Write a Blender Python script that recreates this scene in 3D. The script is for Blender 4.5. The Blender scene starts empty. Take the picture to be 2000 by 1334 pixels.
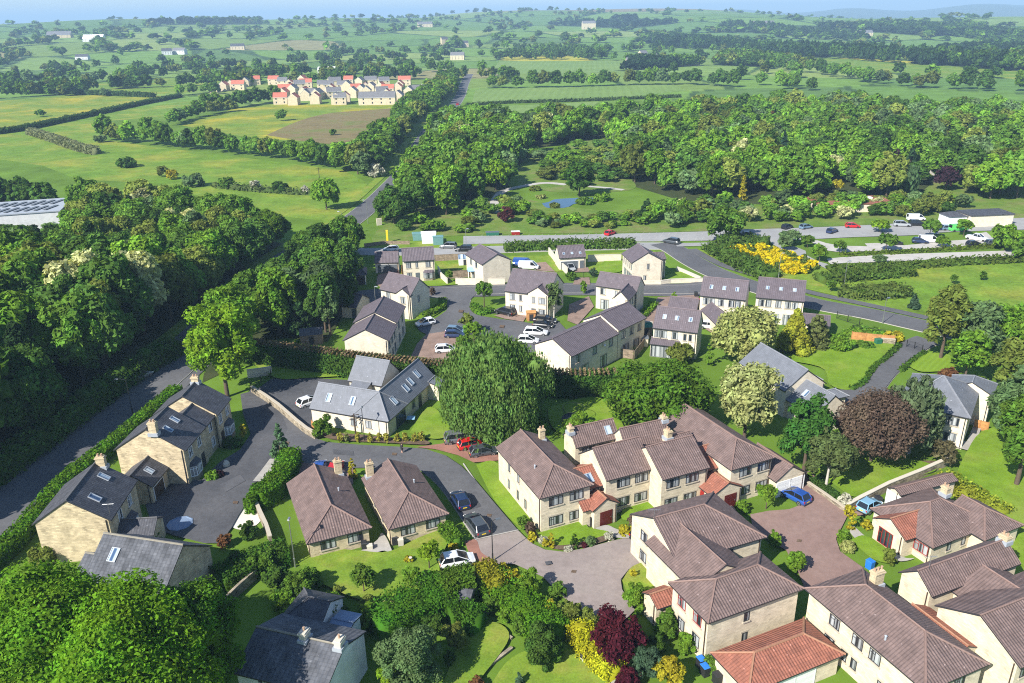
import bpy, math, random
import numpy as np
from mathutils import Vector
from math import radians as RD, sin, cos, tan, atan2, hypot, pi
S = bpy.context.scene
COL = S.collection
# ------------------------------------------------------------------ camera, world, sun, exposure
CAMH, FPX, PITCH, ROLL = 56.0, 1570.0, RD(22.0), RD(-1.0)
SUN_AZ, SUN_EL = RD(227.0), RD(38.0)          # where the sun stands (math angle from +x)
SUN_STRENGTH, SKY_STRENGTH, EXPOSURE = 5.0, 0.092, 0.95
HAZE = 1.9e-4
cp, sp, cr, sr = cos(PITCH), sin(PITCH), cos(ROLL), sin(ROLL)
cF = np.array([0, cp, -sp]); _U = np.array([0, sp, cp]); _R = np.array([1., 0, 0])
cR = cr * _R + sr * _U; cU = -sr * _R + cr * _U
cam = bpy.data.objects.new('camera', bpy.data.cameras.new('camera')); COL.objects.link(cam)
from mathutils import Matrix
m = Matrix.Identity(4)
for i in range(3):
    m[i][0], m[i][1], m[i][2] = cR[i], cU[i], -cF[i]
m[2][3] = CAMH
cam.matrix_world = m
cam.data.sensor_width = 36; cam.data.lens = FPX / 2000 * 36
cam.data.clip_start = 0.5; cam.data.clip_end = 60000
S.camera = cam
w = bpy.data.worlds.new('World'); S.world = w; w.use_nodes = True
nt = w.node_tree; bg = nt.nodes['Background']
sky = nt.nodes.new('ShaderNodeTexSky'); sky.sky_type = 'NISHITA'; sky.sun_disc = False
sky.sun_elevation = SUN_EL; sky.sun_rotation = pi / 2 - SUN_AZ
sky.altitude = 100; sky.air_density = 1.0; sky.dust_density = 0.3; sky.ozone_density = 4.0
nt.links.new(sky.outputs[0], bg.inputs[0]); bg.inputs[1].default_value = SKY_STRENGTH
sl = bpy.data.lights.new('sun', 'SUN'); sl.energy = SUN_STRENGTH; sl.angle = RD(0.5); sl.color = (1, .95, .86)
so = bpy.data.objects.new('sun', sl); COL.objects.link(so)
so.rotation_euler = Vector((-cos(SUN_EL) * cos(SUN_AZ), -cos(SUN_EL) * sin(SUN_AZ), -sin(SUN_EL))).to_track_quat('-Z', 'Y').to_euler()
S.view_settings.view_transform = 'Standard'; S.view_settings.look = 'None'
S.view_settings.exposure = EXPOSURE; S.view_settings.gamma = 1
S.render.engine = 'CYCLES'
S.cycles.filter_width = 1.1; S.cycles.use_denoising = False; S.cycles.sample_clamp_indirect = 4; S.cycles.max_bounces = 5; S.cycles.diffuse_bounces = 2; S.cycles.glossy_bounces = 2; S.cycles.transmission_bounces = 3
S.cycles.transparent_max_bounces = 6; S.cycles.volume_bounces = 0

# ------------------------------------------------------------------ surveying helpers (photo pixel -> place on the ground)
def ray(px, py):
    return cR * (px - 1000) / FPX - cU * (py - 667) / FPX + cF
def G(p, z=0.):
    d = ray(*p); t = (CAMH - z) / -d[2]
    return (d[0] * t, d[1] * t)
def PR(x, y, z):
    v = np.array([x, y, z - CAMH]); k = v @ cF
    return 1000 + FPX * (v @ cR) / k, 667 - FPX * (v @ cU) / k
def hpx(base, topy):
    x, y = G(base); lo, hi = 0., 60.
    for _ in range(40):
        m = (lo + hi) / 2
        if PR(x, y, m)[1] > topy: lo = m
        else: hi = m
    return lo
def ppm(p):
    x, y = G(p); return FPX / (np.array([x, y, -CAMH]) @ cF)
def k(ox, oy, s): return lambda x, y: (ox + x * s, oy + y * s)
k1 = k(0, 684, .25); k2 = k(500, 684, .25); k3 = k(1000, 684, .25); k4 = k(1500, 684, .25)
k5b = k(0, 1009, .25); k6 = k(500, 1009, .25); k7 = k(1000, 1009, .25); k8 = k(1500, 1009, .25)
k5 = k(660, 440, .34); k6u = k(1330, 440, .3374); kt1 = k(0, 0, .3374); kt2 = k(660, 0, .34); kt3 = k(1330, 0, .3374)
ke = k(680, 460, .16); kf = k(980, 480, .16495); kg = k(1250, 520, .175); kh = k(1300, 420, .18); ki = k(1640, 400, .18)
def smooth(a, b, x):
    t = np.clip((x - a) / (b - a), 0, 1); return t * t * (3 - 2 * t)
def TZ(x, y):
    x = np.asarray(x, float); y = np.asarray(y, float)
    d = np.hypot(x, y); az = np.degrees(np.arctan2(x, np.maximum(y, 1e-3)))
    z = smooth(1250, 3100, d) * (58 - 30 * smooth(12, 24, az)) - smooth(3100, 5200, d) * 52
    z = z + 34 * np.exp(-((d - 4300) / 700) ** 2) * np.exp(-((az + 2) / 7) ** 2)
    z = z + 58 * np.exp(-((d - 4600) / 900) ** 2) * np.exp(-((az - 9) / 9) ** 2)
    z = z + smooth(6500, 9000, d) * (62 * np.exp(-((az - 17) / 9) ** 2) + 95 * smooth(16, 32, az) + 44 * np.exp(-((az + 26) / 5) ** 2) + 30 * np.exp(-((az + 4) / 5) ** 2))
    u = 5 * np.sin(x / 310 + y / 520) + 4 * np.sin(y / 260 - x / 700 + 1) + 3 * np.sin(x / 130 + 2 + y / 300)
    return z + u * smooth(1200, 1900, d) + 22 * np.sin(az * .9 + 1) * smooth(7000, 8000, d)
def GT(p):
    d = ray(*p); t0 = 50.; z = lambda t: CAMH + d[2] * t - float(TZ(d[0] * t, d[1] * t))
    t = 100.
    while t < 12000:
        if z(t) < 0: break
        t0 = t; t *= 1.03
    lo, hi = t0, t
    for _ in range(30):
        m = (lo + hi) / 2
        if z(m) > 0: lo = m
        else: hi = m
    return d[0] * lo, d[1] * lo, CAMH + d[2] * lo
# ------------------------------------------------------------------ object helpers
def tag(o, label=None, cat=None, group=None, kind=None):
    if label: o['label'] = label
    if cat: o['category'] = cat
    if group: o['group'] = group
    if kind: o['kind'] = kind
    return o
def empty(name, loc, label, cat, group=None, rz=0):
    o = bpy.data.objects.new(name, None); COL.objects.link(o); o.location = loc; o.rotation_euler = (0, 0, rz)
    o.empty_display_size = .3
    return tag(o, label, cat, group)
def link(name, me, parent=None, loc=(0, 0, 0), rz=0):
    o = bpy.data.objects.new(name, me); COL.objects.link(o)
    o.location = loc; o.rotation_euler = (0, 0, rz)
    if parent: o.parent = parent
    return o
def copy_tree(o, parent=None):
    c = o.copy(); COL.objects.link(c); c.parent = parent
    for ch in o.children: copy_tree(ch, c)
    return c
class MB:
    def __init__(s): s.v = []; s.f = []; s.uv = []; s.mi = []
    def poly(s, pts, mi=0, uv=None):
        b = len(s.v); s.v += [tuple(map(float, p)) for p in pts]; s.f.append(list(range(b, b + len(pts)))); s.mi.append(mi)
        s.uv += uv if uv else [(p[0], p[1]) for p in pts]
    def uvpoly(s, pts, mi=0, e=None):
        P = [np.array(p, float) for p in pts]; d = (P[1] - P[0]) if e is None else np.array(e, float); d = d / np.linalg.norm(d)
        n = np.zeros(3)
        for i in range(len(P)): n += np.cross(P[i], P[(i + 1) % len(P)])
        n /= np.linalg.norm(n) + 1e-12; v = np.cross(n, d)
        s.poly(pts, mi, [(float((p - P[0]) @ d), float((p - P[0]) @ v)) for p in P])
    def box(s, c, size, rz=0, mi=0, top=(1, 1)):
        hx, hy, hz = size[0] / 2, size[1] / 2, size[2]; ca, sa = cos(rz), sin(rz)
        def q(x, y, z): return (c[0] + ca * x - sa * y, c[1] + sa * x + ca * y, c[2] + z)
        B = [q(-hx, -hy, 0), q(hx, -hy, 0), q(hx, hy, 0), q(-hx, hy, 0)]
        hx *= top[0]; hy *= top[1]
        T = [q(-hx, -hy, hz), q(hx, -hy, hz), q(hx, hy, hz), q(-hx, hy, hz)]
        for i in range(4): s.uvpoly([B[i], B[(i + 1) % 4], T[(i + 1) % 4], T[i]], mi)
        s.uvpoly(T, mi); s.uvpoly(B[::-1], mi)
    def tube(s, pts, r, n=6, mi=0, cap=True):
        P = [np.array(p, float) for p in pts]; rr = r if isinstance(r, (list, tuple)) else [r] * len(P); rings = []
        for i, p in enumerate(P):
            d = P[min(i + 1, len(P) - 1)] - P[max(i - 1, 0)]; d = d / (np.linalg.norm(d) + 1e-9)
            a = np.array([1., 0, 0]) if abs(d[0]) < .8 else np.array([0, 1., 0])
            a = np.cross(d, a); a /= np.linalg.norm(a); b = np.cross(d, a)
            rings.append([tuple(p + rr[i] * (cos(2 * pi * j / n) * a + sin(2 * pi * j / n) * b)) for j in range(n)])
        for i in range(len(rings) - 1):
            for j in range(n):
                s.poly([rings[i][j], rings[i][(j + 1) % n], rings[i + 1][(j + 1) % n], rings[i + 1][j]], mi)
        if cap: s.poly(rings[-1], mi); s.poly(rings[0][::-1], mi)
    def lathe(s, prof, c=(0, 0, 0), n=10, mi=0):
        R = [[(c[0] + r * cos(2 * pi * j / n), c[1] + r * sin(2 * pi * j / n), c[2] + z) for j in range(n)] for r, z in prof]
        for i in range(len(R) - 1):
            for j in range(n): s.poly([R[i][j], R[i][(j + 1) % n], R[i + 1][(j + 1) % n], R[i + 1][j]], mi)
        s.poly(R[-1], mi); s.poly(R[0][::-1], mi)
    def mesh(s, name, mats, smooth=False, off=(0, 0, 0)):
        me = bpy.data.meshes.new(name)
        V = [(a - off[0], b - off[1], c - off[2]) for a, b, c in s.v]
        me.from_pydata(V, [], s.f)
        l = me.uv_layers.new(name='UVMap'); l.data.foreach_set('uv', np.array(s.uv, 'f').ravel())
        me.polygons.foreach_set('material_index', s.mi)
        for m in (mats if isinstance(mats, (list, tuple)) else [mats]): me.materials.append(m)
        if smooth: me.polygons.foreach_set('use_smooth', [True] * len(s.f))
        me.update(); return me
    def build(s, name, mats, parent=None, off=(0, 0, 0), smooth=False):
        return link(name, s.mesh(name, mats, smooth, off), parent)
# ------------------------------------------------------------------ materials
def newmat(name):
    m = bpy.data.materials.new(name); m.use_nodes = True; n = m.node_tree.nodes; b = n['Principled BSDF']
    return m, n, m.node_tree.links, b
def N(n, t, **kw):
    o = n.new('ShaderNode' + t)
    for a, b in kw.items():
        if a in o.inputs: o.inputs[a].default_value = b
        else: setattr(o, a, b)
    return o
def c4(c): return (c[0], c[1], c[2], 1)
def plain(name, c, rough=.6, metal=0, spec=.5, var=.12, scale=3., coat=0):
    m, n, l, b = newmat(name); b.inputs['Roughness'].default_value = rough; b.inputs['Metallic'].default_value = metal
    b.inputs['Specular IOR Level'].default_value = spec; b.inputs['Coat Weight'].default_value = coat
    tc = N(n, 'TexCoord'); t = N(n, 'TexNoise', Scale=scale, Detail=3.); l.new(tc.outputs['Object'], t.inputs['Vector'])
    mx = N(n, 'MixRGB'); mx.inputs[1].default_value = c4([x * (1 - var) for x in c]); mx.inputs[2].default_value = c4([min(1, x * (1 + var)) for x in c])
    l.new(t.outputs[0], mx.inputs[0]); l.new(mx.outputs[0], b.inputs['Base Color'])
    return m
def noisy(name, cols, scale=1., scale2=12., rough=.9, bump=.0, fine=.25, contrast=(.35, .65), spec=.2, stripe=None):
    """ground-like material: colours mixed by large noise, broken by fine noise, in world metres"""
    m, n, l, b = newmat(name); b.inputs['Roughness'].default_value = rough; b.inputs['Specular IOR Level'].default_value = spec
    geo = N(n, 'NewGeometry'); t = N(n, 'TexNoise', Scale=scale, Detail=6., Roughness=.6); l.new(geo.outputs['Position'], t.inputs['Vector'])
    r = N(n, 'ValToRGB'); e = r.color_ramp.elements; e[0].position = contrast[0]; e[1].position = contrast[1]
    e[0].color = c4(cols[0]); e[1].color = c4(cols[-1])
    for i, c in enumerate(cols[1:-1]):
        x = e.new(contrast[0] + (contrast[1] - contrast[0]) * (i + 1) / (len(cols) - 1)); x.color = c4(c)
    l.new(t.outputs[0], r.inputs[0]); out = r.outputs[0]
    t2 = N(n, 'TexNoise', Scale=scale2, Detail=4.); l.new(geo.outputs['Position'], t2.inputs['Vector'])
    mr = N(n, 'MapRange'); mr.inputs[1].default_value = .3; mr.inputs[2].default_value = .7; mr.inputs[3].default_value = 1 - fine; mr.inputs[4].default_value = 1 + fine
    t3 = N(n, 'TexNoise', Scale=scale2 * .13, Detail=6., Roughness=.7); l.new(geo.outputs['Position'], t3.inputs['Vector']); av = N(n, 'Math', operation='MULTIPLY_ADD'); av.inputs[1].default_value = .6; l.new(t3.outputs[0], av.inputs[0])
    av2 = N(n, 'Math', operation='MULTIPLY'); av2.inputs[1].default_value = .4; l.new(t2.outputs[0], av2.inputs[0]); l.new(av2.outputs[0], av.inputs[2]); l.new(av.outputs[0], mr.inputs[0])
    mul = N(n, 'MixRGB', blend_type='MULTIPLY'); mul.inputs[0].default_value = 1; l.new(out, mul.inputs[1]); l.new(mr.outputs[0], mul.inputs[2]); out = mul.outputs[0]
    if stripe:
        mp = N(n, 'Mapping'); mp.inputs['Rotation'].default_value = (0, 0, stripe[0]); l.new(geo.outputs['Position'], mp.inputs[0])
        wv = N(n, 'TexWave', Scale=stripe[1], Distortion=.6); l.new(mp.outputs[0], wv.inputs['Vector'])
        mr2 = N(n, 'MapRange'); mr2.inputs[3].default_value = 1 - stripe[2]; mr2.inputs[4].default_value = 1 + stripe[2]; l.new(wv.outputs[1], mr2.inputs[0])
        mu2 = N(n, 'MixRGB', blend_type='MULTIPLY'); mu2.inputs[0].default_value = 1; l.new(out, mu2.inputs[1]); l.new(mr2.outputs[0], mu2.inputs[2]); out = mu2.outputs[0]
    l.new(out, b.inputs['Base Color'])
    if bump:
        bp = N(n, 'Bump', Strength=.6, Distance=bump); l.new(t2.outputs[0], bp.inputs['Height']); l.new(bp.outputs[0], b.inputs['Normal'])
    return m
def masonry(name, a, c, mortar, bw=.5, bh=.19, rough=.9, bump=.015, ms=.012, blotch=.2):
    m, n, l, b = newmat(name); b.inputs['Roughness'].default_value = rough; b.inputs['Specular IOR Level'].default_value = .2
    uv = N(n, 'UVMap'); t = N(n, 'TexBrick', Scale=1.); t.inputs['Brick Width'].default_value = bw; t.inputs['Row Height'].default_value = bh
    t.inputs['Mortar Size'].default_value = ms; t.inputs['Color1'].default_value = c4(a); t.inputs['Color2'].default_value = c4(c); t.inputs['Mortar'].default_value = c4(mortar)
    t.inputs['Bias'].default_value = -.2
    l.new(uv.outputs[0], t.inputs[0])
    ns = N(n, 'TexNoise', Scale=.8, Detail=5.); l.new(uv.outputs[0], ns.inputs['Vector'])
    mr = N(n, 'MapRange'); mr.inputs[1].default_value = .3; mr.inputs[2].default_value = .7; mr.inputs[3].default_value = 1 - blotch; mr.inputs[4].default_value = 1 + blotch; l.new(ns.outputs[0], mr.inputs[0])
    mp = N(n, 'Mapping'); mp.inputs['Scale'].default_value = (2.2, 5.3, 1); l.new(uv.outputs[0], mp.inputs[0])
    vo = N(n, 'TexVoronoi', Scale=1.); l.new(mp.outputs[0], vo.inputs['Vector'])
    sep = N(n, 'SeparateColor'); l.new(vo.outputs['Color'], sep.inputs[0])
    m2 = N(n, 'MapRange'); m2.inputs[3].default_value = 1 - blotch * .8; m2.inputs[4].default_value = 1 + blotch * .5; l.new(sep.outputs[0], m2.inputs[0])
    mm = N(n, 'Math', operation='MULTIPLY'); l.new(mr.outputs[0], mm.inputs[0]); l.new(m2.outputs[0], mm.inputs[1])
    m3 = N(n, 'MapRange'); m3.inputs[1].default_value = .90; m3.inputs[2].default_value = .95; m3.inputs[3].default_value = 1; m3.inputs[4].default_value = 1 - blotch * 1.2; l.new(sep.outputs[1], m3.inputs[0])
    m4 = N(n, 'Math', operation='MULTIPLY'); l.new(mm.outputs[0], m4.inputs[0]); l.new(m3.outputs[0], m4.inputs[1]); mm = m4
    mu = N(n, 'MixRGB', blend_type='MULTIPLY'); mu.inputs[0].default_value = 1; l.new(t.outputs[0], mu.inputs[1]); l.new(mm.outputs[0], mu.inputs[2]); l.new(mu.outputs[0], b.inputs['Base Color'])
    bp = N(n, 'Bump', Strength=.5, Distance=bump); l.new(sep.outputs[0], bp.inputs['Height']); l.new(bp.outputs[0], b.inputs['Normal'])
    return m
def tiles(name, a, c, tw=.3, th=.35, rib=.05, rough=.75, blotch=.2, joint=.6, spec=.3):
    """roof covering on UV metres: ribs down the slope (bump), courses across, tone changing tile to tile"""
    m, n, l, b = newmat(name); b.inputs['Roughness'].default_value = rough; b.inputs['Specular IOR Level'].default_value = spec
    uv = N(n, 'UVMap'); t = N(n, 'TexBrick', Scale=1., offset=.5); t.inputs['Brick Width'].default_value = tw; t.inputs['Row Height'].default_value = th; t.inputs['Mortar Size'].default_value = .012
    t.inputs['Color1'].default_value = c4(a); t.inputs['Color2'].default_value = c4(c); t.inputs['Mortar'].default_value = c4([x * joint for x in a]); l.new(uv.outputs[0], t.inputs[0])
    ns = N(n, 'TexNoise', Scale=.7, Detail=6.); l.new(uv.outputs[0], ns.inputs['Vector'])
    mr = N(n, 'MapRange'); mr.inputs[1].default_value = .3; mr.inputs[2].default_value = .7; mr.inputs[3].default_value = 1 - blotch; mr.inputs[4].default_value = 1 + blotch; l.new(ns.outputs[0], mr.inputs[0])
    mu = N(n, 'MixRGB', blend_type='MULTIPLY'); mu.inputs[0].default_value = 1; l.new(t.outputs[0], mu.inputs[1]); l.new(mr.outputs[0], mu.inputs[2])
    sp_ = N(n, 'TexNoise', Scale=2.6, Detail=2.); l.new(uv.outputs[0], sp_.inputs['Vector'])
    s2 = N(n, 'MapRange'); s2.inputs[1].default_value = .70; s2.inputs[2].default_value = .74; l.new(sp_.outputs[0], s2.inputs[0])
    mx = N(n, 'MixRGB'); l.new(s2.outputs[0], mx.inputs[0]); l.new(mu.outputs[0], mx.inputs[1]); mx.inputs[2].default_value = c4([min(.5, x * 1.7 + .05) for x in c]); l.new(mx.outputs[0], b.inputs['Base Color'])
    sep = N(n, 'SeparateXYZ'); l.new(uv.outputs[0], sep.inputs[0])
    mm = N(n, 'Math', operation='MULTIPLY'); mm.inputs[1].default_value = 2 * pi / tw; l.new(sep.outputs[0], mm.inputs[0])
    sn = N(n, 'Math', operation='SINE'); l.new(mm.outputs[0], sn.inputs[0])
    fr = N(n, 'Math', operation='MODULO'); fr.inputs[1].default_value = th; l.new(sep.outputs[1], fr.inputs[0])
    f2 = N(n, 'Math', operation='MULTIPLY'); f2.inputs[1].default_value = -2.0; l.new(fr.outputs[0], f2.inputs[0])
    ad = N(n, 'Math', operation='ADD'); l.new(sn.outputs[0], ad.inputs[0]); l.new(f2.outputs[0], ad.inputs[1])
    bp = N(n, 'Bump', Strength=1., Distance=rib); l.new(ad.outputs[0], bp.inputs['Height']); l.new(bp.outputs[0], b.inputs['Normal'])
    return m
def leafmat(name, src):
    m, n, l, b = newmat(name); n.remove(b); out = n['Material Output']
    if src == 'object': o = N(n, 'ObjectInfo').outputs['Color']
    else: o = N(n, 'Attribute', attribute_name='tint').outputs['Color']
    g = N(n, 'NewGeometry'); tc = N(n, 'TexCoord'); ns = N(n, 'TexNoise', Scale=.45, Detail=2.); l.new(tc.outputs['Object'], ns.inputs['Vector'])
    mr = N(n, 'MapRange'); mr.inputs[3].default_value = .6; mr.inputs[4].default_value = 1.45; l.new(g.outputs['Random Per Island'], mr.inputs[0])
    m1 = N(n, 'MixRGB', blend_type='MULTIPLY'); m1.inputs[0].default_value = 1; l.new(o, m1.inputs[1]); l.new(mr.outputs[0], m1.inputs[2])
    hs = N(n, 'HueSaturation'); l.new(m1.outputs[0], hs.inputs['Color'])
    m2 = N(n, 'MapRange'); m2.inputs[1].default_value = .3; m2.inputs[2].default_value = .7; m2.inputs[3].default_value = .485; m2.inputs[4].default_value = .515; l.new(ns.outputs[0], m2.inputs[0]); l.new(m2.outputs[0], hs.inputs['Hue'])
    m3 = N(n, 'MapRange'); m3.inputs[1].default_value = .3; m3.inputs[2].default_value = .7; m3.inputs[3].default_value = .8; m3.inputs[4].default_value = 1.2; l.new(ns.outputs[0], m3.inputs[0]); l.new(m3.outputs[0], hs.inputs['Value'])
    d = N(n, 'BsdfDiffuse'); t = N(n, 'BsdfTranslucent'); l.new(hs.outputs[0], d.inputs[0])
    y = N(n, 'MixRGB', blend_type='MULTIPLY'); y.inputs[0].default_value = 1; y.inputs[2].default_value = (1.15, 1.1, .5, 1); l.new(hs.outputs[0], y.inputs[1]); l.new(y.outputs[0], t.inputs[0])
    mx = N(n, 'MixShader'); mx.inputs[0].default_value = .38; l.new(d.outputs[0], mx.inputs[1]); l.new(t.outputs[0], mx.inputs[2]); l.new(mx.outputs[0], out.inputs[0])
    return m
LEAF = leafmat('leaf', 'object'); LEAFT = leafmat('leaf_tinted', 'attr')
BARK = plain('bark', (.09, .065, .045), .95, var=.4); BIRCHBARK = plain('birch_bark', (.42, .39, .34), .9, var=.3)
M = {
 'stone': masonry('old_stone', (.56, .46, .30), (.44, .36, .23), (.42, .35, .24), .5, .2, blotch=.22),
 'stone2': masonry('pitched_stone', (.58, .485, .32), (.48, .395, .26), (.47, .40, .29), .5, .2, bump=.03, blotch=.2),
 'apart': masonry('smooth_stone', (.64, .555, .415), (.57, .49, .36), (.54, .47, .36), .5, .2, blotch=.13),
 'cream': masonry('cream_stone', (.66, .59, .47), (.60, .53, .41), (.59, .53, .42), .45, .2, bump=.006, blotch=.09),
 'white': masonry('white_render', (.62, .63, .63), (.58, .59, .6), (.6, .61, .61), .9, .6, bump=.003, blotch=.08),
 'far': masonry('far_stone', (.60, .51, .36), (.52, .44, .31), (.52, .44, .32), .5, .25, blotch=.1),
 'slate': tiles('dark_slate', (.082, .084, .096), (.056, .057, .067), .3, .3, .008, .6, .25),
 'slate2': tiles('blue_grey_slate', (.155, .165, .19), (.135, .145, .165), .3, .35, .006, .55, .1, joint=.75),
 'oldslate': tiles('old_stone_slate', (.105, .11, .125), (.07, .075, .088), .45, .32, .02, .8, .35),
 'pantile': tiles('brown_pantile', (.172, .120, .108), (.140, .099, .090), .3, .36, .022, .8, .22, joint=.7),
 'redtile': tiles('red_tile', (.30, .115, .075), (.235, .094, .064), .3, .33, .018, .8, .22, joint=.6),
 'purple': tiles('plum_tile', (.128, .106, .118), (.108, .090, .101), .34, .36, .02, .65, .12, joint=.7),
 'farred': tiles('far_red_tile', (.50, .165, .11), (.42, .13, .09), .3, .4, .02, .8, .12),
 'fargrey': tiles('far_grey_tile', (.17, .17, .18), (.14, .14, .15), .3, .4, .02, .7, .12),
 'lead': plain('lead', (.33, .36, .40), .5), 'white_paint': plain('white_paint', (.78, .78, .77), .5), 'dark_paint': plain('dark_paint', (.03, .03, .035), .5),
 'brown_paint': plain('brown_paint', (.055, .035, .025), .5), 'porch_shade_red': plain('porch_shade_dark_red', (.10, .012, .010), .5), 'red_paint': plain('red_paint', (.26, .015, .012), .5), 'grey_paint': plain('grey_paint', (.10, .115, .13), .5),
 'terracotta': plain('terracotta', (.40, .26, .17), .8), 'metal': plain('galvanised', (.45, .46, .47), .4, .8), 'black_metal': plain('black_metal', (.02, .02, .022), .45),
 'rubber': plain('rubber', (.018, .018, .018), .85), 'alloy': plain('alloy', (.5, .5, .52), .35, .9), 'carglass': plain('car_glass', (.012, .014, .018), .08, spec=.8),
 'lamp_glass': plain('lamp_glass', (.75, .75, .72), .15), 'tail_red': plain('tail_red', (.45, .01, .01), .25), 'yellow_plate': plain('yellow_plate', (.75, .55, .02), .5),
 'plastic': plain('black_plastic', (.02, .02, .022), .6), 'blue_plastic': plain('blue_plastic', (.02, .16, .55), .45), 'green_plastic': plain('green_plastic', (.02, .13, .08), .5),
 'fence_wood': masonry('fence_wood', (.30, .23, .165), (.24, .185, .135), (.12, .09, .07), .14, 3., blotch=.25), 'orange_wood': masonry('new_wood', (.50, .25, .09), (.44, .21, .08), (.25, .12, .05), .14, 3., blotch=.2),
 'wall_stone': masonry('rubble_wall', (.34, .29, .21), (.24, .20, .15), (.20, .17, .13), .4, .17, bump=.03, blotch=.35), 'coping': plain('coping', (.42, .37, .29), .9), 'pale_stone': plain('pale_stone', (.52, .48, .40), .9),
 'skin': plain('skin', (.5, .3, .22), .6), 'hair': plain('hair', (.05, .03, .02), .8), 'black_cloth': plain('black_cloth', (.02, .02, .022), .9), 'tarp_and_shaded_pool': plain('felt_and_shaded_pool', (.16, .22, .32), .7),
 'sky_blue': plain('sky_blue_paint', (.25, .45, .62), .5), 'teal': plain('teal_paint', (.12, .25, .25), .6),
}
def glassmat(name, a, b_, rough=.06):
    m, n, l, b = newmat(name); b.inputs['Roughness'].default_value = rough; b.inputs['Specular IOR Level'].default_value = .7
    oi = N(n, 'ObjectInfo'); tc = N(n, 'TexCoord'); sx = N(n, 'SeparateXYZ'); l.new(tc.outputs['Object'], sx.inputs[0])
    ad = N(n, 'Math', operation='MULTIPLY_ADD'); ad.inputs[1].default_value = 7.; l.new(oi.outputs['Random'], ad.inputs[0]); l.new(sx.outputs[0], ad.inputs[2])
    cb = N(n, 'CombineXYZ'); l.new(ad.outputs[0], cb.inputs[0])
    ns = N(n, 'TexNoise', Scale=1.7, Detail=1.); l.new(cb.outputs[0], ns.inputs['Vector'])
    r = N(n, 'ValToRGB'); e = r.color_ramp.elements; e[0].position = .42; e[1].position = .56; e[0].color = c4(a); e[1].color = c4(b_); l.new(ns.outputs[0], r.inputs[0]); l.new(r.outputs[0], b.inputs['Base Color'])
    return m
M['pane'] = glassmat('window_glass', (.02, .024, .03), (.40, .42, .43)); M['pane_dark'] = glassmat('dark_glass', (.012, .016, .022), (.05, .06, .07)); M['skylight'] = glassmat('skylight_glass', (.05, .09, .17), (.45, .55, .62), .03)  # skylight panes: bluish pale tone paints the sky's reflection into the base colour
def paintmat():
    m, n, l, b = newmat('car_paint'); l.new(N(n, 'ObjectInfo').outputs['Color'], b.inputs['Base Color']); b.inputs['Roughness'].default_value = .3; b.inputs['Coat Weight'].default_value = .6; b.inputs['Coat Roughness'].default_value = .08
    b.inputs['Metallic'].default_value = .15; return m
M['paint'] = paintmat()
# ------------------------------------------------------------------ ground: one sheet to the horizon
rng = np.random.default_rng(11)
def parcels(x, y, seeds):
    P = np.stack([x, y], 1); n1 = np.empty(len(P), int); gap = np.empty(len(P))
    for i in range(0, len(P), 20000):
        d = np.linalg.norm(P[i:i + 20000, None] - seeds[None], axis=2)
        o = np.argpartition(d, 1, axis=1)[:, :2]; a = np.take_along_axis(d, o, 1); sw = a[:, 0] > a[:, 1]
        n1[i:i + 20000] = np.where(sw, o[:, 1], o[:, 0]); gap[i:i + 20000] = np.abs(a[:, 0] - a[:, 1])
    return n1, gap
seeds = []
for d in np.geomspace(560, 5200, 15):
    st = max(120, d * .085)
    for a in np.arange(-42, 43, math.degrees(st / d)):
        a2 = RD(a) + rng.normal() * st * .25 / d; d2 = d * (1 + rng.normal() * .035); seeds.append((d2 * sin(a2), d2 * cos(a2)))
seeds = np.array(seeds)
PCOL = 1.3 * np.array([(.085, .155, .028), (.10, .175, .03), (.075, .14, .03), (.12, .185, .04), (.15, .20, .05), (.07, .125, .03), (.11, .165, .035), (.26, .25, .03), (.17, .16, .07)])
pidx = rng.choice(len(PCOL), len(seeds), p=[.2, .2, .16, .14, .09, .1, .07, .02, .02])
pd_ = np.hypot(seeds[:, 0], seeds[:, 1]); paz = np.degrees(np.arctan2(seeds[:, 0], seeds[:, 1]))
PWOOD = (rng.random(len(seeds)) < np.where(paz > 6, .17, .06)) & (pd_ > 800)
moor = (pd_ > 3300) & (paz > 0) & (paz < 20)
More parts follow.
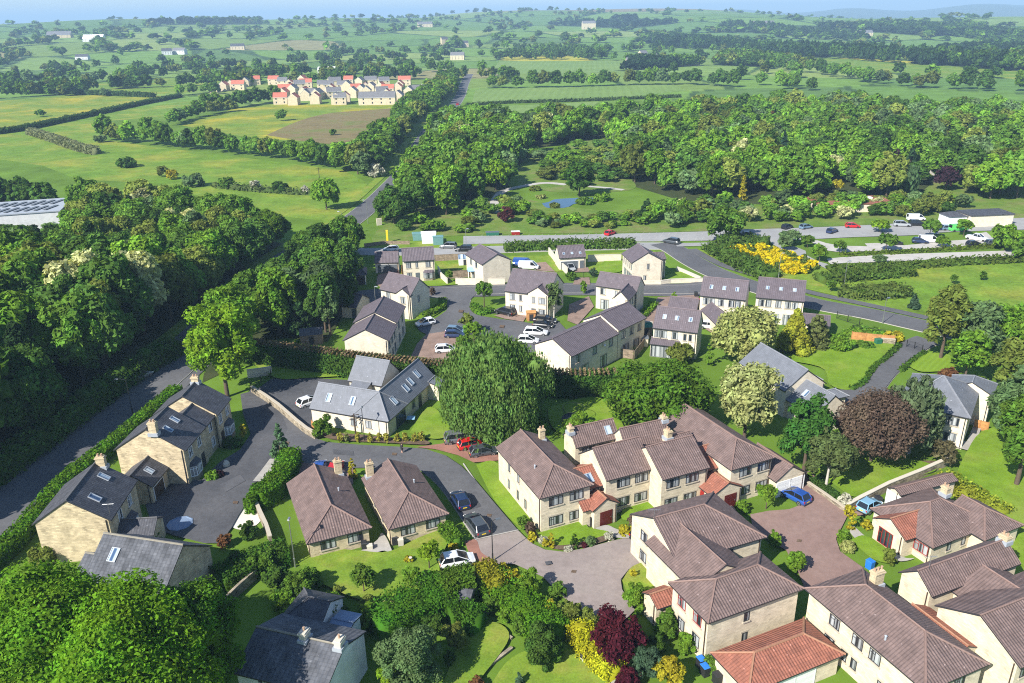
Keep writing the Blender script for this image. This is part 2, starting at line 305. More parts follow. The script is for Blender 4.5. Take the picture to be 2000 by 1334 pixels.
def ground():
    ds = np.concatenate([[0, 15, 30], np.arange(45, 900, 15), np.geomspace(900, 5200, 260), np.geomspace(5350, 16000, 60)])
    az = np.concatenate([np.arange(-180, -44, 4), np.arange(-44, 44, .16), np.arange(44, 181, 4)]); az[0] = -180; az[-1] = 180
    A, D = np.meshgrid(np.radians(az), ds); X = (D * np.sin(A)).ravel(); Y = (D * np.cos(A)).ravel(); Z = TZ(X, Y)
    Z[np.cos(A).ravel() < .3] = 0
    n, gap = parcels(X, Y, seeds); col = PCOL[pidx[n]] * (1 + .0 * X[:, None]); dd = D.ravel()
    mo = moor[n]; col[mo] = np.array((.20, .155, .075)) * (.9 + .2 * ((n[mo] * 7919) % 13 / 13)[:, None])
    wd = PWOOD[n]; col[wd] = (.045, .08, .022)
    hedge = (gap < np.clip(dd * .006, 5, 16)) & ~mo; col[hedge] = (.045, .085, .022)
    near = smooth(560, 640, dd)[:, None]; col = col * near + np.array((.10, .175, .02)) * (1 - near)
    far = smooth(5000, 6500, dd)[:, None]; col = col * (1 - far) + np.array((.06, .09, .05)) * far
    me = bpy.data.meshes.new('ground'); V = np.stack([X, Y, Z], 1); na, nd = len(az), len(ds)
    i, j = np.meshgrid(np.arange(nd - 1), np.arange(na - 1), indexing='ij'); i = i.ravel(); j = j.ravel(); Q = np.stack([i * na + j, i * na + j + 1, (i + 1) * na + j + 1, (i + 1) * na + j], 1)[:, ::-1]
    arr_mesh(me, V, Q); ca = me.color_attributes.new('field', 'FLOAT_COLOR', 'POINT'); ca.data.foreach_set('color', np.concatenate([col, np.ones((len(col), 1))], 1).astype('f').ravel())
    m, n_, l, b = newmat('ground_grass'); b.inputs['Roughness'].default_value = .95; b.inputs['Specular IOR Level'].default_value = .1
    at = N(n_, 'Attribute', attribute_name='field'); g = N(n_, 'NewGeometry'); t = N(n_, 'TexNoise', Scale=.06, Detail=9., Roughness=.65); l.new(g.outputs['Position'], t.inputs[0])
    mr = N(n_, 'MapRange'); mr.inputs[1].default_value = .3; mr.inputs[2].default_value = .7; mr.inputs[3].default_value = .7; mr.inputs[4].default_value = 1.3; l.new(t.outputs[0], mr.inputs[0])
    mu = N(n_, 'MixRGB', blend_type='MULTIPLY'); mu.inputs[0].default_value = 1; l.new(at.outputs[0], mu.inputs[1]); l.new(mr.outputs[0], mu.inputs[2]); l.new(mu.outputs[0], b.inputs['Base Color'])
    me.materials.append(m); tag(link('ground', me), 'green fields and grassy ground reaching out to the far hills', kind='structure')
def arr_mesh(me, V, Q, mi=None):
    me.vertices.add(len(V)); me.vertices.foreach_set('co', np.asarray(V, 'f').ravel())
    me.loops.add(Q.size); me.loops.foreach_set('vertex_index', Q.astype('i').ravel())
    me.polygons.add(len(Q)); me.polygons.foreach_set('loop_start', np.arange(0, Q.size, 4, dtype='i')); me.polygons.foreach_set('loop_total', np.full(len(Q), 4, 'i'))
    if mi is not None: me.polygons.foreach_set('material_index', np.asarray(mi, 'i'))
    me.update(calc_edges=True); me.validate()
ground()
zc = [.01]
def nz(): zc[0] += .004; return zc[0]
def dense(pts, closed, step):
    out = []; n = len(pts)
    for i in range(n if closed else n - 1):
        a, b = pts[i], pts[(i + 1) % n]; kk = max(1, int(hypot(b[0] - a[0], b[1] - a[1]) / step))
        out += [(a[0] + (b[0] - a[0]) * j / kk, a[1] + (b[1] - a[1]) * j / kk) for j in range(kk)]
    if not closed: out.append(pts[-1])
    return out
def spline(P, n=6):
    P = [np.array(p, float) for p in P]; out = []
    for i in range(len(P) - 1):
        a, b, c, d = P[max(i - 1, 0)], P[i], P[i + 1], P[min(i + 2, len(P) - 1)]
        for j in range(n):
            t = j / n; out.append(tuple(.5 * (2 * b + (c - a) * t + (2 * a - 5 * b + 4 * c - d) * t * t + (3 * b - a - 3 * c + d) * t ** 3)))
    out.append(tuple(P[-1])); return out
def sheet(name, pts, mat, label, z=None, sm=True, kind='structure'):
    W_ = [G(p) for p in pts]
    if sm: W_ = spline(W_ + [W_[0]], 5)[:-1]
    z = z or nz(); b = MB(); b.poly([(x, y, z) for x, y in W_]); a = sum(W_[i][0] * W_[(i + 1) % len(W_)][1] - W_[(i + 1) % len(W_)][0] * W_[i][1] for i in range(len(W_)))
    if a < 0: b.f[0].reverse()
    return tag(b.build(name, mat), label, kind=kind)
def offset(W_, o):
    out = []
    for i, p in enumerate(W_):
        a = np.array(W_[max(i - 1, 0)], float); b = np.array(W_[min(i + 1, len(W_) - 1)], float); d = b - a; d /= np.linalg.norm(d) + 1e-9
        out.append((p[0] - d[1] * o, p[1] + d[0] * o))
    return out
def ribbon(name, pts, width, mat, label, z=None, world=False, kerb=None, n=6, kind='structure'):
    W_ = spline(pts if world else [G(p) for p in pts], n); z = z or nz(); b = MB(); Lf, Rt = offset(W_, width / 2), offset(W_, -width / 2)
    for i in range(len(W_) - 1): b.poly([(*Rt[i], z), (*Rt[i + 1], z), (*Lf[i + 1], z), (*Lf[i], z)])
    o = tag(b.build(name, mat), label, kind=kind)
    if kerb:
        for e in (Lf, Rt): kerbline(e, kerb)
    return W_
KERB = plain('kerb_stone', (.36, .34, .31), .9, scale=8)
def kerbline(W_, label, h=.12, wd=.14):
    b = MB(); a_, b_ = offset(W_, wd / 2), offset(W_, -wd / 2); z0, z1 = -.05, h
    for i in range(len(W_) - 1):
        b.poly([(*b_[i], z1), (*b_[i + 1], z1), (*a_[i + 1], z1), (*a_[i], z1)]); b.poly([(*b_[i], z0), (*b_[i + 1], z0), (*b_[i + 1], z1), (*b_[i], z1)]); b.poly([(*a_[i + 1], z0), (*a_[i], z0), (*a_[i], z1), (*a_[i + 1], z1)])
    tag(b.build('kerb', KERB), label, kind='structure')
def kerbpx(pts, label, **kw): kerbline(spline([G(p) for p in pts], 6), label, **kw)
def dashes(W_, mat, dash, gap, wd, z, name, label, off=0):
    W_ = offset(W_, off); P = dense(W_, False, .5); b = MB(); s = 0; i = 0
    while i < len(P) - 1:
        j = min(i + int(dash * 2), len(P) - 1); Lf, Rt = offset(P[i:j + 1], wd / 2), offset(P[i:j + 1], -wd / 2)
        for q in range(len(Lf) - 1): b.poly([(*Rt[q], z), (*Rt[q + 1], z), (*Lf[q + 1], z), (*Lf[q], z)])
        i = j + int(gap * 2)
    tag(b.build(name, mat), label, kind='structure')
# ------------------------------------------------------------------ ground plan
GR = {
 'lawn': noisy('lawn', [(.115, .205, .012), (.14, .23, .016), (.175, .235, .032)], .12, 5, fine=.34),
 'stripe': noisy('striped_lawn', [(.14, .235, .014), (.16, .25, .02)], .25, 9, fine=.15, stripe=(.75, .35, .07)),
 'verge': noisy('verge', [(.11, .19, .016), (.15, .225, .022), (.215, .23, .04)], .2, 5, fine=.4),
 'meadow': noisy('meadow', [(.10, .19, .014), (.13, .21, .02), (.22, .24, .03)], .035, 1.2, fine=.45),
 'buttercup': noisy('buttercup_meadow', [(.12, .20, .018), (.18, .22, .022), (.32, .28, .02)], .03, 1.0, fine=.45),
 'crop': noisy('crop_field', [(.13, .21, .045), (.16, .24, .06)], .02, .8, fine=.15, stripe=(.1, .05, .05)),
 'brown': noisy('brown_field', [(.14, .115, .045), (.18, .14, .06), (.13, .15, .035)], .05, 1.5, fine=.25),
 'yellow': noisy('yellow_field', [(.34, .30, .02), (.26, .26, .03)], .03, 1.5, fine=.2),
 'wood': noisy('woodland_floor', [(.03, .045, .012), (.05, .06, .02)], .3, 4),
 'rough': noisy('rough_ground', [(.085, .155, .018), (.12, .18, .028), (.15, .16, .05)], .12, 3, fine=.35),
 'soil': noisy('soil_bed', [(.09, .06, .04), (.14, .10, .07)], 1.5, 12, fine=.4, bump=.05),
 'asphalt': noisy('asphalt', [(.075, .076, .084), (.098, .098, .104), (.115, .115, .12)], .12, 14, fine=.26, bump=.004, spec=.3, contrast=(.3, .7)),
 'dark_asphalt': noisy('dark_asphalt', [(.055, .057, .065), (.072, .073, .08), (.088, .088, .094)], .15, 14, fine=.28, bump=.004, spec=.3),
 'pink': noisy('pink_tarmac', [(.20, .165, .152), (.245, .205, .19), (.26, .225, .20)], .12, 12, fine=.22, bump=.004, contrast=(.3, .7)),
 'court': noisy('red_tarmac', [(.185, .12, .105), (.225, .15, .13), (.25, .175, .15)], .13, 12, fine=.22, bump=.004, contrast=(.3, .7)),
 'gravel': noisy('pale_gravel', [(.36, .34, .31), (.44, .42, .39)], .3, 10, fine=.15),
 'lot': noisy('car_park_tarmac', [(.25, .25, .25), (.30, .30, .295)], .15, 12, fine=.12),
 'paving': noisy('grey_paving', [(.30, .285, .26), (.36, .34, .31)], .6, 14, fine=.18),
 'patio': noisy('pale_patio', [(.60, .54, .46), (.66, .60, .52)], .8, 12, fine=.1),
 'white': noisy('road_paint', [(.62, .62, .6), (.7, .7, .68)], 2, 20, fine=.2),
}
def mpave(name, a, c, mort, bw=.2, bh=.1):
    m, n, l, b = newmat(name); b.inputs['Roughness'].default_value = .9; t = N(n, 'TexBrick', Scale=1.); t.inputs['Brick Width'].default_value = bw; t.inputs['Row Height'].default_value = bh; t.inputs['Mortar Size'].default_value = .008
    t.inputs['Color1'].default_value = c4(a); t.inputs['Color2'].default_value = c4(c); t.inputs['Mortar'].default_value = c4(mort); g = N(n, 'NewGeometry'); l.new(g.outputs['Position'], t.inputs[0])
    ns = N(n, 'TexNoise', Scale=.5, Detail=5.); l.new(g.outputs['Position'], ns.inputs[0]); mr = N(n, 'MapRange'); mr.inputs[1].default_value = .3; mr.inputs[2].default_value = .7; mr.inputs[3].default_value = .8; mr.inputs[4].default_value = 1.2; l.new(ns.outputs[0], mr.inputs[0])
    mu = N(n, 'MixRGB', blend_type='MULTIPLY'); mu.inputs[0].default_value = 1; l.new(t.outputs[0], mu.inputs[1]); l.new(mr.outputs[0], mu.inputs[2]); l.new(mu.outputs[0], b.inputs['Base Color']); return m
GR['block'] = mpave('block_paving', (.27, .185, .145), (.21, .14, .11), (.14, .10, .08)); GR['redblock'] = mpave('red_block_paving', (.30, .14, .10), (.24, .11, .08), (.15, .08, .06))
def watermat():
    m, n, l, b = newmat('pond_water'); b.inputs['Base Color'].default_value = (.02, .06, .11, 1); b.inputs['Roughness'].default_value = .05
    g = N(n, 'NewGeometry'); t = N(n, 'TexNoise', Scale=.8, Detail=3.); l.new(g.outputs['Position'], t.inputs[0]); bp = N(n, 'Bump', Strength=.15, Distance=.05); l.new(t.outputs[0], bp.inputs['Height']); l.new(bp.outputs[0], b.inputs['Normal']); return m
# fields
def tsheet(f, pts, *a, **kw): sheet(a[0], [f(*p) for p in pts], *a[1:], **kw)
tsheet(kt1, [(-300, 590), (0, 585), (500, 540), (1040, 560), (600, 640), (180, 735), (0, 745), (-300, 760)], 'meadow', GR['buttercup'], 'yellow flecked meadow at the left edge', sm=False)
tsheet(kt1, [(-300, 790), (180, 760), (640, 640), (1240, 570), (1180, 650), (640, 700), (600, 810), (980, 860), (1986, 985), (2130, 1060), (1986, 1290), (1500, 1240), (900, 1060), (450, 1040), (250, 960), (-300, 880)], 'meadow', GR['meadow'], 'large meadow left of the main road', sm=False)
tsheet(kt1, [(330, 500), (830, 455), (1350, 435), (1180, 520), (1040, 545), (500, 545)], 'meadow', GR['meadow'], 'meadow beside the far housing estate', sm=False)
tsheet(kt1, [(0, 500), (330, 480), (360, 490), (60, 522), (-200, 530)], 'field', GR['yellow'], 'strip of bright yellow crop', sm=False)
sheet('field', [(355, 245), (455, 213), (540, 203), (800, 206), (800, 215), (760, 240), (640, 280), (480, 268)], GR['buttercup'], 'field below the far housing estate', sm=False)
sheet('field', [(520, 264), (585, 236), (640, 222), (720, 215), (798, 212), (770, 240), (735, 272), (640, 281)], GR['brown'], 'rough brown field below the far estate')
tsheet(kt2, [(790, 515), (1920, 485), (2000, 520), (1500, 575), (1100, 590), (765, 605)], 'field', GR['crop'], 'pale green crop field right of the far road', sm=False)
tsheet(kt2, [(740, 617), (1100, 602), (1500, 582), (1420, 650), (1000, 690), (790, 690)], 'field', GR['crop'], 'nearer pale green crop field right of the far road', sm=False)
tsheet(kt2, [(860, 425), (930, 352), (1620, 350), (1680, 395), (1300, 440), (1250, 425)], 'field', GR['crop'], 'green field before the distant farm', sm=False)
tsheet(kt3, [(390, 320), (1000, 343), (2200, 430), (2200, 500), (1850, 450), (1100, 415), (450, 350)], 'field', GR['meadow'], 'bright field below the dark pine belt', sm=False)
# wood floors and rough ground
R_LEFT = [(-20, 395), (60, 405), (150, 428), (330, 430), (480, 458), (590, 486), (560, 503), (348, 692), (225, 768), (125, 842), (-20, 945), (-330, 1130), (-400, 700), (-330, 450)]
R_STRIP = [(395, 748), (455, 720), (485, 675), (560, 660), (640, 668), (668, 620), (690, 560), (700, 520), (690, 492), (650, 492), (585, 535), (500, 620), (430, 690), (400, 722)]
R_RIGHT = [(806, 350), (850, 268), (903, 242), (1000, 258), (1080, 250), (1160, 246), (1210, 238), (1330, 228), (1500, 222), (1700, 224), (2000, 238), (2500, 250), (2500, 360), (2050, 350), (1990, 390), (1900, 398), (1830, 388), (1780, 380), (1640, 392), (1500, 400), (1330, 392), (1240, 365), (1215, 330), (1180, 270), (1050, 290), (1005, 330), (985, 380), (900, 400), (810, 432), (770, 440), (735, 430), (775, 395)]
R_BELT = [(1260, 446), (1320, 445), (1500, 436), (1600, 433), (1700, 430), (1880, 415), (1880, 398), (1500, 404), (1330, 404), (1250, 410)]
R_BELT2 = [(1010, 447), (1260, 446), (1255, 425), (1160, 424), (1090, 428), (1010, 432)]
R_VERGE = [(640, 338), (735, 285), (800, 215), (850, 175), (893, 150), (893, 168), (868, 225), (842, 250), (797, 318), (775, 338), (745, 342), (700, 348)]
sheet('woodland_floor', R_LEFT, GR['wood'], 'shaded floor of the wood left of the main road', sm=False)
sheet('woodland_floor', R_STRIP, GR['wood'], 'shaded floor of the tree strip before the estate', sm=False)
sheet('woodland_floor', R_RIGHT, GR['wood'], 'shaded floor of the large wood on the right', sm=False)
sheet('rough_ground', [(1035, 300), (1180, 272), (1215, 330), (1240, 368), (1150, 375), (1060, 372), (1005, 345)], GR['rough'], 'rough clearing inside the wood')
sheet('rough_ground', [(735, 452), (790, 420), (900, 405), (985, 385), (1160, 410), (1330, 405), (1880, 396), (2100, 392), (2100, 425), (1860, 432), (1375, 452), (905, 460), (740, 478)], GR['rough'], 'rough grassland behind the car park')
sheet('lawn', [(1815, 318), (1850, 316), (1930, 320), (1920, 345), (1850, 345), (1815, 340)], GR['buttercup'], 'flowery garden lawn in the wood')
sheet('garden', [(1830, 352), (1900, 350), (2060, 356), (2060, 395), (1850, 392), (1800, 380)], GR['rough'], 'garden ground beside the red roofed pavilion')
sheet('meadow', [(1480, 545), (1660, 520), (2150, 490), (2250, 560), (2100, 640), (1820, 625), (1620, 575)], GR['meadow'], 'bright meadow right of the new road')
sheet('verge', [(1360, 486), (1420, 481), (1500, 478), (1620, 520), (1640, 560), (1500, 545), (1420, 517)], GR['verge'], 'grassy bank with yellow broom')
sheet('verge', [(720, 484), (760, 470), (905, 476), (1100, 474), (1290, 472), (1290, 478), (1000, 484), (720, 486)], GR['verge'], 'grass verge below the car park', sm=False)
sheet('verge', [(840, 500), (960, 500), (1080, 500), (1280, 490), (1290, 520), (1120, 530), (1000, 535), (860, 525)], GR['verge'], 'grass behind the estate gardens', sm=False)
water = sheet('pond', [kt2(*p) for p in [(1172, 1170), (1215, 1160), (1250, 1146), (1345, 1140), (1440, 1136), (1478, 1140), (1455, 1160), (1360, 1172), (1330, 1188), (1270, 1198), (1200, 1194)]], watermat(), 'small blue pond in the wood edge')
ribbon('path', [kt2(*p) for p in [(930, 1225), (900, 1190), (910, 1140), (960, 1095), (1090, 1065), (1200, 1052), (1310, 1062)]], 3.0, GR['gravel'], 'pale gravel path curving round the pond')
ribbon('path', [kt2(*p) for p in [(1440, 1072), (1540, 1080), (1640, 1092)]], 2.4, GR['gravel'], 'pale gravel path beyond the pond')
ribbon('path', [kt3(*p) for p in [(1420, 950), (1445, 985), (1490, 1020), (1600, 1030), (1750, 1030)]], 2.6, GR['gravel'], 'pale path through the garden')
sheet('clearing', [kt2(*p) for p in [(615, 790), (700, 785), (705, 815), (625, 825)]], GR['gravel'], 'bare sandy clearing beside the main road')
# roads
MAIN = [(-68, 45), (-64.9, 80), (-63.6, 92), (-61.5, 110.6), (-60, 125), (-58.2, 150), (-56.6, 185), (-52.7, 210), (-49, 226), (-44.6, 260), (-42.5, 290), (-41.2, 317), (-41, 345), (-42, 390), (-42, 450), (-39.6, 499), (-37, 570), (-36.4, 634), (-37.5, 700), (-39, 771), (-40, 900)]
MAIN_ = offset(MAIN, .7); ribbon('road', [(q[0] - .2, q[1]) for q in MAIN[7:]], 7.8, GR['asphalt'], 'far stretch of the main road', world=True, kerb='stone kerb along the far main road')
mw = ribbon('road', MAIN_[:8], 10.2, GR['asphalt'], 'main road running from the left corner to the horizon', world=True, kerb='stone kerb along the main road')
ribbon('verge', offset(MAIN, 7.5), 3., GR['verge'], 'dark grass verge beside the main road', world=True)
ribbon('pavement', offset(MAIN[:7], -5.5), 1.7, GR['asphalt'], 'pavement between the main road and the clipped hedge', world=True, z=.11)
zp = .06
dashes(spline(MAIN, 6), GR['white'], 4, 2, .14, zp, 'road_marking', 'white dashed centre line of the main road')
dashes(spline(MAIN[9:], 6), GR['white'], 300, 0, .12, zp, 'road_marking', 'white edge line of the main road', off=3.4); dashes(spline(MAIN[9:], 6), GR['white'], 300, 0, .12, zp, 'road_marking', 'white edge line of the main road', off=-3.8)
side = ribbon('road', [(660, 494), (705, 492), (830, 492), (960, 488), (1100, 484), (1230, 481), (1310, 481)], 6.5, GR['lot'], 'side street behind the estate', kerb='kerb of the side street')
newr = ribbon('road', [(1290, 476), (1318, 488), (1354, 511), (1399, 534), (1471, 560), (1540, 580), (1600, 596), (1694, 613), (1775, 631), (1850, 648), (1980, 676)], 6.6, GR['asphalt'], 'new estate road curving down to the right', kerb='pale kerb of the new estate road')
ribbon('path', [(1352, 487), (1380, 503), (1417, 521), (1480, 540), (1540, 560), (1600, 576), (1694, 596), (1812, 622)], 2.3, GR['asphalt'], 'tarmac footpath beside the new road')
ribbon('road', [(1320, 479), (1400, 477), (1480, 471), (1640, 462), (1760, 458), (1830, 455)], 3.2, GR['lot'], 'narrow lane below the car park')
est = ribbon('road', [(690, 583), (740, 577), (870, 571), (960, 567), (1110, 565), (1250, 566), (1340, 566), (1400, 560), (1440, 552)], 5.6, GR['asphalt'], 'estate road between the stone houses')
for o in (3.6, -3.6): ribbon('pavement', offset(est, o), 1.5, GR['asphalt'], 'pavement of the estate road', world=True, z=.10, n=1)
for o in (2.85, -2.85): kerbline([q for q in offset(est, o)] if o > 0 else [q for q in offset(est, o) if not (-24 < q[0] < -8)], 'kerb of the estate road', h=.13)
sheet('car_park', [(905, 462), (1100, 460), (1300, 455), (1375, 453), (1450, 449), (1530, 447), (1640, 443), (1760, 437), (1860, 432), (2150, 420), (2150, 445), (1940, 451), (1860, 454), (1760, 458), (1640, 463), (1480, 469), (1320, 472), (1100, 474), (905, 478)], GR['lot'], 'long pale tarmac car park', sm=False)
def baylines(p, q, n, d, label):
    a, b_ = np.array(G(p)), np.array(G(q)); b = MB(); t = (b_ - a) / np.linalg.norm(b_ - a); nn = np.array([-t[1], t[0]]); z = .055 + .01 * (zc[0] > .5)
    for i in range(n):
        c = a + (b_ - a) * i / (n - 1); e = c + nn * d + t * d * .35
        b.poly([(*(c - t * .04), zc[0] + .01), (*(c + t * .04), zc[0] + .01), (*(e + t * .04), zc[0] + .01), (*(e - t * .04), zc[0] + .01)])
    o = b.build('bay_lines', GR['gravel']); tag(o, label, kind='structure')
baylines((930, 477.5), (1370, 471.5), 34, 4.6, 'white bay lines along the near side of the car park'); baylines((930, 468.5), (1370, 462), 34, 4.6, 'white bay lines along the far side of the car park')
sheet('gravel_lot', [ki(*p) for p in [(-330, 395), (-240, 392), (-150, 420), (0, 450), (300, 455), (270, 425), (410, 420), (700, 445), (840, 432), (1060, 405), (1400, 382), (1410, 335), (1590, 300), (1720, 420), (1660, 440), (1100, 468), (500, 500), (0, 520), (-150, 500)]], GR['gravel'], 'pale gravel overflow car park', sm=False)
sheet('gravel_lot', [ki(*p) for p in [(-140, 592), (0, 577), (480, 547), (1000, 530), (1870, 502), (2200, 490), (2200, 545), (1500, 575), (1000, 600), (500, 625), (0, 641), (-110, 650)]], GR['gravel'], 'long pale gravel strip of the overflow car park', sm=False)
sheet('gravel_lot', [kh(*p) for p in [(1130, 265), (1210, 262), (1260, 360), (1400, 345), (1520, 395), (1525, 440), (1660, 510), (1780, 545), (1745, 590), (1600, 520), (1280, 395), (1150, 315)]], GR['lot'], 'entrance track of the overflow car park', sm=False)
sheet('court', [(872, 573), (928, 573), (918, 588), (920, 607), (935, 617), (975, 624), (1047, 636), (1036, 660), (1000, 668), (950, 660), (905, 652), (880, 647), (850, 652), (833, 654), (816, 642), (835, 632), (862, 615), (874, 603), (868, 588)], GR['asphalt'], 'grey turning court of the estate')
kerbpx([(924, 577), (918, 590), (920, 607), (935, 617), (975, 624), (1047, 636)], 'pale kerb round the estate court'); kerbpx([(1047, 636), (1034, 658)], 'pale kerb at the parking row')
sheet('parking_bay', [(833, 654), (880, 647), (905, 652), (900, 690), (880, 718), (835, 724), (795, 714), (815, 672)], GR['block'], 'brown block paved parking of the estate', sm=False)
sheet('parking_bay', [(1047, 636), (1090, 628), (1110, 650), (1070, 690), (1020, 690), (1030, 660)], GR['asphalt'], 'parking row beside the terrace', sm=False)
for pts, l in (([(738, 537), (779, 529), (781, 539), (748, 566), (735, 556)], 'block paved drive before the double garage'), ([(1041, 515), (1066, 513), (1084, 532), (1046, 529)], 'block paved yard behind the central house'), ([(1121, 526), (1148, 523), (1152, 532), (1123, 533)], 'block paved drive before the garage with skylights'), ([(1123, 544), (1151, 543), (1153, 557), (1119, 557)], 'block paved entrance before the black gates'),
    ([(1285, 582), (1364, 577), (1366, 602), (1340, 602), (1273, 642), (1226, 644), (1215, 630), (1250, 624), (1268, 608)], 'block paved yard among the estate houses'), ([(965, 618), (1000, 609), (1030, 617), (1022, 630), (985, 624)], 'block paved drive before the central house'), ([(1112, 596), (1150, 580), (1160, 600), (1128, 636), (1108, 628)], 'block paved yard beside the central house'), ([(1385, 625), (1412, 625), (1420, 645), (1395, 655), (1378, 645)], 'block paved drive between the tall houses')):
    sheet('driveway', pts, GR['block'], l, sm=False)
for pts, l in (([(1180, 511), (1214, 510), (1212, 532), (1165, 532)], 'small mown lawn of the corner house'), ([(1300, 540), (1330, 532), (1362, 549), (1300, 552)], 'small lawn by the estate road'), ([(830, 550), (850, 545), (890, 552), (892, 557), (832, 560)], 'front lawn of the double fronted house'), ([(806, 588), (845, 583), (868, 590), (866, 606), (840, 622), (815, 626)], 'lawn beside the grey gable')): sheet('lawn', pts, GR['lawn'], l)
# drives of the near group
sheet('road', [(490, 763), (545, 797), (585, 830), (615, 858), (640, 866), (700, 871), (780, 875), (830, 879), (870, 892), (900, 912), (930, 942), (965, 984), (1012, 1039), (930, 1057), (912, 1030), (872, 969), (845, 938), (815, 918), (735, 916), (640, 917), (600, 914), (575, 902), (566, 880), (556, 862), (530, 838), (500, 815), (476, 785)], GR['asphalt'], 'curving tarmac lane between the houses', sm=False)
sheet('driveway', [(470, 772), (498, 765), (545, 798), (562, 840), (548, 870), (541, 905), (516, 935), (492, 950), (482, 985), (466, 1010), (452, 1035), (430, 1064), (400, 1064), (345, 1050), (300, 1035), (285, 990), (320, 945), (395, 940), (430, 905), (470, 880), (490, 850), (475, 810)], GR['dark_asphalt'], 'dark shared drive before the stone houses', sm=False)
sheet('courtyard', [(495, 768), (530, 742), (590, 740), (690, 745), (660, 790), (625, 830), (600, 842), (560, 815)], GR['dark_asphalt'], 'dark tarmac yard behind the grey roofed house', sm=False)
sheet('parking_bay', [(578, 906), (690, 914), (690, 948), (556, 948)], GR['court'], 'red parking bay behind the bungalows', sm=False)
sheet('parking_bay', [(812, 876), (872, 868), (886, 855), (965, 875), (976, 902), (925, 906), (895, 892), (850, 880)], GR['redblock'], 'red block paved bay for three cars', sm=False)
sheet('road', [(930, 1057), (1012, 1039), (1025, 1052), (1040, 1065), (1065, 1077), (1100, 1081), (1140, 1075), (1190, 1061), (1225, 1053), (1265, 1045), (1300, 1060), (1290, 1085), (1262, 1098), (1228, 1115), (1212, 1135), (1215, 1155), (1240, 1195), (1220, 1215), (1150, 1205), (1100, 1170), (1060, 1130), (1005, 1105), (950, 1105), (938, 1080)], GR['pink'], 'pinkish tarmac turning head before the flats', sm=False)
sheet('courtyard', [(1465, 1008), (1500, 1001), (1540, 998), (1575, 985), (1520, 960), (1516, 940), (1585, 922), (1600, 953), (1645, 990), (1700, 975), (1715, 992), (1690, 1010), (1655, 1010), (1640, 1040), (1632, 1055), (1640, 1080), (1685, 1112), (1670, 1125), (1600, 1160), (1570, 1150), (1560, 1125), (1535, 1078), (1505, 1062), (1470, 1035)], GR['court'], 'red tarmac courtyard of the flats', sm=False)
sheet('pavement', [(908, 1060), (930, 1058), (940, 1082), (962, 1098), (945, 1104), (918, 1085)], GR['redblock'], 'red paved corner beside the turning head')
kerbpx([(545, 799), (585, 832), (615, 860), (640, 868), (700, 873), (780, 877), (812, 877)], 'pale kerb on the outer side of the lane'); kerbpx([(905, 906), (930, 942), (965, 984), (1012, 1039), (1025, 1052), (1040, 1065), (1065, 1077), (1100, 1081), (1140, 1075), (1190, 1061)], 'pale kerb curving before the flats'); kerbpx([(832, 928), (845, 938), (872, 969), (912, 1030), (932, 1060), (945, 1085), (962, 1098)], 'pale kerb beside the right bungalow'); kerbpx([(1262, 1098), (1228, 1115), (1212, 1135), (1215, 1155), (1240, 1195)], 'pale kerb of the round flower bed'); kerbpx([(1640, 1040), (1632, 1055), (1640, 1080), (1685, 1112)], 'pale kerb of the courtyard garden')
for pts, l in (([(650, 880), (690, 884), (692, 893), (652, 890)], 'darker repair patch on the lane'), ([(905, 975), (925, 970), (940, 992), (920, 998)], 'darker repair patch beside the navy car'), ([(430, 950), (470, 930), (480, 942), (442, 964)], 'darker repair patch on the shared drive'), ([(1480, 568), (1530, 582), (1524, 587), (1474, 572)], 'darker repair patch on the new road')): sheet('tarmac_patch', pts, GR['dark_asphalt'] if 'drive' not in l else GR['asphalt'], l, sm=False)
for x, y in ((560, 868), (770, 890), (955, 1010), (1120, 1120), (1560, 1060), (980, 640), (900, 610), (460, 985)): sheet('drain_cover', [(x - 5, y + 2), (x + 4, y + 3), (x + 6, y - 2), (x - 3, y - 3)], GR['soil'], 'small drain cover in the tarmac', sm=False)
sheet('line', [(930, 1056), (1012, 1038.2), (1012.5, 1040), (930.5, 1058)], GR['paving'], 'pale sett line across the lane', sm=False)
ribbon('footpath', [(505, 944), (522, 922), (538, 900)], 1.5, GR['paving'], 'pale footway beside the shared drive')
sheet('patio', [(448, 1010), (458, 993), (480, 985), (500, 985), (512, 1000), (506, 1022), (480, 1035), (455, 1031)], GR['patio'], 'round pale stone patio', z=.09)
ribbon('driveway', [(1812, 666), (1796, 672), (1776, 684), (1750, 704), (1722, 728), (1700, 755), (1680, 775)], 4.4, GR['asphalt'], 'curving tarmac drive to the grey roofed houses', kerb='pale edging of the curving drive')
sheet('driveway', [(1625, 766), (1690, 758), (1775, 770), (1770, 800), (1640, 795)], GR['asphalt'], 'tarmac yard of the grey roofed houses', sm=False)
sheet('terrace', [(1845, 872), (1900, 886), (1918, 832), (1903, 829), (1887, 866), (1850, 858)], GR['paving'], 'pale paved terrace round the grey hipped house', sm=False)
sheet('footpath', [(702, 1082), (720, 1088), (752, 1080), (765, 1095), (786, 1113), (794, 1111), (770, 1087), (757, 1058), (746, 1045), (738, 1058), (722, 1070)], GR['paving'], 'paved path between the bungalows')
sheet('footpath', [(1162, 1036), (1185, 1030), (1205, 1038), (1240, 1050), (1222, 1056), (1186, 1050)], GR['paving'], 'paved path to the porch of the flats')
sheet('footpath', [(1385, 1000), (1420, 990), (1436, 1002), (1395, 1012)], GR['paving'], 'paved path to the second porch')
sheet('footpath', [(1665, 1030), (1700, 1060), (1760, 1092), (1785, 1095), (1750, 1100), (1690, 1072), (1660, 1045)], GR['paving'], 'paved path to the bungalow door')
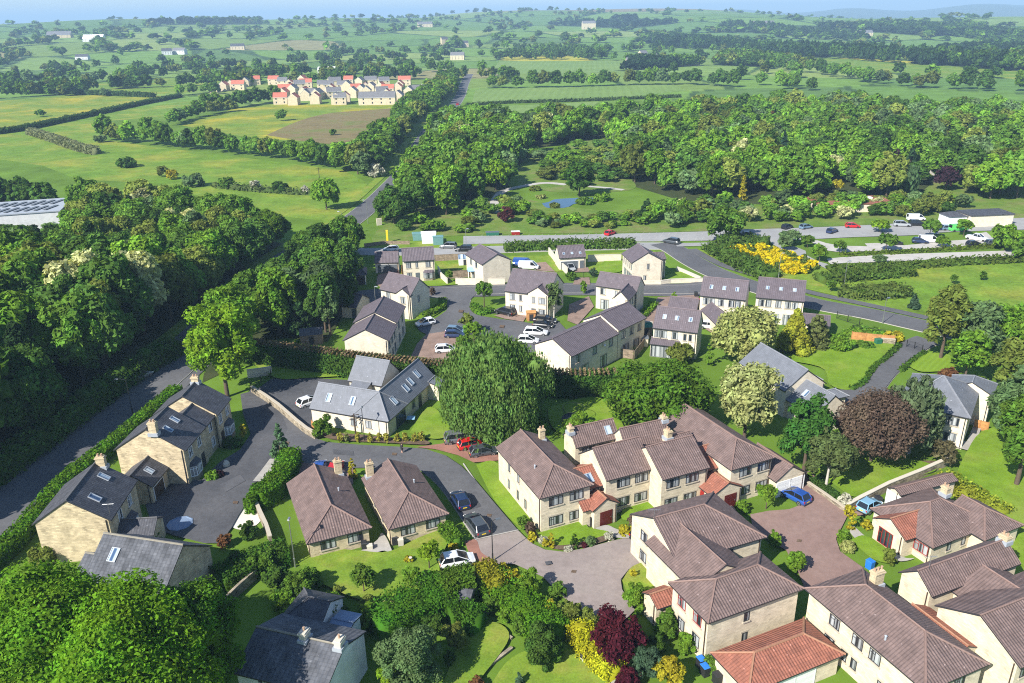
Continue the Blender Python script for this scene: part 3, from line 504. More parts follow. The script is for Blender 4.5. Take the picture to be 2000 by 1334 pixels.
sheet('gravel_bed', [(1115, 1265), (1140, 1280), (1165, 1310), (1175, 1340), (1200, 1340), (1195, 1310), (1155, 1275), (1128, 1255)], GR['paving'], 'grey gravel path by the yellow hedge')
sheet('flower_bed', [(622, 848), (700, 852), (760, 858), (830, 864), (832, 872), (760, 869), (650, 862)], GR['soil'], 'soil bed along the grey roofed house')
sheet('flower_bed', [(1025, 1035), (1050, 1060), (1090, 1078), (1140, 1072), (1190, 1058), (1180, 1048), (1130, 1062), (1090, 1068), (1055, 1048), (1038, 1028)], GR['soil'], 'soil bed edging the lawn of the flats')
sheet('bare_soil', [(1780, 905), (1835, 905), (1830, 918), (1795, 912)], GR['soil'], 'bare earth beside the garden wall')
for pts, l, mt in (([(930, 912), (965, 905), (1000, 940), (1045, 1010), (1030, 1035), (1010, 1030), (965, 980)], 'verge lawn beside the flats', 'lawn'), ([(1045, 1040), (1135, 1020), (1150, 1035), (1190, 1045), (1140, 1062), (1090, 1070), (1055, 1055)], 'small lawn before the flats', 'lawn'), ([(1215, 1000), (1290, 975), (1370, 990), (1340, 1010), (1225, 1022)], 'lawn between the two porches', 'lawn'),
    ([(582, 1100), (640, 1078), (700, 1080), (760, 1082), (830, 1050), (880, 1040), (860, 1100), (850, 1140), (760, 1180), (700, 1175), (640, 1150), (600, 1130)], 'garden lawn before the bungalows', 'verge'), ([(870, 1330), (905, 1250), (960, 1220), (995, 1250), (940, 1330), (920, 1360), (860, 1360)], 'lawn of the lower garden', 'verge'), ([(950, 1360), (1000, 1290), (1090, 1260), (1130, 1270), (1170, 1320), (1180, 1360)], 'lawn beside the barbecue', 'verge'),
    ([(1480, 700), (1530, 672), (1600, 660), (1720, 668), (1745, 678), (1720, 705), (1690, 745), (1660, 765), (1620, 755), (1600, 720)], 'front lawn of the grey roofed house', 'lawn'), ([(1770, 715), (1820, 690), (1870, 705), (1930, 745), (1940, 800), (1905, 770), (1880, 730), (1800, 730)], 'striped lawn behind the hipped house', 'stripe'), ([(1885, 890), (1935, 840), (2100, 850), (2200, 1000), (2200, 1200), (1990, 1150), (1900, 1110), (1960, 1010), (1870, 950)], 'broad lawn at the right edge', 'lawn'),
    ([(1590, 915), (1680, 900), (1770, 900), (1830, 920), (1760, 945), (1680, 975), (1640, 960)], 'shaded lawn below the copper beech', 'lawn'), ([(490, 710), (600, 718), (680, 735), (600, 742), (540, 742)], 'grass strip below the conifer hedge', 'lawn'), ([(800, 850), (835, 800), (865, 815), (880, 850), (850, 862)], 'lawn corner of the grey roofed house', 'lawn'), ([(1070, 800), (1170, 780), (1220, 850), (1150, 880), (1080, 840)], 'shaded lawn under the weeping birch', 'lawn'), ([(1215, 1140), (1235, 1112), (1270, 1105), (1290, 1140), (1280, 1185), (1240, 1190)], 'round lawn beside the flats', 'verge'), ([(1662, 1060), (1690, 1052), (1740, 1085), (1735, 1105), (1700, 1095)], 'small lawn at the bungalow door', 'lawn')):
    sheet('lawn', pts, GR[mt], l)
# ------------------------------------------------------------------ houses
class Wing: pass
def mkwing(O, u, L, Wd, ze, h, rid='u', hips=(0, 0), roof=None, zb=-.3, oe=.35, og=.1, wall=None):
    w = Wing(); w.O, w.u, w.L, w.W, w.ze, w.h, w.rid, w.hips, w.roof, w.zb, w.oe, w.og, w.wall = np.array(O), np.array(u), L, Wd, ze, h, rid, hips, roof, zb, oe, og, wall
    w.v = np.array([-w.u[1], w.u[0]]); return w
def P(A, B, D, ze, pitch=30, **kw):
    """wing surveyed from its eaves: A->B is one eaves edge, D the depth in metres, a third corner pixel, or a ridge-end pixel ('R0'/'R1' above end A/B, or 'RM' above mid AB for a gable on AB)"""
    a, b = np.array(G(A, ze)), np.array(G(B, ze)); L = np.linalg.norm(b - a); u = (b - a) / L; v = np.array([-u[1], u[0]])
    rid = kw.get('rid', 'u'); h = None
    if isinstance(D, tuple) and isinstance(D[0], str):
        if D[0] in ('R0', 'R1'):
            base = a if D[0] == 'R0' else b; best = None
            for hw in np.arange(1.5, 8, .05):
                q = base + v * hw; z0 = 0; lo, hi = 0., 8.
                for _ in range(25):
                    m = (lo + hi) / 2
                    if PR(q[0], q[1], ze + m)[1] > D[1][1]: lo = m
                    else: hi = m
                e = abs(PR(q[0], q[1], ze + lo)[0] - D[1][0])
                rise = lo / hw
                e += 0 if .3 < rise < 1.0 else 60 * (abs(rise - .65) - .35)
                if best is None or e < best[0]: best = (e, hw, lo)
            Wd = 2 * best[1]; h = best[2]
        elif D[0] == 'RM':
            q = (a + b) / 2; lo, hi = 0., 8.
            for _ in range(25):
                m = (lo + hi) / 2
                if PR(q[0], q[1], ze + m)[1] > D[1][1]: lo = m
                else: hi = m
            h = max(.25 * L, min(.5 * L, lo)); Wd = D[2]
    elif isinstance(D, tuple): Wd = float((np.array(G(D, ze)) - b) @ v)
    else: Wd = D
    if h is None: h = (Wd if rid == 'u' else L) / 2 * tan(RD(pitch))
    return mkwing(a, u, L, abs(Wd), ze, h, **kw)
def Rl(w, u0, v0, L, Wd, ze, pitch=30, **kw):
    h = (Wd if kw.get('rid', 'u') == 'u' else L) / 2 * tan(RD(pitch)) if 'h' not in kw else kw.pop('h')
    return mkwing(w.O + w.u * u0 + w.v * v0, w.u, L, Wd, ze, h, **kw)
WIN = {}
def win_mesh(wd, ht, n, fm, pm, sill=True, deep=.0):
    key = (wd, ht, n, fm, pm, sill)
    if key in WIN: return WIN[key]
    b = MB(); t = .075
    for x in [-wd / 2 + t / 2] + [(-wd / 2 + wd * i / n) for i in range(1, n)] + [wd / 2 - t / 2]: b.box((x, 0, 0), (t, .09, ht))
    for z in (0, ht - t): b.box((0, 0, z), (wd - .002, .084, t))
    if n > 1: b.box((-wd / 2 + wd / n / 2, 0, ht * .68), (wd / n - .02, .08, .05))
    if sill:
        b.box((0, -.03, -.13), (wd + .22, .18, .125), mi=1); b.box((0, 0, ht + .004), (wd + .3, .04, .2), mi=1)
    g = MB(); g.poly([(-wd / 2, -.012, 0), (wd / 2, -.012, 0), (wd / 2, -.012, ht), (-wd / 2, -.012, ht)])
    WIN[key] = (b.mesh('window', [M[fm], M['coping']]), g.mesh('pane', M[pm])); return WIN[key]
def garage_mesh(wd, ht, mt):
    key = ('g', wd, ht, mt)
    if key not in WIN:
        b = MB()
        nn = 6
        for i in range(nn): b.box((0, -.02 - .012 * (i % 2), ht * i / nn), (wd, .06, ht / nn - .015))
        f = MB()
        for x in (-wd / 2 - .05, wd / 2 + .05): f.box((x, -.01, 0), (.1, .12, ht + .1))
        f.box((0, -.01, ht + .002), (wd - .01, .115, .098))
        WIN[key] = (b.mesh('garage_door', M[mt]), f.mesh('frame', M['white_paint']))
    return WIN[key]
def door_mesh(wd, ht, mt):
    key = ('d', wd, ht, mt)
    if key not in WIN:
        b = MB(); b.box((0, -.02, 0), (wd, .06, ht))
        for z in (.2, ht * .55): b.box((0, -.055, z), (wd * .7, .02, ht * .32))
        hd = MB(); hd.box((wd * .38, -.08, ht * .48), (.05, .06, .14))
        WIN[key] = (b.mesh('door', M[mt]), hd.mesh('handle', M['metal']))
    return WIN[key]
KIND = {'w4': (2.4, 1.25, 4), 'w3': (1.8, 1.2, 3), 'w2': (1.25, 1.2, 2), 'w2t': (1.1, 1.35, 2), 'w1': (.62, 1.05, 1), 'w1t': (.55, 1.2, 1), 'fd': (1.8, 2.1, 2), 'fd3': (2.6, 2.1, 3), 'bay': (2.0, 1.45, 4)}
class House:
    def __init__(s, name, label, cat, wings, wall, roof, frame='dark_paint', pane='pane', group=None, pipes=True, fascia='dark_paint', partlabels=None):
        w0 = wings[0]; c = w0.O + w0.u * w0.L / 2 + w0.v * w0.W / 2; s.off = (c[0], c[1], 0)
        s.root = empty(name, s.off, label, cat, group); s.w = wings; s.frame, s.pane = frame, pane
        for i, w in enumerate(wings):
            s.walls(w, M[w.wall or wall]); s.roofs(w, M[w.roof or roof], M[fascia])
            if pipes and w.ze > 2.2 and i < 3: s.pipe(w)
    def walls(s, w, mat):
        b = MB(); ov = []; u, v = w.u, w.v
        if w.rid == 'u': iu, iv = (w.oe if w.hips[0] else w.og, w.oe if w.hips[1] else w.og), (w.oe, w.oe)
        else: iv, iu = (w.oe if w.hips[0] else w.og, w.oe if w.hips[1] else w.og), (w.oe, w.oe)
        w.iu, w.iv = iu, iv
        x0, x1, y0, y1 = iu[0], w.L - iu[1], iv[0], w.W - iv[1]; span = w.W if w.rid == 'u' else w.L
        sl = w.h / (span / 2); zt = w.ze + w.oe * sl - .20; za = w.ze + w.h - .2; w.zt = zt
        q = lambda a, c, z: (*(w.O + u * a + v * c), z)
        C = [(x0, y0), (x1, y0), (x1, y1), (x0, y1)]
        for i in range(4):
            a, c = C[i], C[(i + 1) % 4]; pts = [q(*a, w.zb), q(*c, w.zb), q(*c, zt)]
            gable = (w.rid == 'u' and ((i == 1 and not w.hips[1]) or (i == 3 and not w.hips[0]))) or (w.rid == 'v' and ((i == 0 and not w.hips[0]) or (i == 2 and not w.hips[1])))
            if gable: pts.append(q((a[0] + c[0]) / 2, (a[1] + c[1]) / 2, za))
            pts.append(q(*a, zt)); b.uvpoly(pts)
        b.poly([q(*c, w.zb) for c in C[::-1]])
        b.build('wall', mat, s.root, s.off)
    def roofs(s, w, mat, fas):
        t = .15; b = MB(); u, v, L, Wd = w.u, w.v, w.L, w.W; O = w.O
        if w.rid == 'v': O = w.O + u * L; u, v = v, -u; L, Wd = Wd, L
        h = w.h; ins = min(Wd / 2, L / 2 - .05); r0 = ins if w.hips[0] else 0; r1 = L - (ins if w.hips[1] else 0)
        q = lambda a, c, z: (*(O + u * a + v * c), w.ze + z)
        E = [q(0, 0, 0), q(L, 0, 0), q(L, Wd, 0), q(0, Wd, 0)]; R0, R1 = q(r0, Wd / 2, h), q(r1, Wd / 2, h)
        dn = lambda p: (p[0], p[1], p[2] - t)
        pl = [[E[0], E[1], R1, R0], [E[2], E[3], R0, R1]]
        if w.hips[0]: pl.append([E[3], E[0], R0])
        if w.hips[1]: pl.append([E[1], E[2], R1])
        for p in pl: b.uvpoly(p); b.uvpoly([dn(x) for x in p[::-1]], 1)
        def edge(p, q_): b.uvpoly([dn(p), dn(q_), q_, p], 1)
        edge(E[0], E[1]); edge(E[2], E[3])
        if w.hips[1]: edge(E[1], E[2])
        else: edge(E[1], R1); edge(R1, E[2])
        if w.hips[0]: edge(E[3], E[0])
        else: edge(E[3], R0); edge(R0, E[0])
        up = lambda p: (p[0], p[1], p[2] + .03)
        caps = [(R0, R1)]
        if w.hips[0]: caps += [(E[0], R0), (E[3], R0)]
        if w.hips[1]: caps += [(E[1], R1), (E[2], R1)]
        for a, c in caps:
            if np.linalg.norm(np.array(a) - np.array(c)) > .2: b.tube([up(a), up(c)], .11, 5, 2)
        rc = RIDGE.get(mat.name, mat)
        b.build('roof', [mat, fas, rc], s.root, s.off)
        w.rf = (O, u, v, L, Wd)
    def pipe(s, w):
        b = MB(); p = w.O + w.u * (w.L - w.iu[1] - .25) + w.v * (w.iv[0] - .07); b.tube([(*p, 0), (*p, w.zt)], .055, 5)
        b.build('downpipe', M['brown_paint' if s.frame == 'dark_paint' else 'dark_paint'], s.root, s.off)
    def fr(s, i, f):
        w = s.w[i]; x0, x1, y0, y1 = w.iu[0], w.L - w.iu[1], w.iv[0], w.W - w.iv[1]; u, v = w.u, w.v
        o, t, ln = [(w.O + u * x0 + v * y0, u, x1 - x0), (w.O + u * x1 + v * y0, v, y1 - y0), (w.O + u * x1 + v * y1, -u, x1 - x0), (w.O + u * x0 + v * y1, -v, y1 - y0)][f]
        return o, t, ln
    def put(s, name, me, i, f, fr, z, child=None, color=None, out=0.):
        o, t, ln = s.fr(i, f); p = o + t * ln * fr + np.array([t[1], -t[0]]) * out
        ob = link(name, me, s.root, (p[0] - s.off[0], p[1] - s.off[1], z), atan2(t[1], t[0]))
        if child: link(child[0], child[1], ob)
        return ob
    def win(s, i, f, kind, fr, z, frame=None, pane=None, sill=True):
        wd, ht, n = KIND[kind] if isinstance(kind, str) else kind
        for x in (fr if isinstance(fr, (list, tuple)) else [fr]):
            a, g = win_mesh(wd, ht, n, frame or s.frame, pane or s.pane, sill); s.put('window', a, i, f, x, z, ('pane', g))
    def door(s, i, f, fr, mt='red_paint', wd=.95, ht=2.05, z=0.02):
        a, h = door_mesh(wd, ht, mt); s.put('door', a, i, f, fr, z, ('handle', h))
    def garage(s, i, f, fr, mt='white_paint', wd=2.3, ht=2.05):
        a, h = garage_mesh(wd, ht, mt); s.put('garage_door', a, i, f, fr, 0.02, ('frame', h))
    def bay(s, i, f, fr, z, wd=2.4, ht=1.5, roofm='slate'):
        b = MB(); d = .65
        pts = [(-wd / 2, 0), (-wd / 2 + .45, -d), (wd / 2 - .45, -d), (wd / 2, 0)]
        for j in range(3):
            a, c = pts[j], pts[j + 1]; b.uvpoly([(*a, -z), (*c, -z), (*c, 0), (*a, 0)], 0); b.uvpoly([(*a, 0), (*c, 0), (*c, ht), (*a, ht)], 1)
            ln = hypot(c[0] - a[0], c[1] - a[1]); nb = 2 if j != 1 else 4; ang = atan2(c[1] - a[1], c[0] - a[0])
            for q in range(nb + 1):
                b.box((a[0] + (c[0] - a[0]) * q / nb, a[1] + (c[1] - a[1]) * q / nb, 0), (.08, .1, ht), ang, 2)
            for zz in (0, ht * .7, ht - .09): b.box(((a[0] + c[0]) / 2, (a[1] + c[1]) / 2, zz), (ln, .09, .08), ang, 2)
        e = .15; P4 = [(-wd / 2 - e, 0), (-wd / 2 + .4, -d - e), (wd / 2 - .4, -d - e), (wd / 2 + e, 0)]; top = [(-wd / 2 + .3, 0, ht + .5), (wd / 2 - .3, 0, ht + .5)]
        Pz = [(x, y, ht) for x, y in P4]; b.uvpoly([Pz[1], Pz[2], top[1], top[0]], 3); b.poly([Pz[0], Pz[1], top[0]], 3); b.poly([Pz[2], Pz[3], top[1]], 3); b.poly(Pz[::-1], 2)
        s.put('bay_window', b.mesh('bay_window', [M['wall_stone'], M[s.pane], M[s.frame], M[roofm]]), i, f, fr, z)
    def onroof(s, i, side, fu, fv):
        """point and frame on roof slope: side 0/1 (first or opposite slope in ridge frame)"""
        w = s.w[i]; O, u, v, L, Wd = w.rf
        if side == 1: O = O + u * L + v * Wd; u, v = -u, -v
        p = O + u * L * fu + v * Wd / 2 * fv; z = w.ze + w.h * fv; th = atan2(w.h, Wd / 2)
        return p, z, u, v, th
    def skylight(s, i, side, fu, fv, wd=.8, ln=1.1):
        p, z, u, v, th = s.onroof(i, side, fu, fv); key = ('sky', wd, ln)
        if key not in WIN:
            b = MB()
            for x in (-wd / 2, wd / 2): b.box((x, 0, 0), (.09, ln + .09, .12))
            for y in (-ln / 2, ln / 2): b.box((0, y, 0), (wd, .088, .118))
            g = MB(); g.poly([(-wd / 2, -ln / 2, .07), (wd / 2, -ln / 2, .07), (wd / 2, ln / 2, .07), (-wd / 2, ln / 2, .07)])
            WIN[key] = (b.mesh('skylight', M['lead']), g.mesh('pane', M['skylight']))
        o = link('skylight', WIN[key][0], s.root); o.matrix_local = Matrix.Translation((p[0] - s.off[0], p[1] - s.off[1], z + .0)) @ Matrix.Rotation(atan2(u[1], u[0]), 4, 'Z') @ Matrix.Rotation(th, 4, 'X')
        link('pane', WIN[key][1], o)
    def chimney(s, i, fu, fv, top=1.3, size=(1.0, .65), side=0, wall='stone', pots=2):
        w = s.w[i]; O, u, v, L, Wd = w.rf; p = O + u * L * fu + v * Wd * fv; z0 = w.ze + w.h * (1 - abs(fv - .5) * 2) - .5; b = MB(); hgt = w.ze + w.h + top * .62 - z0
        rz = atan2(v[1], v[0]); b.box((p[0], p[1], z0), (size[0], size[1], hgt), rz); b.box((p[0], p[1], z0 + hgt - .25), (size[0] + .16, size[1] + .16, .13), rz)
        b.box((p[0], p[1], z0 + .1), (size[0] + .3, size[1] + .3, .45), rz, 1)
        c = b.build('chimney', [M[wall], M['lead']], s.root, s.off)
        for q in range(pots):
            k_ = MB(); d = (q - (pots - 1) / 2) * .42; k_.lathe([(.11, 0), (.09, .26), (.12, .28), (.12, .33), (.08, .33)], (p[0] + v[0] * d, p[1] + v[1] * d, z0 + hgt), 8); k_.build('chimney_pot', M['terracotta'], c, s.off)
    def vent(s, i, side, fu, fv):
        p, z, u, v, th = s.onroof(i, side, fu, fv); b = MB(); b.lathe([(.09, -.1), (.09, .4), (.14, .42), (.02, .5)], (p[0], p[1], z), 7); b.build('vent_pipe', M['lead'], s.root, s.off)
    def aerial(s, x, y, z):
        b = MB(); b.tube([(x, y, z), (x, y, z + 1.4)], .025, 4); b.tube([(x - .6, y, z + 1.3), (x + .6, y + .1, z + 1.3)], .02, 4)
        for q in range(7): b.tube([(x - .6 + q * .2, y - .25 + q * .015, z + 1.3), (x - .6 + q * .2, y + .25 + q * .015, z + 1.3)], .012, 3)
        b.build('aerial', M['metal'], s.root, s.off)
    def dish(s, i, f, fr, z):
        b = MB(); b.lathe([(.02, 0), (.18, .04), (.3, .12), (.28, .12), (.02, .02)], (0, 0, 0), 10); me = b.mesh('satellite_dish', M['metal']); o = s.put('satellite_dish', me, i, f, fr, z, out=.2); o.rotation_euler = (RD(65), 0, o.rotation_euler[2])
RIDGE = {}
for nm, c in (('brown_pantile', (.20, .13, .11)), ('red_tile', (.30, .15, .09)), ('dark_slate', (.09, .09, .095)), ('blue_grey_slate', (.2, .21, .235)), ('old_stone_slate', (.22, .20, .16)), ('plum_tile', (.16, .125, .135))): RIDGE[nm] = plain(nm + '_ridge', c, .8, var=.3)
def off2(p, w): return p
AB = dict(wall='apart', roof='pantile', frame='dark_paint'); ES = dict(wall='cream', roof='purple', frame='grey_paint')
# --- left row of old stone houses
w = P(k1(1192, 506), k1(1705, 505), k1(1822, 375), 5.2, 32, rid='v')
ha = House('stone_house', 'stone house with slate roof under the tall lime trees, farthest up the shared drive', 'house', [w], 'stone', 'slate', 'white_paint')
ha.win(0, 1, 'w2t', [.22, .74], 3.3); ha.bay(0, 1, .62, .75); ha.door(0, 1, .2, 'brown_paint'); ha.chimney(0, .55 * 0 + .92, .5)
w = P(k1(885, 780), k1(1450, 786), k1(1590, 600), 5.2, 33, rid='v')
w2 = Rl(w, w.L * .36, w.W, w.L * .62, 4.6, 5.0, 33, rid='v'); w3 = Rl(w, w.L * .2, -4.6, w.L * .52, 4.75, 2.7, 33, rid='v')
hb = House('stone_house', 'stone house with a chimney on its lit gable and a low dark garage door', 'house', [w, w2, w3], 'stone', 'slate', 'white_paint')
hb.win(0, 1, 'w2t', [.28, .72], 3.35); hb.bay(0, 1, .32, .75); hb.door(0, 1, .78, 'dark_paint'); hb.win(1, 1, 'w2t', .5, 3.3); hb.win(1, 1, 'w2t', .55, .9)
for a in ((0, 0, .34, .62), (0, 0, .72, .66)): hb.skylight(*a, wd=.7, ln=1.2)
hb.skylight(2, 0, .5, .55); hb.garage(2, 1, .42, 'brown_paint', 2.5); hb.chimney(0, .04, .40, 1.5)
w = P(k1(245, 1366), k1(868, 1330), k1(1222, 1008), 5.2, 34, rid='v')
hc = House('stone_house', 'stone house with broad lit gable and two skylights, nearest the long clipped hedge', 'house', [w, Rl(w, w.L - .4, .8, 4.2, 3.8, 2.4, 30)], 'stone', 'slate', 'white_paint')
hc.skylight(0, 0, .28, .55, .75, 1.3); hc.skylight(0, 0, .76, .66, .75, 1.3); hc.win(0, 1, 'w2t', [.35, .72], 3.3); hc.bay(0, 1, .6, .75); hc.win(0, 1, 'w2t', .2, .9); hc.chimney(0, .97, .42)
hc.aerial(*(w.O + w.u * w.L * .97 + w.v * .6), 5.6)
w = P((415, 1065), (267, 1043), 8.6, 3.9, 36, roof='oldslate')
hd = House('slate_cottage', 'old cottage with weathered stone slates and one skylight, half hidden by the big maples', 'cottage', [w, Rl(w, w.L - .2, 2.0, 3.2, 4.6, 2.6, 33, roof='oldslate')], 'stone', 'oldslate', 'white_paint')
hd.skylight(0, 1, .24, .62, .9, 1.4)
hd.win(0, 1, 'w2', .4, 1.2)
w = P((455, 1315), (633, 1358), ('R1', (673, 1262)), 4.2, roof='oldslate')
he = House('white_cottage', 'white rendered cottage with mossy slate roof and two cream chimneys', 'cottage', [w, Rl(w, -.5, w.W - .6, w.L * .52, 5.2, 3.4, 30, roof='slate', hips=(1, 0)), Rl(w, w.L * .5, w.W - .3, w.L * .26, 3.4, 3.1, 12, roof='tarp_and_shaded_pool')], 'white', 'oldslate', 'white_paint')
he.chimney(0, .95, .5, 1.3, (.9, .62), wall='pale_stone', pots=1); he.chimney(0, .56, .5, 1.3, (.9, .62), wall='pale_stone', pots=1); he.win(0, 0, 'w2', [.3, .7], 2.6); he.win(0, 0, 'w2', [.3], .6)
# --- two bungalows
def bung(A, B, C, label, ch):
    w = P(A, B, C, 2.5, 27, hips=(0, 1)); h = House('stone_bungalow', label, 'bungalow', [w], 'stone2', 'pantile', 'dark_paint')
    h.win(0, 1, (1.7, 1.15, 3), [.3, .76], .95); h.chimney(0, *ch, 1.0, (.9, .6)); h.vent(0, 1, .55, .55); h.win(0, 0, 'w1', [.4, .7], 1.1); h.win(0, 2, 'w2', [.3, .6], 1.0); h.door(0, 2, .45, 'brown_paint'); return h
b1 = bung((558.7, 944), (598.7, 1063), (726, 1029), 'stone bungalow with brown hipped roof beside the round pale patio', (.1, .86))
b2 = bung((705, 934), (758.7, 1035), (877.5, 1004), 'stone bungalow with brown hipped roof beside the lane with two parked cars', (.06, .14))
# --- grey roofed house in the middle
w1 = P((603.7, 797.7), (758.7, 824), ('R0', (620, 746.5)), 2.7, hips=(0, 1))
w2 = P((758.7, 824), (852.5, 737.7), 10.2, 2.7, hips=(1, 0)); w2.W = w1.W; w2.h = w1.h
w3 = P((678.7, 743.5), (745, 754.5), ('R0', (692.5, 695)), 2.7)
hg = House('grey_roofed_house', 'low cream house with a smooth grey U shaped roof, left of the weeping birch', 'house', [w1, w2, w3, Rl(w2, w2.L - 2.6, -1.8, 2.6, 4, 2.5, 15), Rl(w3, 1.2, -1.6, 3.2, 3.2, 2.5, 18)], 'cream', 'slate2', 'grey_paint')
for a in ((0, 0, .2, .5), (0, 0, .5, .52)): hg.skylight(*a, wd=.8, ln=1.3)
for a in ((1, 0, .26, .42), (1, 0, .52, .48), (1, 0, .64, .55), (1, 0, .80, .6)): hg.skylight(*a, wd=.85, ln=1.3)
hg.win(0, 0, (1.0, 1.2, 2), [.56, .75], .9); hg.win(1, 0, (3.0, 2.1, 4), .25, .05, sill=False, pane='pane_dark'); hg.win(1, 0, (1.0, 1.2, 2), .52, .9); hg.door(1, 0, .66, 'dark_paint')
# --- flats, big block
Lw = P((967.5, 874), (1053.7, 974.7), (1160, 946.5), 5.15, 27, hips=(0, 1))
fl = House('flats_block', 'two storey stone flats with brown hipped roof at the lane corner', 'flats', [Lw], **AB)
fl.win(0, 1, 'w3', [.3, .72], 3.5); fl.win(0, 1, 'w3', [.3, .72], .85); fl.win(0, 0, 'w1t', [.28, .5], 3.5); fl.win(0, 0, 'w1t', [.26, .48, .66], 1.0); fl.vent(0, 0, .62, .5); fl.chimney(0, .12, .82, .6, (.7, .6), pots=2)
M1 = P(k3(740, 1022), k3(1110, 925), ('R0', k3(628, 765)), 5.15)
p1 = P(k3(628, 1262), k3(846, 1192), ('RM', k3(742, 1160), 4.5), 2.55, rid='v', roof='redtile')
fm = House('flats_block', 'stone flats in mid row with a red tiled link and porch on their left', 'flats', [M1, Rl(M1, -4.2, .9, 4.2, M1.W - 1.6, 4.0, 28, roof='redtile'), p1, Rl(M1, -3.6, -1.0, 3.4, 3.2, 2.5, 28, roof='redtile')], **AB)
fm.win(0, 0, 'w3', [.38, .78], 3.5); fm.win(0, 0, 'w3', [.38, .78], .85); fm.door(2, 0, .52, 'porch_shade_red', 1.7, 1.95); fm.door(2, 3, .5, 'red_paint', .9); fm.skylight(1, 0, .7, .45, 1.0, 1.2)  # dark red front leaf paints the shade of the open porch
M2 = P(k3(1180, 1015), k3(1550, 915), ('R0', k3(1045, 755)), 5.15)
p2 = P(k3(1562, 1146), k3(1815, 1066), ('RM', k3(1690, 1036), 5.0), 2.55, rid='v', roof='redtile')
fn = House('flats_block', 'stone flats in mid row with a red tiled gabled porch on their right', 'flats', [M2, Rl(M2, M2.L, 1.0, 3.4, M2.W - 1.8, 4.0, 28, roof='redtile'), p2], **AB)
fn.win(0, 0, 'w3', [.24, .66], 3.5); fn.win(0, 0, 'w3', [.22, .64], .85); fn.door(2, 0, .62, 'porch_shade_red', 1.8, 2.0); fn.door(2, 3, .55, 'red_paint', .95)  # second porch: shade of its opening painted as a dark red leaf
N1 = P(k3(500, 765), k3(845, 685), ('R0', k3(462, 608)), 5.15)
fo = House('flats_block', 'brown roofed flats behind the row with a chimney and bare gable facing left', 'flats', [N1], **AB); fo.skylight(0, 0, .8, .5); fo.chimney(0, .0, .42, .7, (.8, .6)); fo.win(0, 0, 'w3', [.3, .7], 3.5)
N2 = P(k3(893, 775), k3(1250, 695), ('R0', k3(850, 612)), 5.15)
fp = House('flats_block', 'brown roofed flats behind the row in front of the dense round tree', 'flats', [N2], **AB); fp.chimney(0, .98, .5, .8, (.8, .6)); fp.skylight(0, 0, .25, .3, .6, .6); fp.win(0, 0, 'w3', [.3, .7], 3.5)
Rw = P((1428, 919), (1516, 893), 14.5, 5.15, 28, rid='v', hips=(1, 0))
gw = P(k4(60, 1030), k4(306, 955), ('RM', k4(198, 906), 6.5), 2.45, rid='v')
fq = House('flats_block', 'two storey stone flats with long hipped roof next to the white double garage', 'flats', [Rw, Rl(Rw, -3.2, 5, 3.4, 7, 4.6, 27)], **AB)
fq.win(0, 0, 'w3', [.35, .80], 3.5); fq.win(0, 0, 'w3', [.36, .80], .85); fq.chimney(1, .0, .5, 1.6, (.9, .7))
gg = House('garage', 'stone double garage with two white doors beside the blue car', 'garage', [gw], **AB); gg.garage(0, 0, [.27, .74][0], 'white_paint', 2.2); gg.garage(0, 0, .74, 'white_paint', 2.2)
# --- flats, lower right
Q1 = P((1305, 1137.7), (1382.5, 1217.7), (1568.7, 1147.7), 5.15, 27, rid='v', hips=(1, 1))
q3 = Rl(Q1, -6.6, 1.6, 8.5, 7.2, 4.95, 28); q4 = Rl(Q1, -2.6, -1.2, 2.8, 2.6, 2.5, 28, roof='redtile', rid='v')
fr_ = House('flats_block', 'two storey flats with red framed windows above the purple bush and red roofed garage', 'flats', [Q1, q3, q4], **AB)
fr_.win(0, 0, 'w2', [.28, .72], 3.45, frame='red_paint'); fr_.win(0, 0, 'w2t', [.3, .72], .9); fr_.win(0, 1, 'w1', [.42, ], 3.4); fr_.win(0, 1, 'w1', [.42], 1.0); fr_.win(1, 3, 'w1', .8, 3.4, frame='red_paint'); fr_.door(2, 3, .5, 'brown_paint'); fr_.win(0, 2, 'w2', [.3, .7], 3.4)
Q2 = P((1322.5, 1100), (1497.5, 1049), 9.4, 5.15, 27, hips=(0, 1))
fs = House('flats_block', 'two storey flats whose lit gable with four windows faces the pink turning head', 'flats', [Q2], **AB)
fs.win(0, 3, (1.3, 1.25, 2), [.3, .78], 3.4); fs.win(0, 3, (1.3, 1.25, 2), [.3, .8], .9); fs.win(0, 0, 'w2', .6, 3.4); fs.aerial(*(Q2.O + Q2.v * 4.6), 7.3)
QG = P((1570, 1206.5), (1387.5, 1275), (1470, 1352), 2.45, 25, hips=(1, 1), roof='redtile')
qg = House('garage', 'long garage with bright red hipped roof at the bottom edge of the frame', 'garage', [QG], 'apart', 'redtile', 'dark_paint')
for f in (.18, .4, .62): qg.garage(0, 2, f, 'white_paint', 2.2)
Sw = P((1571, 1149), (1808, 1351.6), (1925, 1291.5), 5.15, 27, hips=(1, 1))
ft = House('flats_block', 'two storey flats with the largest brown hipped roof, right of the red roofed garage', 'flats', [Sw], **AB)
ft.win(0, 0, 'w2', [.26, .47, .62], 3.4); ft.win(0, 0, (.7, 1.1, 1), [.38, .47], .9); ft.win(0, 0, 'w2', .24, .9); ft.win(0, 1, 'w2', [.3, .62], 3.4); ft.vent(0, 0, .62, .3); ft.chimney(0, .2, .82, .5, (1.1, .7), pots=3); ft.win(0, 0, 'w2', [.72], .9)
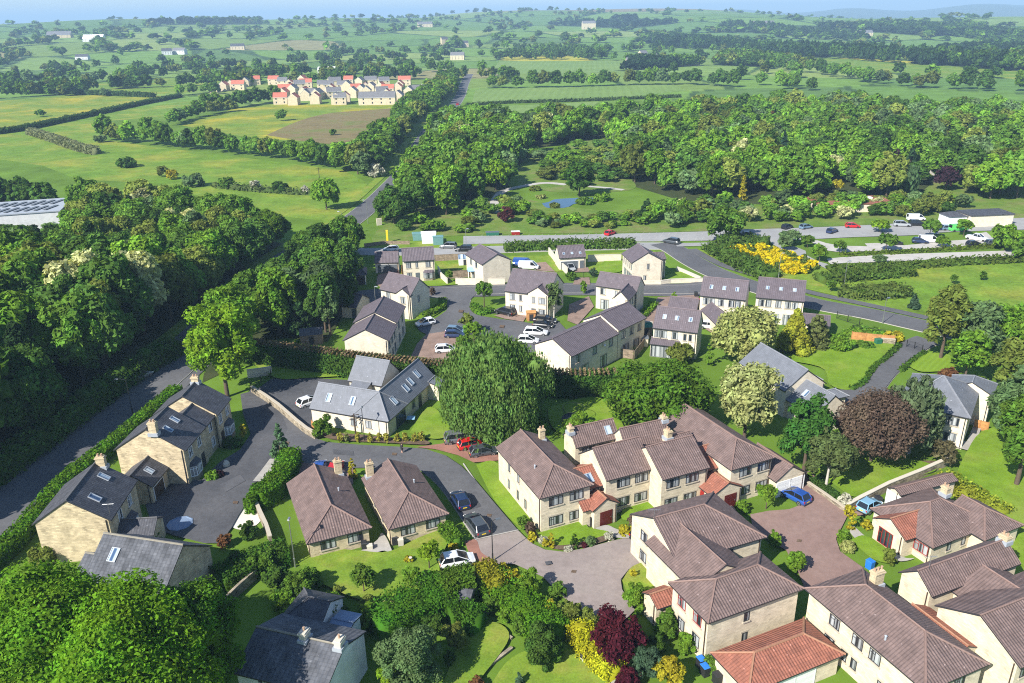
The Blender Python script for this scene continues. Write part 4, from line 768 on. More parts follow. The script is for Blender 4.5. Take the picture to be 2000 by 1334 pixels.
def gabl(w0, B, apex, ze, D):
    """gabled wing parallel to w0 whose near eaves corner and gable peak are seen"""
    b = np.array(G(B, ze)); best = None
    for a in np.arange(2, 7, .05):
        q = b - w0.u * a; lo, hi = .5, 5.
        for _ in range(20):
            m = (lo + hi) / 2
            if PR(q[0], q[1], ze + m)[1] > apex[1]: lo = m
            else: hi = m
        e = abs(PR(q[0], q[1], ze + lo)[0] - apex[0])
        if best is None or e < best[0]: best = (e, a, lo)
    _, a, h = best; return mkwing(b - w0.u * 2 * a, w0.u, 2 * a, D, ze, max(1.6, h), rid='v')
T1 = gabl(Sw, k8(1975, 1186), k8(1660, 770), 5.15, 13)
fu = House('flats_block', 'two storey flats with a bare sunlit gable cut by the right edge of the frame', 'flats', [T1], **AB); fu.win(0, 1, 'w3', [.12, .4], 3.5); fu.win(0, 1, 'w3', [.12, .4], .9)
T2 = gabl(Sw, k8(1285, 628), k8(1245, 450), 5.15, 12)
T3 = Rl(T2, T2.L - .4, 3.0, 7, 7.5, 4.6, 25)
fv = House('flats_block', 'two storey flats with chimney and aerial between the bungalow and the largest brown roof', 'flats', [T2, T3, Rl(T2, 3.5, -4.2, 6.0, 4.6, 3.6, 25, roof='redtile')], **AB); fv.chimney(0, .98, .5, .9, (.9, .7)); fv.aerial(*(T2.O + T2.u * (T2.L * .55) + T2.v * 1.2), T2.ze + T2.h)
# --- bungalow at right
W1 = P((1699, 993), (1822, 1071), (1950, 1026), 2.55, 27, rid='v', hips=(1, 1))
W2 = P((1704, 1011), (1769, 1056), 5.0, 2.55, 30, rid='v', roof='redtile'); W3 = P(k4(938, 1068), k4(1040, 1136), 9.0, 2.4, 22, rid='v')
hw = House('stone_bungalow', 'stone bungalow with many brown roof slopes and a red tiled gabled entrance', 'bungalow', [W1, W2, W3, Rl(W1, W1.L - 4, 6, 5.6, 6.5, 2.6, 27, rid='u', hips=(0, 1))], **AB)
hw.win(1, 0, (2.0, 2.0, 4), .42, .1, frame='red_paint', sill=False, pane='pane_dark'); hw.win(0, 0, 'w3', .84, .9, frame='red_paint'); hw.garage(2, 0, .5, 'white_paint', 2.1, 1.95); hw.win(0, 1, 'w1', [.3, .55], 1.); hw.chimney(0, .8, .62, .7, (.8, .6))
# --- right: grey roofed houses
X1 = P((1532.4, 764.6), (1615, 748.7), ('RM', (1578, 722.7), 1), 4.4, rid='v')
X1.W = float(np.linalg.norm(np.array(G((1451.5, 706.5), 4.4)) - np.array(G((1532.4, 764.6), 4.4))))
X2 = P((1532.4, 779), (1591.5, 813.8), ('R1', (1632, 772.3)), 3.0)
hx = House('grey_roofed_house', 'stone house with plain grey gabled roofs behind the copper beech and the pale trees', 'house', [X1, X2, Rl(X1, X1.L - .5, 4.2, 3.6, 3.6, 2.6, 30, hips=(0, 1)), Rl(X1, X1.L - .3, -1.5, 3.5, 3, 2.4, 28, hips=(0, 1))], 'cream', 'slate2', 'grey_paint')
hx.skylight(1, 0, .35, .55); hx.win(0, 0, 'w3', .5, 2.6); hx.win(0, 3, 'w2', [.3, .7], 1.0); hx.win(1, 0, 'fd3', .6, .05, sill=False)
Y1 = P((1752, 786), (1896, 818), (1920, 757.7), 5.0, 27, hips=(1, 1))
hy = House('grey_roofed_house', 'stone house with grey hipped roof on a pale terrace, half behind the silvery birch', 'house', [Y1, Rl(Y1, Y1.L * .55, Y1.W - 2.5, 6.0, 5.0, 5.05, 27, rid='v', hips=(0, 1))], 'cream', 'slate2', 'grey_paint')
hy.win(0, 0, (2.3, 1.25, 3), .76, 3.3); hy.win(0, 0, (2.3, 1.25, 3), .76, .9); hy.win(0, 0, (2.3, 1.25, 3), .3, 3.3)
# --- new estate
def est_house(label, wings, **kw):
    a = dict(ES); a.update(kw); return House('estate_house', label, 'house', wings, **a)
g1 = House('garage', 'stone garage with wide dark door left of the double fronted house', 'garage', [P(ke(320, 336), ke(612, 328), ('R0', ke(320, 202)), 2.6)], **ES); g1.garage(0, 0, .52, 'grey_paint', 4.6, 2.05)
e2 = est_house('double fronted estate house between the wide garage and the side gardens', [P(ke(663, 318), ke(1058, 294), ('R0', ke(655, 158)), 5.0)])
e2.win(0, 0, 'w2t', [.17, .79], 3.25); e2.win(0, 0, 'w1t', .43, 3.3); e2.win(0, 0, 'w2t', .18, .8); e2.door(0, 0, .44, 'grey_paint'); e2.bay(0, 0, .80, .7, 2.4, 1.4, 'purple')
g15 = House('garage', 'tiny garage with pyramid roof and brown red door beside the dark trees', 'garage', [P(ke(35, 490), ke(228, 478), 5.2, 2.4, 32, hips=(1, 1))], **ES); g15.garage(0, 0, .5, 'brown_paint', 2.5)
w = P(ke(378, 655), ke(757, 742), ('R1', ke(872, 527)), 5.0); gb = P(ke(565, 712), ke(757, 742), ('RM', ke(655, 648), w.W / 2), 5.02, rid='v')
e6 = est_house('estate house with a small front gablet and a shaded grey gable beside the curved lawn', [w, gb]); e6.win(0, 0, 'w2t', .25, 3.25); e6.win(1, 0, 'w2t', .5, 3.2); e6.win(0, 0, 'w2t', [.25, .75], .8); e6.win(0, 1, 'w1t', .4, 3.2)
e16 = House('garage', 'small stone garage behind the left terrace', 'garage', [P(ke(-100, 862), ke(97, 882), ('R1', ke(178, 720)), 2.5)], **ES); e16.door(0, 0, .8, 'grey_paint')
w = P(k5(25, 663), k5(295, 664), ('RM', k5(150, 598), 1), 5.0, rid='v'); d1 = float(np.linalg.norm(np.array(G((776, 634.4), 5)) - (w.O + w.u * w.L))); w.W = d1; d2 = float(np.linalg.norm(np.array(G((790, 601.6), 5)) - (w.O + w.u * w.L))) - d1
e10 = est_house('left terrace of estate houses with a sunlit blank gable, behind the conifer hedge', [w, Rl(w, .0, d1, w.L, d2, 5.35, 30, h=w.h, rid='v')]); e10.win(0, 1, 'w2t', [.2, .5, .8], 3.2); e10.win(0, 1, 'w2t', [.2, .8], .8); e10.door(0, 1, .5, 'grey_paint'); e10.win(1, 1, 'w2t', [.3, .7], 3.4); e10.win(1, 1, 'w2t', [.3, .7], .9)
w = P(ke(1630, 357), ke(2010, 300), ('RM', ke(1835, 230), 1), 5.0, rid='v'); w.W = float(np.linalg.norm(np.array(G((922.4, 494.4), 5)) - w.O))
e3 = est_house('estate house with a blank sunlit gable beside the blue gazebo, behind the rendered garden wall', [w]); e3.win(0, 3, 'w2t', [.3, .6], 3.2); e3.win(0, 3, 'fd', .4, .05)
w = P(kf(28, 534), kf(562, 597), ('R1', kf(655, 327)), 5.0); gb = P(kf(290, 566), kf(560, 600), ('RM', kf(425, 490), w.W / 2), 5.02, rid='v')
e7 = est_house('central estate house with front gablet behind the slim birch and the orange shed', [w, gb]); e7.win(0, 0, 'w2t', .16, 3.2); e7.win(0, 0, 'w1t', .35, 3.2); e7.win(1, 0, 'w1t', .28, 3.2); e7.win(1, 0, (1.35, 1.25, 2), .70, 3.2); e7.win(0, 0, 'w2t', .16, .8); e7.win(0, 0, 'w1t', .35, .9); e7.door(1, 0, .28, 'grey_paint'); e7.win(1, 0, (1.35, 1.25, 2), .70, .8); e7.win(0, 1, 'w1t', [.6], 3.2)
w = P(kf(1105, 470), kf(1600, 543), ('R1', kf(1640, 374)), 5.0); gb = P(kf(1305, 628), kf(1505, 652), ('RM', kf(1408, 542), 5.5), 5.0, rid='v')
e8 = est_house('estate house with a projecting gabled wing right of the terrace', [w, gb]); e8.win(0, 0, 'w2t', .17, 3.2); e8.win(0, 0, 'fd', .22, .05); e8.win(0, 0, 'w1t', .5, 3.2); e8.win(1, 1, 'w1t', [.4, .75], 3.2); e8.win(1, 1, 'w1t', [.4, .75], .9)
w = P(kf(372, 1165), kf(832, 1312), ('RM', kf(568, 1128), 1), 5.0, rid='v'); d1 = float((np.array(G(kf(1135, 965), 5)) - (w.O + w.u * w.L)) @ w.v); w.W = d1; d2 = float((np.array(G(kf(1275, 742), 5.4)) - (w.O + w.u * w.L)) @ w.v) - d1
e9 = est_house('right terrace of estate houses with long plum roofs above the fenced yards', [w, Rl(w, 0, d1, w.L, d2, 5.5, 30, h=w.h, rid='v')]); e9.win(0, 1, 'w2t', [.15, .5, .85], 3.2); e9.win(0, 1, 'fd', [.3, .7], .05); e9.win(1, 1, 'w2t', [.2, .5, .8], 3.5); e9.win(1, 1, 'fd', [.3, .7], .05); e9.dish(0, 1, .68, 4.2)
e4 = House('garage', 'white gabled garage with three roof windows and a wide dark door behind black gates', 'garage', [P(kf(680, 149), kf(1002, 131), ('R0', kf(652, 5)), 3.0)], **ES); e4.garage(0, 0, .38, 'grey_paint', 4.2, 2.05); e4.door(0, 0, .86, 'grey_paint')
for f in (.2, .5, .8): e4.skylight(0, 0, f, .35, .5, .6)
w = P(kf(1535, 205), kf(1925, 181), ('RM', kf(1732, 80), 1), 5.0, rid='v'); w.W = float(np.linalg.norm(np.array(G(kf(1400, 92), 5)) - w.O))
e5 = est_house('estate house at the road junction with a sunlit gable and five windows along its side', [w, Rl(w, w.L * .7, w.W * .35, w.L * .5, w.W * .5, 4.6, 28)]); e5.win(0, 0, 'w1t', .52, 3.3); e5.win(0, 0, 'w1', .42, .8); e5.win(0, 3, 'w1t', [.15, .35, .55, .75, .9], 3.2); e5.win(0, 3, 'fd', [.3, .6, .85], .05)
w = P(kg(140, 686), kg(642, 746), ('R0', kg(190, 445)), 5.1); ln = P(kg(106, 866), kg(432, 902), 3.4, 2.5, 22)
e11 = est_house('tall estate house with a lean to garden room beside the fenced yards', [w, ln]); e11.win(0, 0, 'w2t', [.1, .25, .5], 3.3); e11.win(0, 0, 'w1t', [.73, .85], 3.3, pane='pane_dark'); e11.win(1, 0, 'fd3', [.28, .75], .05, sill=False)
for f in (.22, .5, .8): e11.skylight(0, 0, f, .55, .6, .8)
g11 = House('garage', 'garage with plum roof just behind the tall house with the garden room', 'garage', [P(kg(305, 455), kg(632, 492), 5.0, 2.5, 30)], **ES)
e12 = est_house('tall estate house with three roof windows facing the parked white car', [P(kg(665, 326), kg(1182, 381), ('R0', kg(705, 115)), 5.2)]); e12.win(0, 0, 'w2t', [.13, .27, .47, .7, .84], 3.4); e12.win(0, 0, 'fd3', .18, .05, sill=False, pane='pane_dark')
e13 = est_house('tall estate house with three roof windows right of its twin, behind the golden conifer', [P(kg(1290, 346), kg(1836, 396), ('R0', kg(1325, 120)), 5.2)]); e13.win(0, 0, 'w2t', [.12, .27, .48, .68, .83], 3.4); e13.win(0, 0, 'fd', [.42, .7], .05, sill=False)
for e in (e12, e13):
    for f in (.22, .5, .78): e.skylight(0, 0, f, .5, .6, .8)
g14 = House('garage', 'garage with dark plum roof behind the big pale maple', 'garage', [P(kg(850, 655), kg(1090, 640), 8.5, 2.5, 35, rid='v')], **ES)
g14b = House('garage', 'garage with plum roof beside the black gates and golden conifer', 'garage', [P(kg(1815, 642), kg(2125, 672), ('R0', kg(1815, 525)), 2.6)], **ES); g14b.door(0, 1, .4, 'dark_paint')
# --- far buildings
FARW = {}
def simple_house(name, p, wd, dp, he_, rz, wall, roof, label, group=None, cat='house', terrain=False, hip=0, pitch=40):
    x, y, z = GT(p) if terrain else (*G(p), 0); key = (wd, dp, he_, wall, roof, hip, pitch)
    r = empty(name, (x, y, z), label, cat, group, rz)
    if key not in FARW:
        wg = mkwing((-wd / 2, -dp / 2), (1, 0), wd, dp, he_, dp / 2 * tan(RD(pitch)), 'u', (hip, hip), zb=-1.); t = House.__new__(House); t.root = None; t.off = (0, 0, 0); t.frame = 'dark_paint'
        n0 = set(bpy.data.objects); t.walls(wg, M[wall]); t.roofs(wg, M[roof], M['white_paint']); FARW[key] = [(o.name.split('.')[0], o.data) for o in bpy.data.objects if o not in n0]
        for o in [o for o in bpy.data.objects if o not in n0]: bpy.data.objects.remove(o)
        b = MB(); b.box((0, 0, 0), (.9, .06, 1.2)); FARW[key].append(('window', b.mesh('window', M['pane_dark'])))
    for nm, me in FARW[key]:
        if nm == 'window':
            for xx in ((-.28, .28) if wd < 14 else (-.36, -.12, .12, .36)):
                for zz in ((1.0, 3.5) if he_ > 4 else (1.0,)): link('window', me, r, (xx * wd, -dp / 2 + .33, zz))
        else: link(nm, me, r)
    return r
frr = random.Random(5)
FE = [(kt1, x, y, c) for x, y, c in [(1245, 535, 'g'), (1300, 525, 'r'), (1345, 515, 'r'), (1385, 520, 'r'), (1425, 500, 'g'), (1478, 490, 'r'), (1588, 490, 'r'), (1640, 500, 'g'), (1680, 535, 'r'), (1755, 485, 'r'), (1628, 603, 'r'), (1705, 606, 'r'), (1700, 548, 'g'), (1775, 580, 'g'), (1830, 600, 'r'), (1870, 520, 'g'), (1915, 495, 'r'), (1950, 602, 'g'), (1920, 545, 'r'), (1655, 548, 'r')]] + \
     [(kt2, x, y, c) for x, y, c in [(65, 488, 'r'), (130, 495, 'g'), (90, 560, 'g'), (190, 490, 'g'), (195, 530, 'g'), (265, 495, 'g'), (140, 545, 'g'), (350, 535, 'r'), (385, 490, 'r'), (290, 545, 'r'), (230, 600, 'G'), (425, 592, 'g'), (470, 550, 'g'), (505, 525, 'g'), (45, 590, 'r'), (30, 520, 'g'), (350, 585, 'g'), (15, 600, 'g'), (255, 560, 'g')]]
for q in range(30):
    x_, y_ = frr.uniform(555, 815), frr.uniform(168, 196)
    if all(abs(f(a, b)[0] - x_) > 8 or abs(f(a, b)[1] - y_) > 5 for f, a, b, c in FE): FE.append(((lambda a, b: (a, b)), x_, y_, frr.choice('rgg')))
for i, (f, x, y, c) in enumerate(FE):
    p = f(x, y); big = c == 'G'; rz = frr.choice([0, .12, 1.62, 1.5, 1.45, 1.7, .3]) if not big else 0
    simple_house('estate_house', p, 26 if big else frr.choice([9, 10, 11.5]), 7.5 if not big else 9, 5.0, rz, 'far', 'farred' if c == 'r' else 'fargrey',
                 'long three dormered house on the near edge of the far estate' if big else ('red roofed house' if c == 'r' else 'grey roofed house') + ' of the far housing estate across the fields', None if big else ('red roofed houses of the far estate' if c == 'r' else 'grey roofed houses of the far estate'))
for nm, p, wd, dp, he_, rz, wl, rf, lab, cat in [
    ('stone_castle', (1149.6, 57), 34, 14, 14, .1, 'far', 'fargrey', 'large pale mansion among woods near the horizon', 'mansion'), ('farmhouse', (1255, 116), 11, 8, 8, .5, 'far', 'fargrey', 'pale farmhouse behind the long dark barn', 'house'), ('barn', (1262, 129), 48, 14, 4, .05, 'stone', 'fargrey', 'long low dark barn beyond the fields', 'barn'),
    ('stone_house', (894, 117), 20, 10, 6.5, -.1, 'far', 'fargrey', 'long pale house beside the far end of the main road', 'house'), ('church', (868, 91), 12, 9, 13, .4, 'stone', 'slate', 'dark stone church among far trees', 'church'), ('white_barn', (185, 81), 40, 16, 6, 0, 'white', 'white_paint', 'long white barn on the left hillside', 'barn'),
    ('farmhouse', (327, 107), 16, 10, 6, .3, 'white', 'slate', 'white farmhouse among trees on the left plain', 'house'), ('farmhouse', (352, 106), 22, 10, 6, -.2, 'white', 'fargrey', 'white farm range right of the white farmhouse', 'house'), ('farmhouse', (465, 97), 24, 10, 6, .1, 'far', 'slate', 'stone farm on the left plain above the estate', 'house'), ('barn', (162, 116), 20, 9, 4, 0, 'white', 'slate', 'low barn with dark roof in the left fields', 'barn'),
    ('barn', (118, 74), 50, 18, 6, .1, 'stone', 'fargrey', 'grey farm shed on the left hillside', 'barn'), ('stone_house', (905, 92), 18, 9, 7, .2, 'far', 'slate', 'pale house right of the dark church', 'house'), ('stone_house', (830, 53), 40, 14, 8, .2, 'far', 'fargrey', 'grey farm near the horizon above the main road', 'house'), ('stone_house', (1490, 53), 50, 14, 8, .1, 'white', 'fargrey', 'white farm range on the right moor slope', 'house'),
    ('stone_house', (1275, 117), 10, 8, 5, .2, 'far', 'fargrey', 'small house right of the pale farmhouse', 'house'), ('industrial_shed', (640, 146), 20, 8, 5, 0, 'white', 'white_paint', 'white shed behind the far estate', 'shed'), ('pavilion', (1345, 128), 24, 12, 4, .1, 'stone', 'slate', 'dark roofed farm building right of the barn', 'barn'), ('stone_house', (1690, 70), 26, 12, 6, .1, 'far', 'fargrey', 'pale farm in the right hand valley', 'house')]:
    simple_house(nm, p, wd, dp, he_, rz, wl, rf, lab, None, cat, True)
# ------------------------------------------------------------------ vegetation
def unit(a): return a / (np.linalg.norm(a, axis=-1, keepdims=True) + 1e-9)
def leaves(Pt, Nn, size, r, elong=1.5, hang=0., flat=.75):
    n = len(Pt); nn = unit(Nn + r.normal(size=(n, 3)) * flat); a = r.normal(size=(n, 3)); a = unit(np.cross(nn, a))
    if hang: a = unit(a * (1 - hang) + np.array([0, 0, -1.]) * hang + 1e-4); nn = unit(np.cross(a, np.cross(nn, a)))
    b = np.cross(nn, a); s = (size * r.uniform(.6, 1.35, n))[:, None] / 2; V = np.stack([Pt - a * s * elong, Pt - b * s * .85 + a * s * .15, Pt + a * s * elong, Pt + b * s * .85 + a * s * .15], 1)
    V[:, 1] += nn * s * .22; V[:, 3] += nn * s * .22
    return V.reshape(-1, 3)
def sphq(nu=8, nv=5):
    V = []; Q = []
    for j in range(nv + 1):
        th = .12 + (pi - .24) * j / nv
        for i in range(nu): V.append((sin(th) * cos(2 * pi * i / nu), sin(th) * sin(2 * pi * i / nu), cos(th)))
    for j in range(nv):
        for i in range(nu): Q.append((j * nu + i, (j + 1) * nu + i, (j + 1) * nu + (i + 1) % nu, j * nu + (i + 1) % nu))
    return np.array(V), np.array(Q)
SV, SQ = sphq()
class Arr:
    def __init__(s): s.V = []; s.Q = []; s.n = 0; s.mi = []
    def add(s, V, Q=None, mi=0):
        if Q is None: Q = np.arange(len(V)).reshape(-1, 4)
        s.V.append(V); s.Q.append(Q + s.n); s.n += len(V); s.mi.append(np.full(len(Q), mi, 'i'))
    def data(s): return np.concatenate(s.V), np.concatenate(s.Q), np.concatenate(s.mi)
def tubeq(P_, R_, n=6):
    P_ = np.array(P_, float); V = []
    for p, r in zip(P_, R_):
        for j in range(n): V.append((p[0] + r * cos(2 * pi * j / n), p[1] + r * sin(2 * pi * j / n), p[2]))
    Q = [(i * n + j, i * n + (j + 1) % n, (i + 1) * n + (j + 1) % n, (i + 1) * n + j) for i in range(len(P_) - 1) for j in range(n)]
    return np.array(V), np.array(Q)
def clumps_for(kind, H, R, r, nc):
    """clump ellipsoids (centre, radii) making up a crown"""
    C = []; z0 = H * {'broad': .16, 'lolli': .42, 'conifer': .06, 'birch': .05, 'column': .02, 'bush': .0, 'weep': .03, 'airy': .22}[kind]
    hc = H - z0
    for i in range(nc):
        t = (i + .5) / nc; a = i * 2.39996 + r.uniform(-.4, .4)
        if kind in ('conifer', 'column'):
            zz = z0 + hc * (.04 + .94 * t ** .9); f = (zz - z0) / hc; rad = R * ((1 - f) ** .85 if kind == 'conifer' else (1 - f ** 3) ** .7) * r.uniform(.75, 1.); cr_ = (.36 if kind == 'conifer' else .5) * R * (1.05 - f * .75)
            C.append((rad * .72 * cos(a), rad * .72 * sin(a), zz, cr_, cr_, cr_ * .75))
        else:
            th = math.acos(1 - 1.72 * t); rr = r.uniform(.52, .95); sx = sin(th) * rr; cz = cos(th) * rr
            prof = 1. if cz > 0 else (1.0 + .12 * cz)
            c = .29 * r.uniform(.55, 1.5) * (1.25 if nc < 14 else 1)
            C.append((R * sx * prof * cos(a), R * sx * prof * sin(a), z0 + hc * (.5 + .5 * cz) , R * c, R * c, max(R * c * .8, hc * .09)))
    if kind not in ('conifer', 'column'): C.append((0, 0, z0 + hc * .5, R * .6, R * .6, hc * .38))
    C = np.array(C); e = (np.hypot(C[:, 0], C[:, 1]) + C[:, 3] * .9).max(); C[:, [0, 1, 3, 4]] *= R / e
    top = (C[:, 2] + C[:, 5] * .95).max(); f = (H - z0) / (top - z0); C[:, 2] = z0 + (C[:, 2] - z0) * f; C[:, 5] *= f
    return C
def crown_arr(kind, H, R, nl, leaf, seed, nc=34, core=.8):
    r = np.random.default_rng(seed); C = clumps_for(kind, H, R, r, nc); A = Arr(); area = C[:, 3] ** 2; ci = r.choice(len(C), nl, p=area / area.sum())
    d = unit(r.normal(size=(nl, 3)) + np.array([0, 0, .35])); c = C[ci]; out = unit(c[:, :3] - np.array([0, 0, H * .45])); flip = (d * out).sum(1) < -.25; d[flip] *= -1
    rad = r.uniform(.58, 1.14, (nl, 1)) ** .7; Pt = c[:, :3] + d * c[:, 3:6] * rad
    hang = {'weep': .8, 'birch': .55, 'airy': .2}.get(kind, 0.)
    if kind in ('weep',): Pt[:, 2] -= r.random(nl) * H * .10
    Pt[:, 2] = np.maximum(Pt[:, 2], .05)
    if kind == 'weep':
        ns = nl // 22; cs = r.choice(len(C), ns, p=area / area.sum()); ds = unit(r.normal(size=(ns, 3)) * [1, 1, .6] + [0, 0, .5]); st = C[cs, :3] + ds * C[cs, 3:6]; ln = r.uniform(.10, .34, ns) * H * np.clip(.5 + np.hypot(st[:, 0], st[:, 1]) / R, .5, 1.3); sw = ds[:, :2] * .25
        i = np.repeat(np.arange(ns), 24); t = r.random(len(i)); Ps = st[i].copy(); Ps[:, 2] -= t * ln[i]; Ps[:, :2] += sw[i] * (t[:, None] * 1.6) + r.normal(size=(len(i), 2)) * leaf * .55; Ps[:, 2] = np.maximum(Ps[:, 2], .1)
        A.add(leaves(Ps, np.concatenate([unit(Ps[:, :2]), np.full((len(Ps), 1), .5)], 1), leaf * .85, r, 1.9, .8, .5)); keep = r.random(nl) < .3; Pt, d = Pt[keep], d[keep]
    A.add(leaves(Pt, d * .8 + np.array([0, 0, .55]), leaf, r, 1.5 if not hang else 2.1, hang, .6))
    if core:
        for q in C:
            A.add(SV * q[3:6] * core * (1 + .18 * r.normal(size=(len(SV), 1))) + q[:3], SQ)
    return A
TREES = {}; HEROES = []
def tree_mesh(kind, H, R, nl, leaf, seed, nc, core, trunk_r, bark, split):
    key = (kind, round(H, 2), round(R, 2), nl, leaf, seed, nc, core, bark.name, split)
    if key in TREES: return TREES[key]
    A = crown_arr(kind, H, R, nl, leaf, seed, nc, core); r = np.random.default_rng(seed + 99); T = Arr()
    hh = H * (.8 if kind != 'bush' else .5); z = np.linspace(-.1, hh, 6); bend = r.normal(size=2) * .03 * H
    T.add(*tubeq([(bend[0] * (t / hh) ** 2, bend[1] * (t / hh) ** 2, t) for t in z], trunk_r * (1.15 - .95 * (z / hh))))
    for i in range(6 if split else 3):
        a = r.uniform(0, 6.28); z0 = hh * r.uniform(.35, .7); e = (R * .6 * cos(a), R * .6 * sin(a), z0 + H * .18); T.add(*tubeq([(0, 0, z0), (e[0] * .5, e[1] * .5, z0 + H * .11), e], [trunk_r * .5, trunk_r * .35, trunk_r * .12], 5))
    if split:
        me = bpy.data.meshes.new('crown'); arr_mesh(me, *A.data()[:2]); me.materials.append(LEAF); m2 = bpy.data.meshes.new('trunk'); arr_mesh(m2, *T.data()[:2]); m2.materials.append(bark); TREES[key] = (me, m2)
    else:
        V, Q, mi = T.data(); A.add(V, Q, 1); me = bpy.data.meshes.new('tree'); V, Q, mi = A.data(); arr_mesh(me, V, Q, mi); me.materials.append(LEAF); me.materials.append(bark); TREES[key] = (me, None)
    return TREES[key]
def hero(name, base, topy, wpx, kind, col, label, cat='tree', leaf=None, dens=1., nc=34, bark=None, core=.64, seed=None, group=None, H=None, flat=None):
    """a tree of its own with trunk and crown: measured from base pixel, crown-top pixel row and crown width in pixels"""
    H = H or hpx(base, topy); x, y = G(base)
    if kind not in ('conifer', 'column'):
        th = atan2(CAMH - H / 2, hypot(x, y)); R = wpx / ppm(base) / 2; zz = {'broad': .16, 'lolli': .42, 'weep': .03, 'airy': .22, 'birch': .05}.get(kind, 0) * H; hb = (H - zz) / 2
        H /= ((zz + hb) * cos(th) + math.sqrt((hb * cos(th)) ** 2 + (R * sin(th)) ** 2)) / (H * cos(th))
    HEROES.append((x, y)); x, y = G(base); base = (base[0] - (PR(x, y, H * .55)[0] - base[0]), base[1]); x, y = G(base); R = wpx / ppm(base) / 2; d = math.dist((x, y, CAMH), (0, 0, H / 2)) * 0 + hypot(hypot(x, y), CAMH)
    leaf = leaf or max(.16, min(.8, d * .0030)); ar = 4 * pi * R * max(R, H * .4); nl = int(min(46000, max(500, ar / leaf ** 2 * 2.0 * dens)))
    seed = seed or (int(base[0]) * 31 + int(base[1])) % 9973
    cm, tm = tree_mesh(kind, H, R, nl, leaf, seed, nc, core, max(.05, min(.4, H * .022)), bark or BARK, True)
    r = empty(name, (x, y, 0), label, cat, group); c = link('crown', cm, r); c.color = (*col, 1); link('trunk', tm, r); return r
def shrub(name, base, wpx, h, kind, col, label, cat='shrub', dens=1.2, group=None, nc=16, seed=None, leaf=None):
    x, y = G(base); R = wpx / ppm(base) / 2; d = hypot(hypot(x, y), CAMH); leaf = leaf or max(.12, d * .0022); ar = 4 * pi * R * max(R, h * .45); nl = int(min(9000, max(150, ar / leaf ** 2 * 1.6 * dens)))
    A = crown_arr(kind, h, R, nl, leaf, seed or (int(base[0]) * 17 + int(base[1])) % 9973, nc, .72); me = bpy.data.meshes.new('foliage'); V, Q, mi = A.data(); arr_mesh(me, V, Q); me.materials.append(LEAF)
    o = link(name, me, None, (x, y, 0)); o.color = (*col, 1); return tag(o, label, cat, group)
def hedge(pts, wd, h, col, label, name='hedge', world=False, rough=.12, leaf=None, dens=1.):
    W_ = pts if world else [G(p) for p in pts]; W_ = dense(spline(W_, 4), False, .6); r = np.random.default_rng(len(label) * 7 + int(W_[0][0] * 10) % 99); d = hypot(hypot(*W_[len(W_) // 2]), CAMH); leaf = leaf or max(.13, d * .0022)
    A = Arr(); Lf, Rt = offset(W_, wd / 2), offset(W_, -wd / 2); sec = []
    for i in range(len(W_)):
        k_ = h * .93 * (1 + rough * .5 * r.normal()); w_ = .8; c = np.array(W_[i]); a = c + (np.array(Lf[i]) - c) * w_; b = c + (np.array(Rt[i]) - c) * w_
        sec.append([(*b, 0), (*(b + (a - b) * .03), k_ * .8), (*(b + (a - b) * .2), k_ * .95), (*(a + (b - a) * .2), k_ * .95), (*(a + (b - a) * .03), k_ * .8), (*a, 0)])
    V = np.array(sec); n = len(W_); m = 6; Q = [(i * m + j, (i + 1) * m + j, (i + 1) * m + j + 1, i * m + j + 1) for i in range(n - 1) for j in range(m - 1)]
    Q += [(0, 1, 2, 3), (0, 3, 4, 5), ((n - 1) * m + 3, (n - 1) * m + 2, (n - 1) * m + 1, (n - 1) * m), ((n - 1) * m + 5, (n - 1) * m + 4, (n - 1) * m + 3, (n - 1) * m)]
    A.add(V.reshape(-1, 3), np.array(Q)); ln = n * .6; nl = int(min(42000, ln * (wd + 2 * h) / leaf ** 2 * 2.3 * dens))
    s = r.uniform(0, n - 1.001, nl); i = s.astype(int); f = (s - i)[:, None]; t = r.uniform(-1, 1, nl); per = wd + 2 * h; q = (t + 1) / 2 * per
    W2 = np.array(W_); Lf = np.array(Lf); Rt = np.array(Rt); L_ = Lf[i] * (1 - f) + Lf[i + 1] * f; R_ = Rt[i] * (1 - f) + Rt[i + 1] * f; ac = unit(L_ - R_)
    side = np.where(q < h, 0, np.where(q < h + wd, 1, 2)); fx = np.clip((q - h) / wd, 0, 1)[:, None]; xy = R_ + (L_ - R_) * fx; z = np.where(side == 0, q, np.where(side == 1, h, per - q))
    nrm = np.zeros((nl, 3)); nrm[:, :2] = ac * np.where(side == 0, -1, np.where(side == 2, 1, 0))[:, None]; nrm[:, 2] = np.where(side == 1, 1, .35)
    jit = r.normal(size=(nl, 1)) * rough * .7; Pt = np.concatenate([xy, z[:, None]], 1) + nrm * jit; Pt[:, 2] = np.maximum(Pt[:, 2], .03)
    rd = (side == 1) & ((fx[:, 0] < .12) | (fx[:, 0] > .88)); Pt[rd, 2] -= .1 * h
    A.add(leaves(Pt, nrm, leaf, r, 1.4, 0, .7)); V, Q, mi = A.data(); off = W_[n // 2]; V[:, 0] -= off[0]; V[:, 1] -= off[1]
    me = bpy.data.meshes.new('foliage'); arr_mesh(me, V, Q); me.materials.append(LEAF); o = link(name, me, None, (off[0], off[1], 0)); o.color = (*col, 1); return tag(o, label, 'hedge')
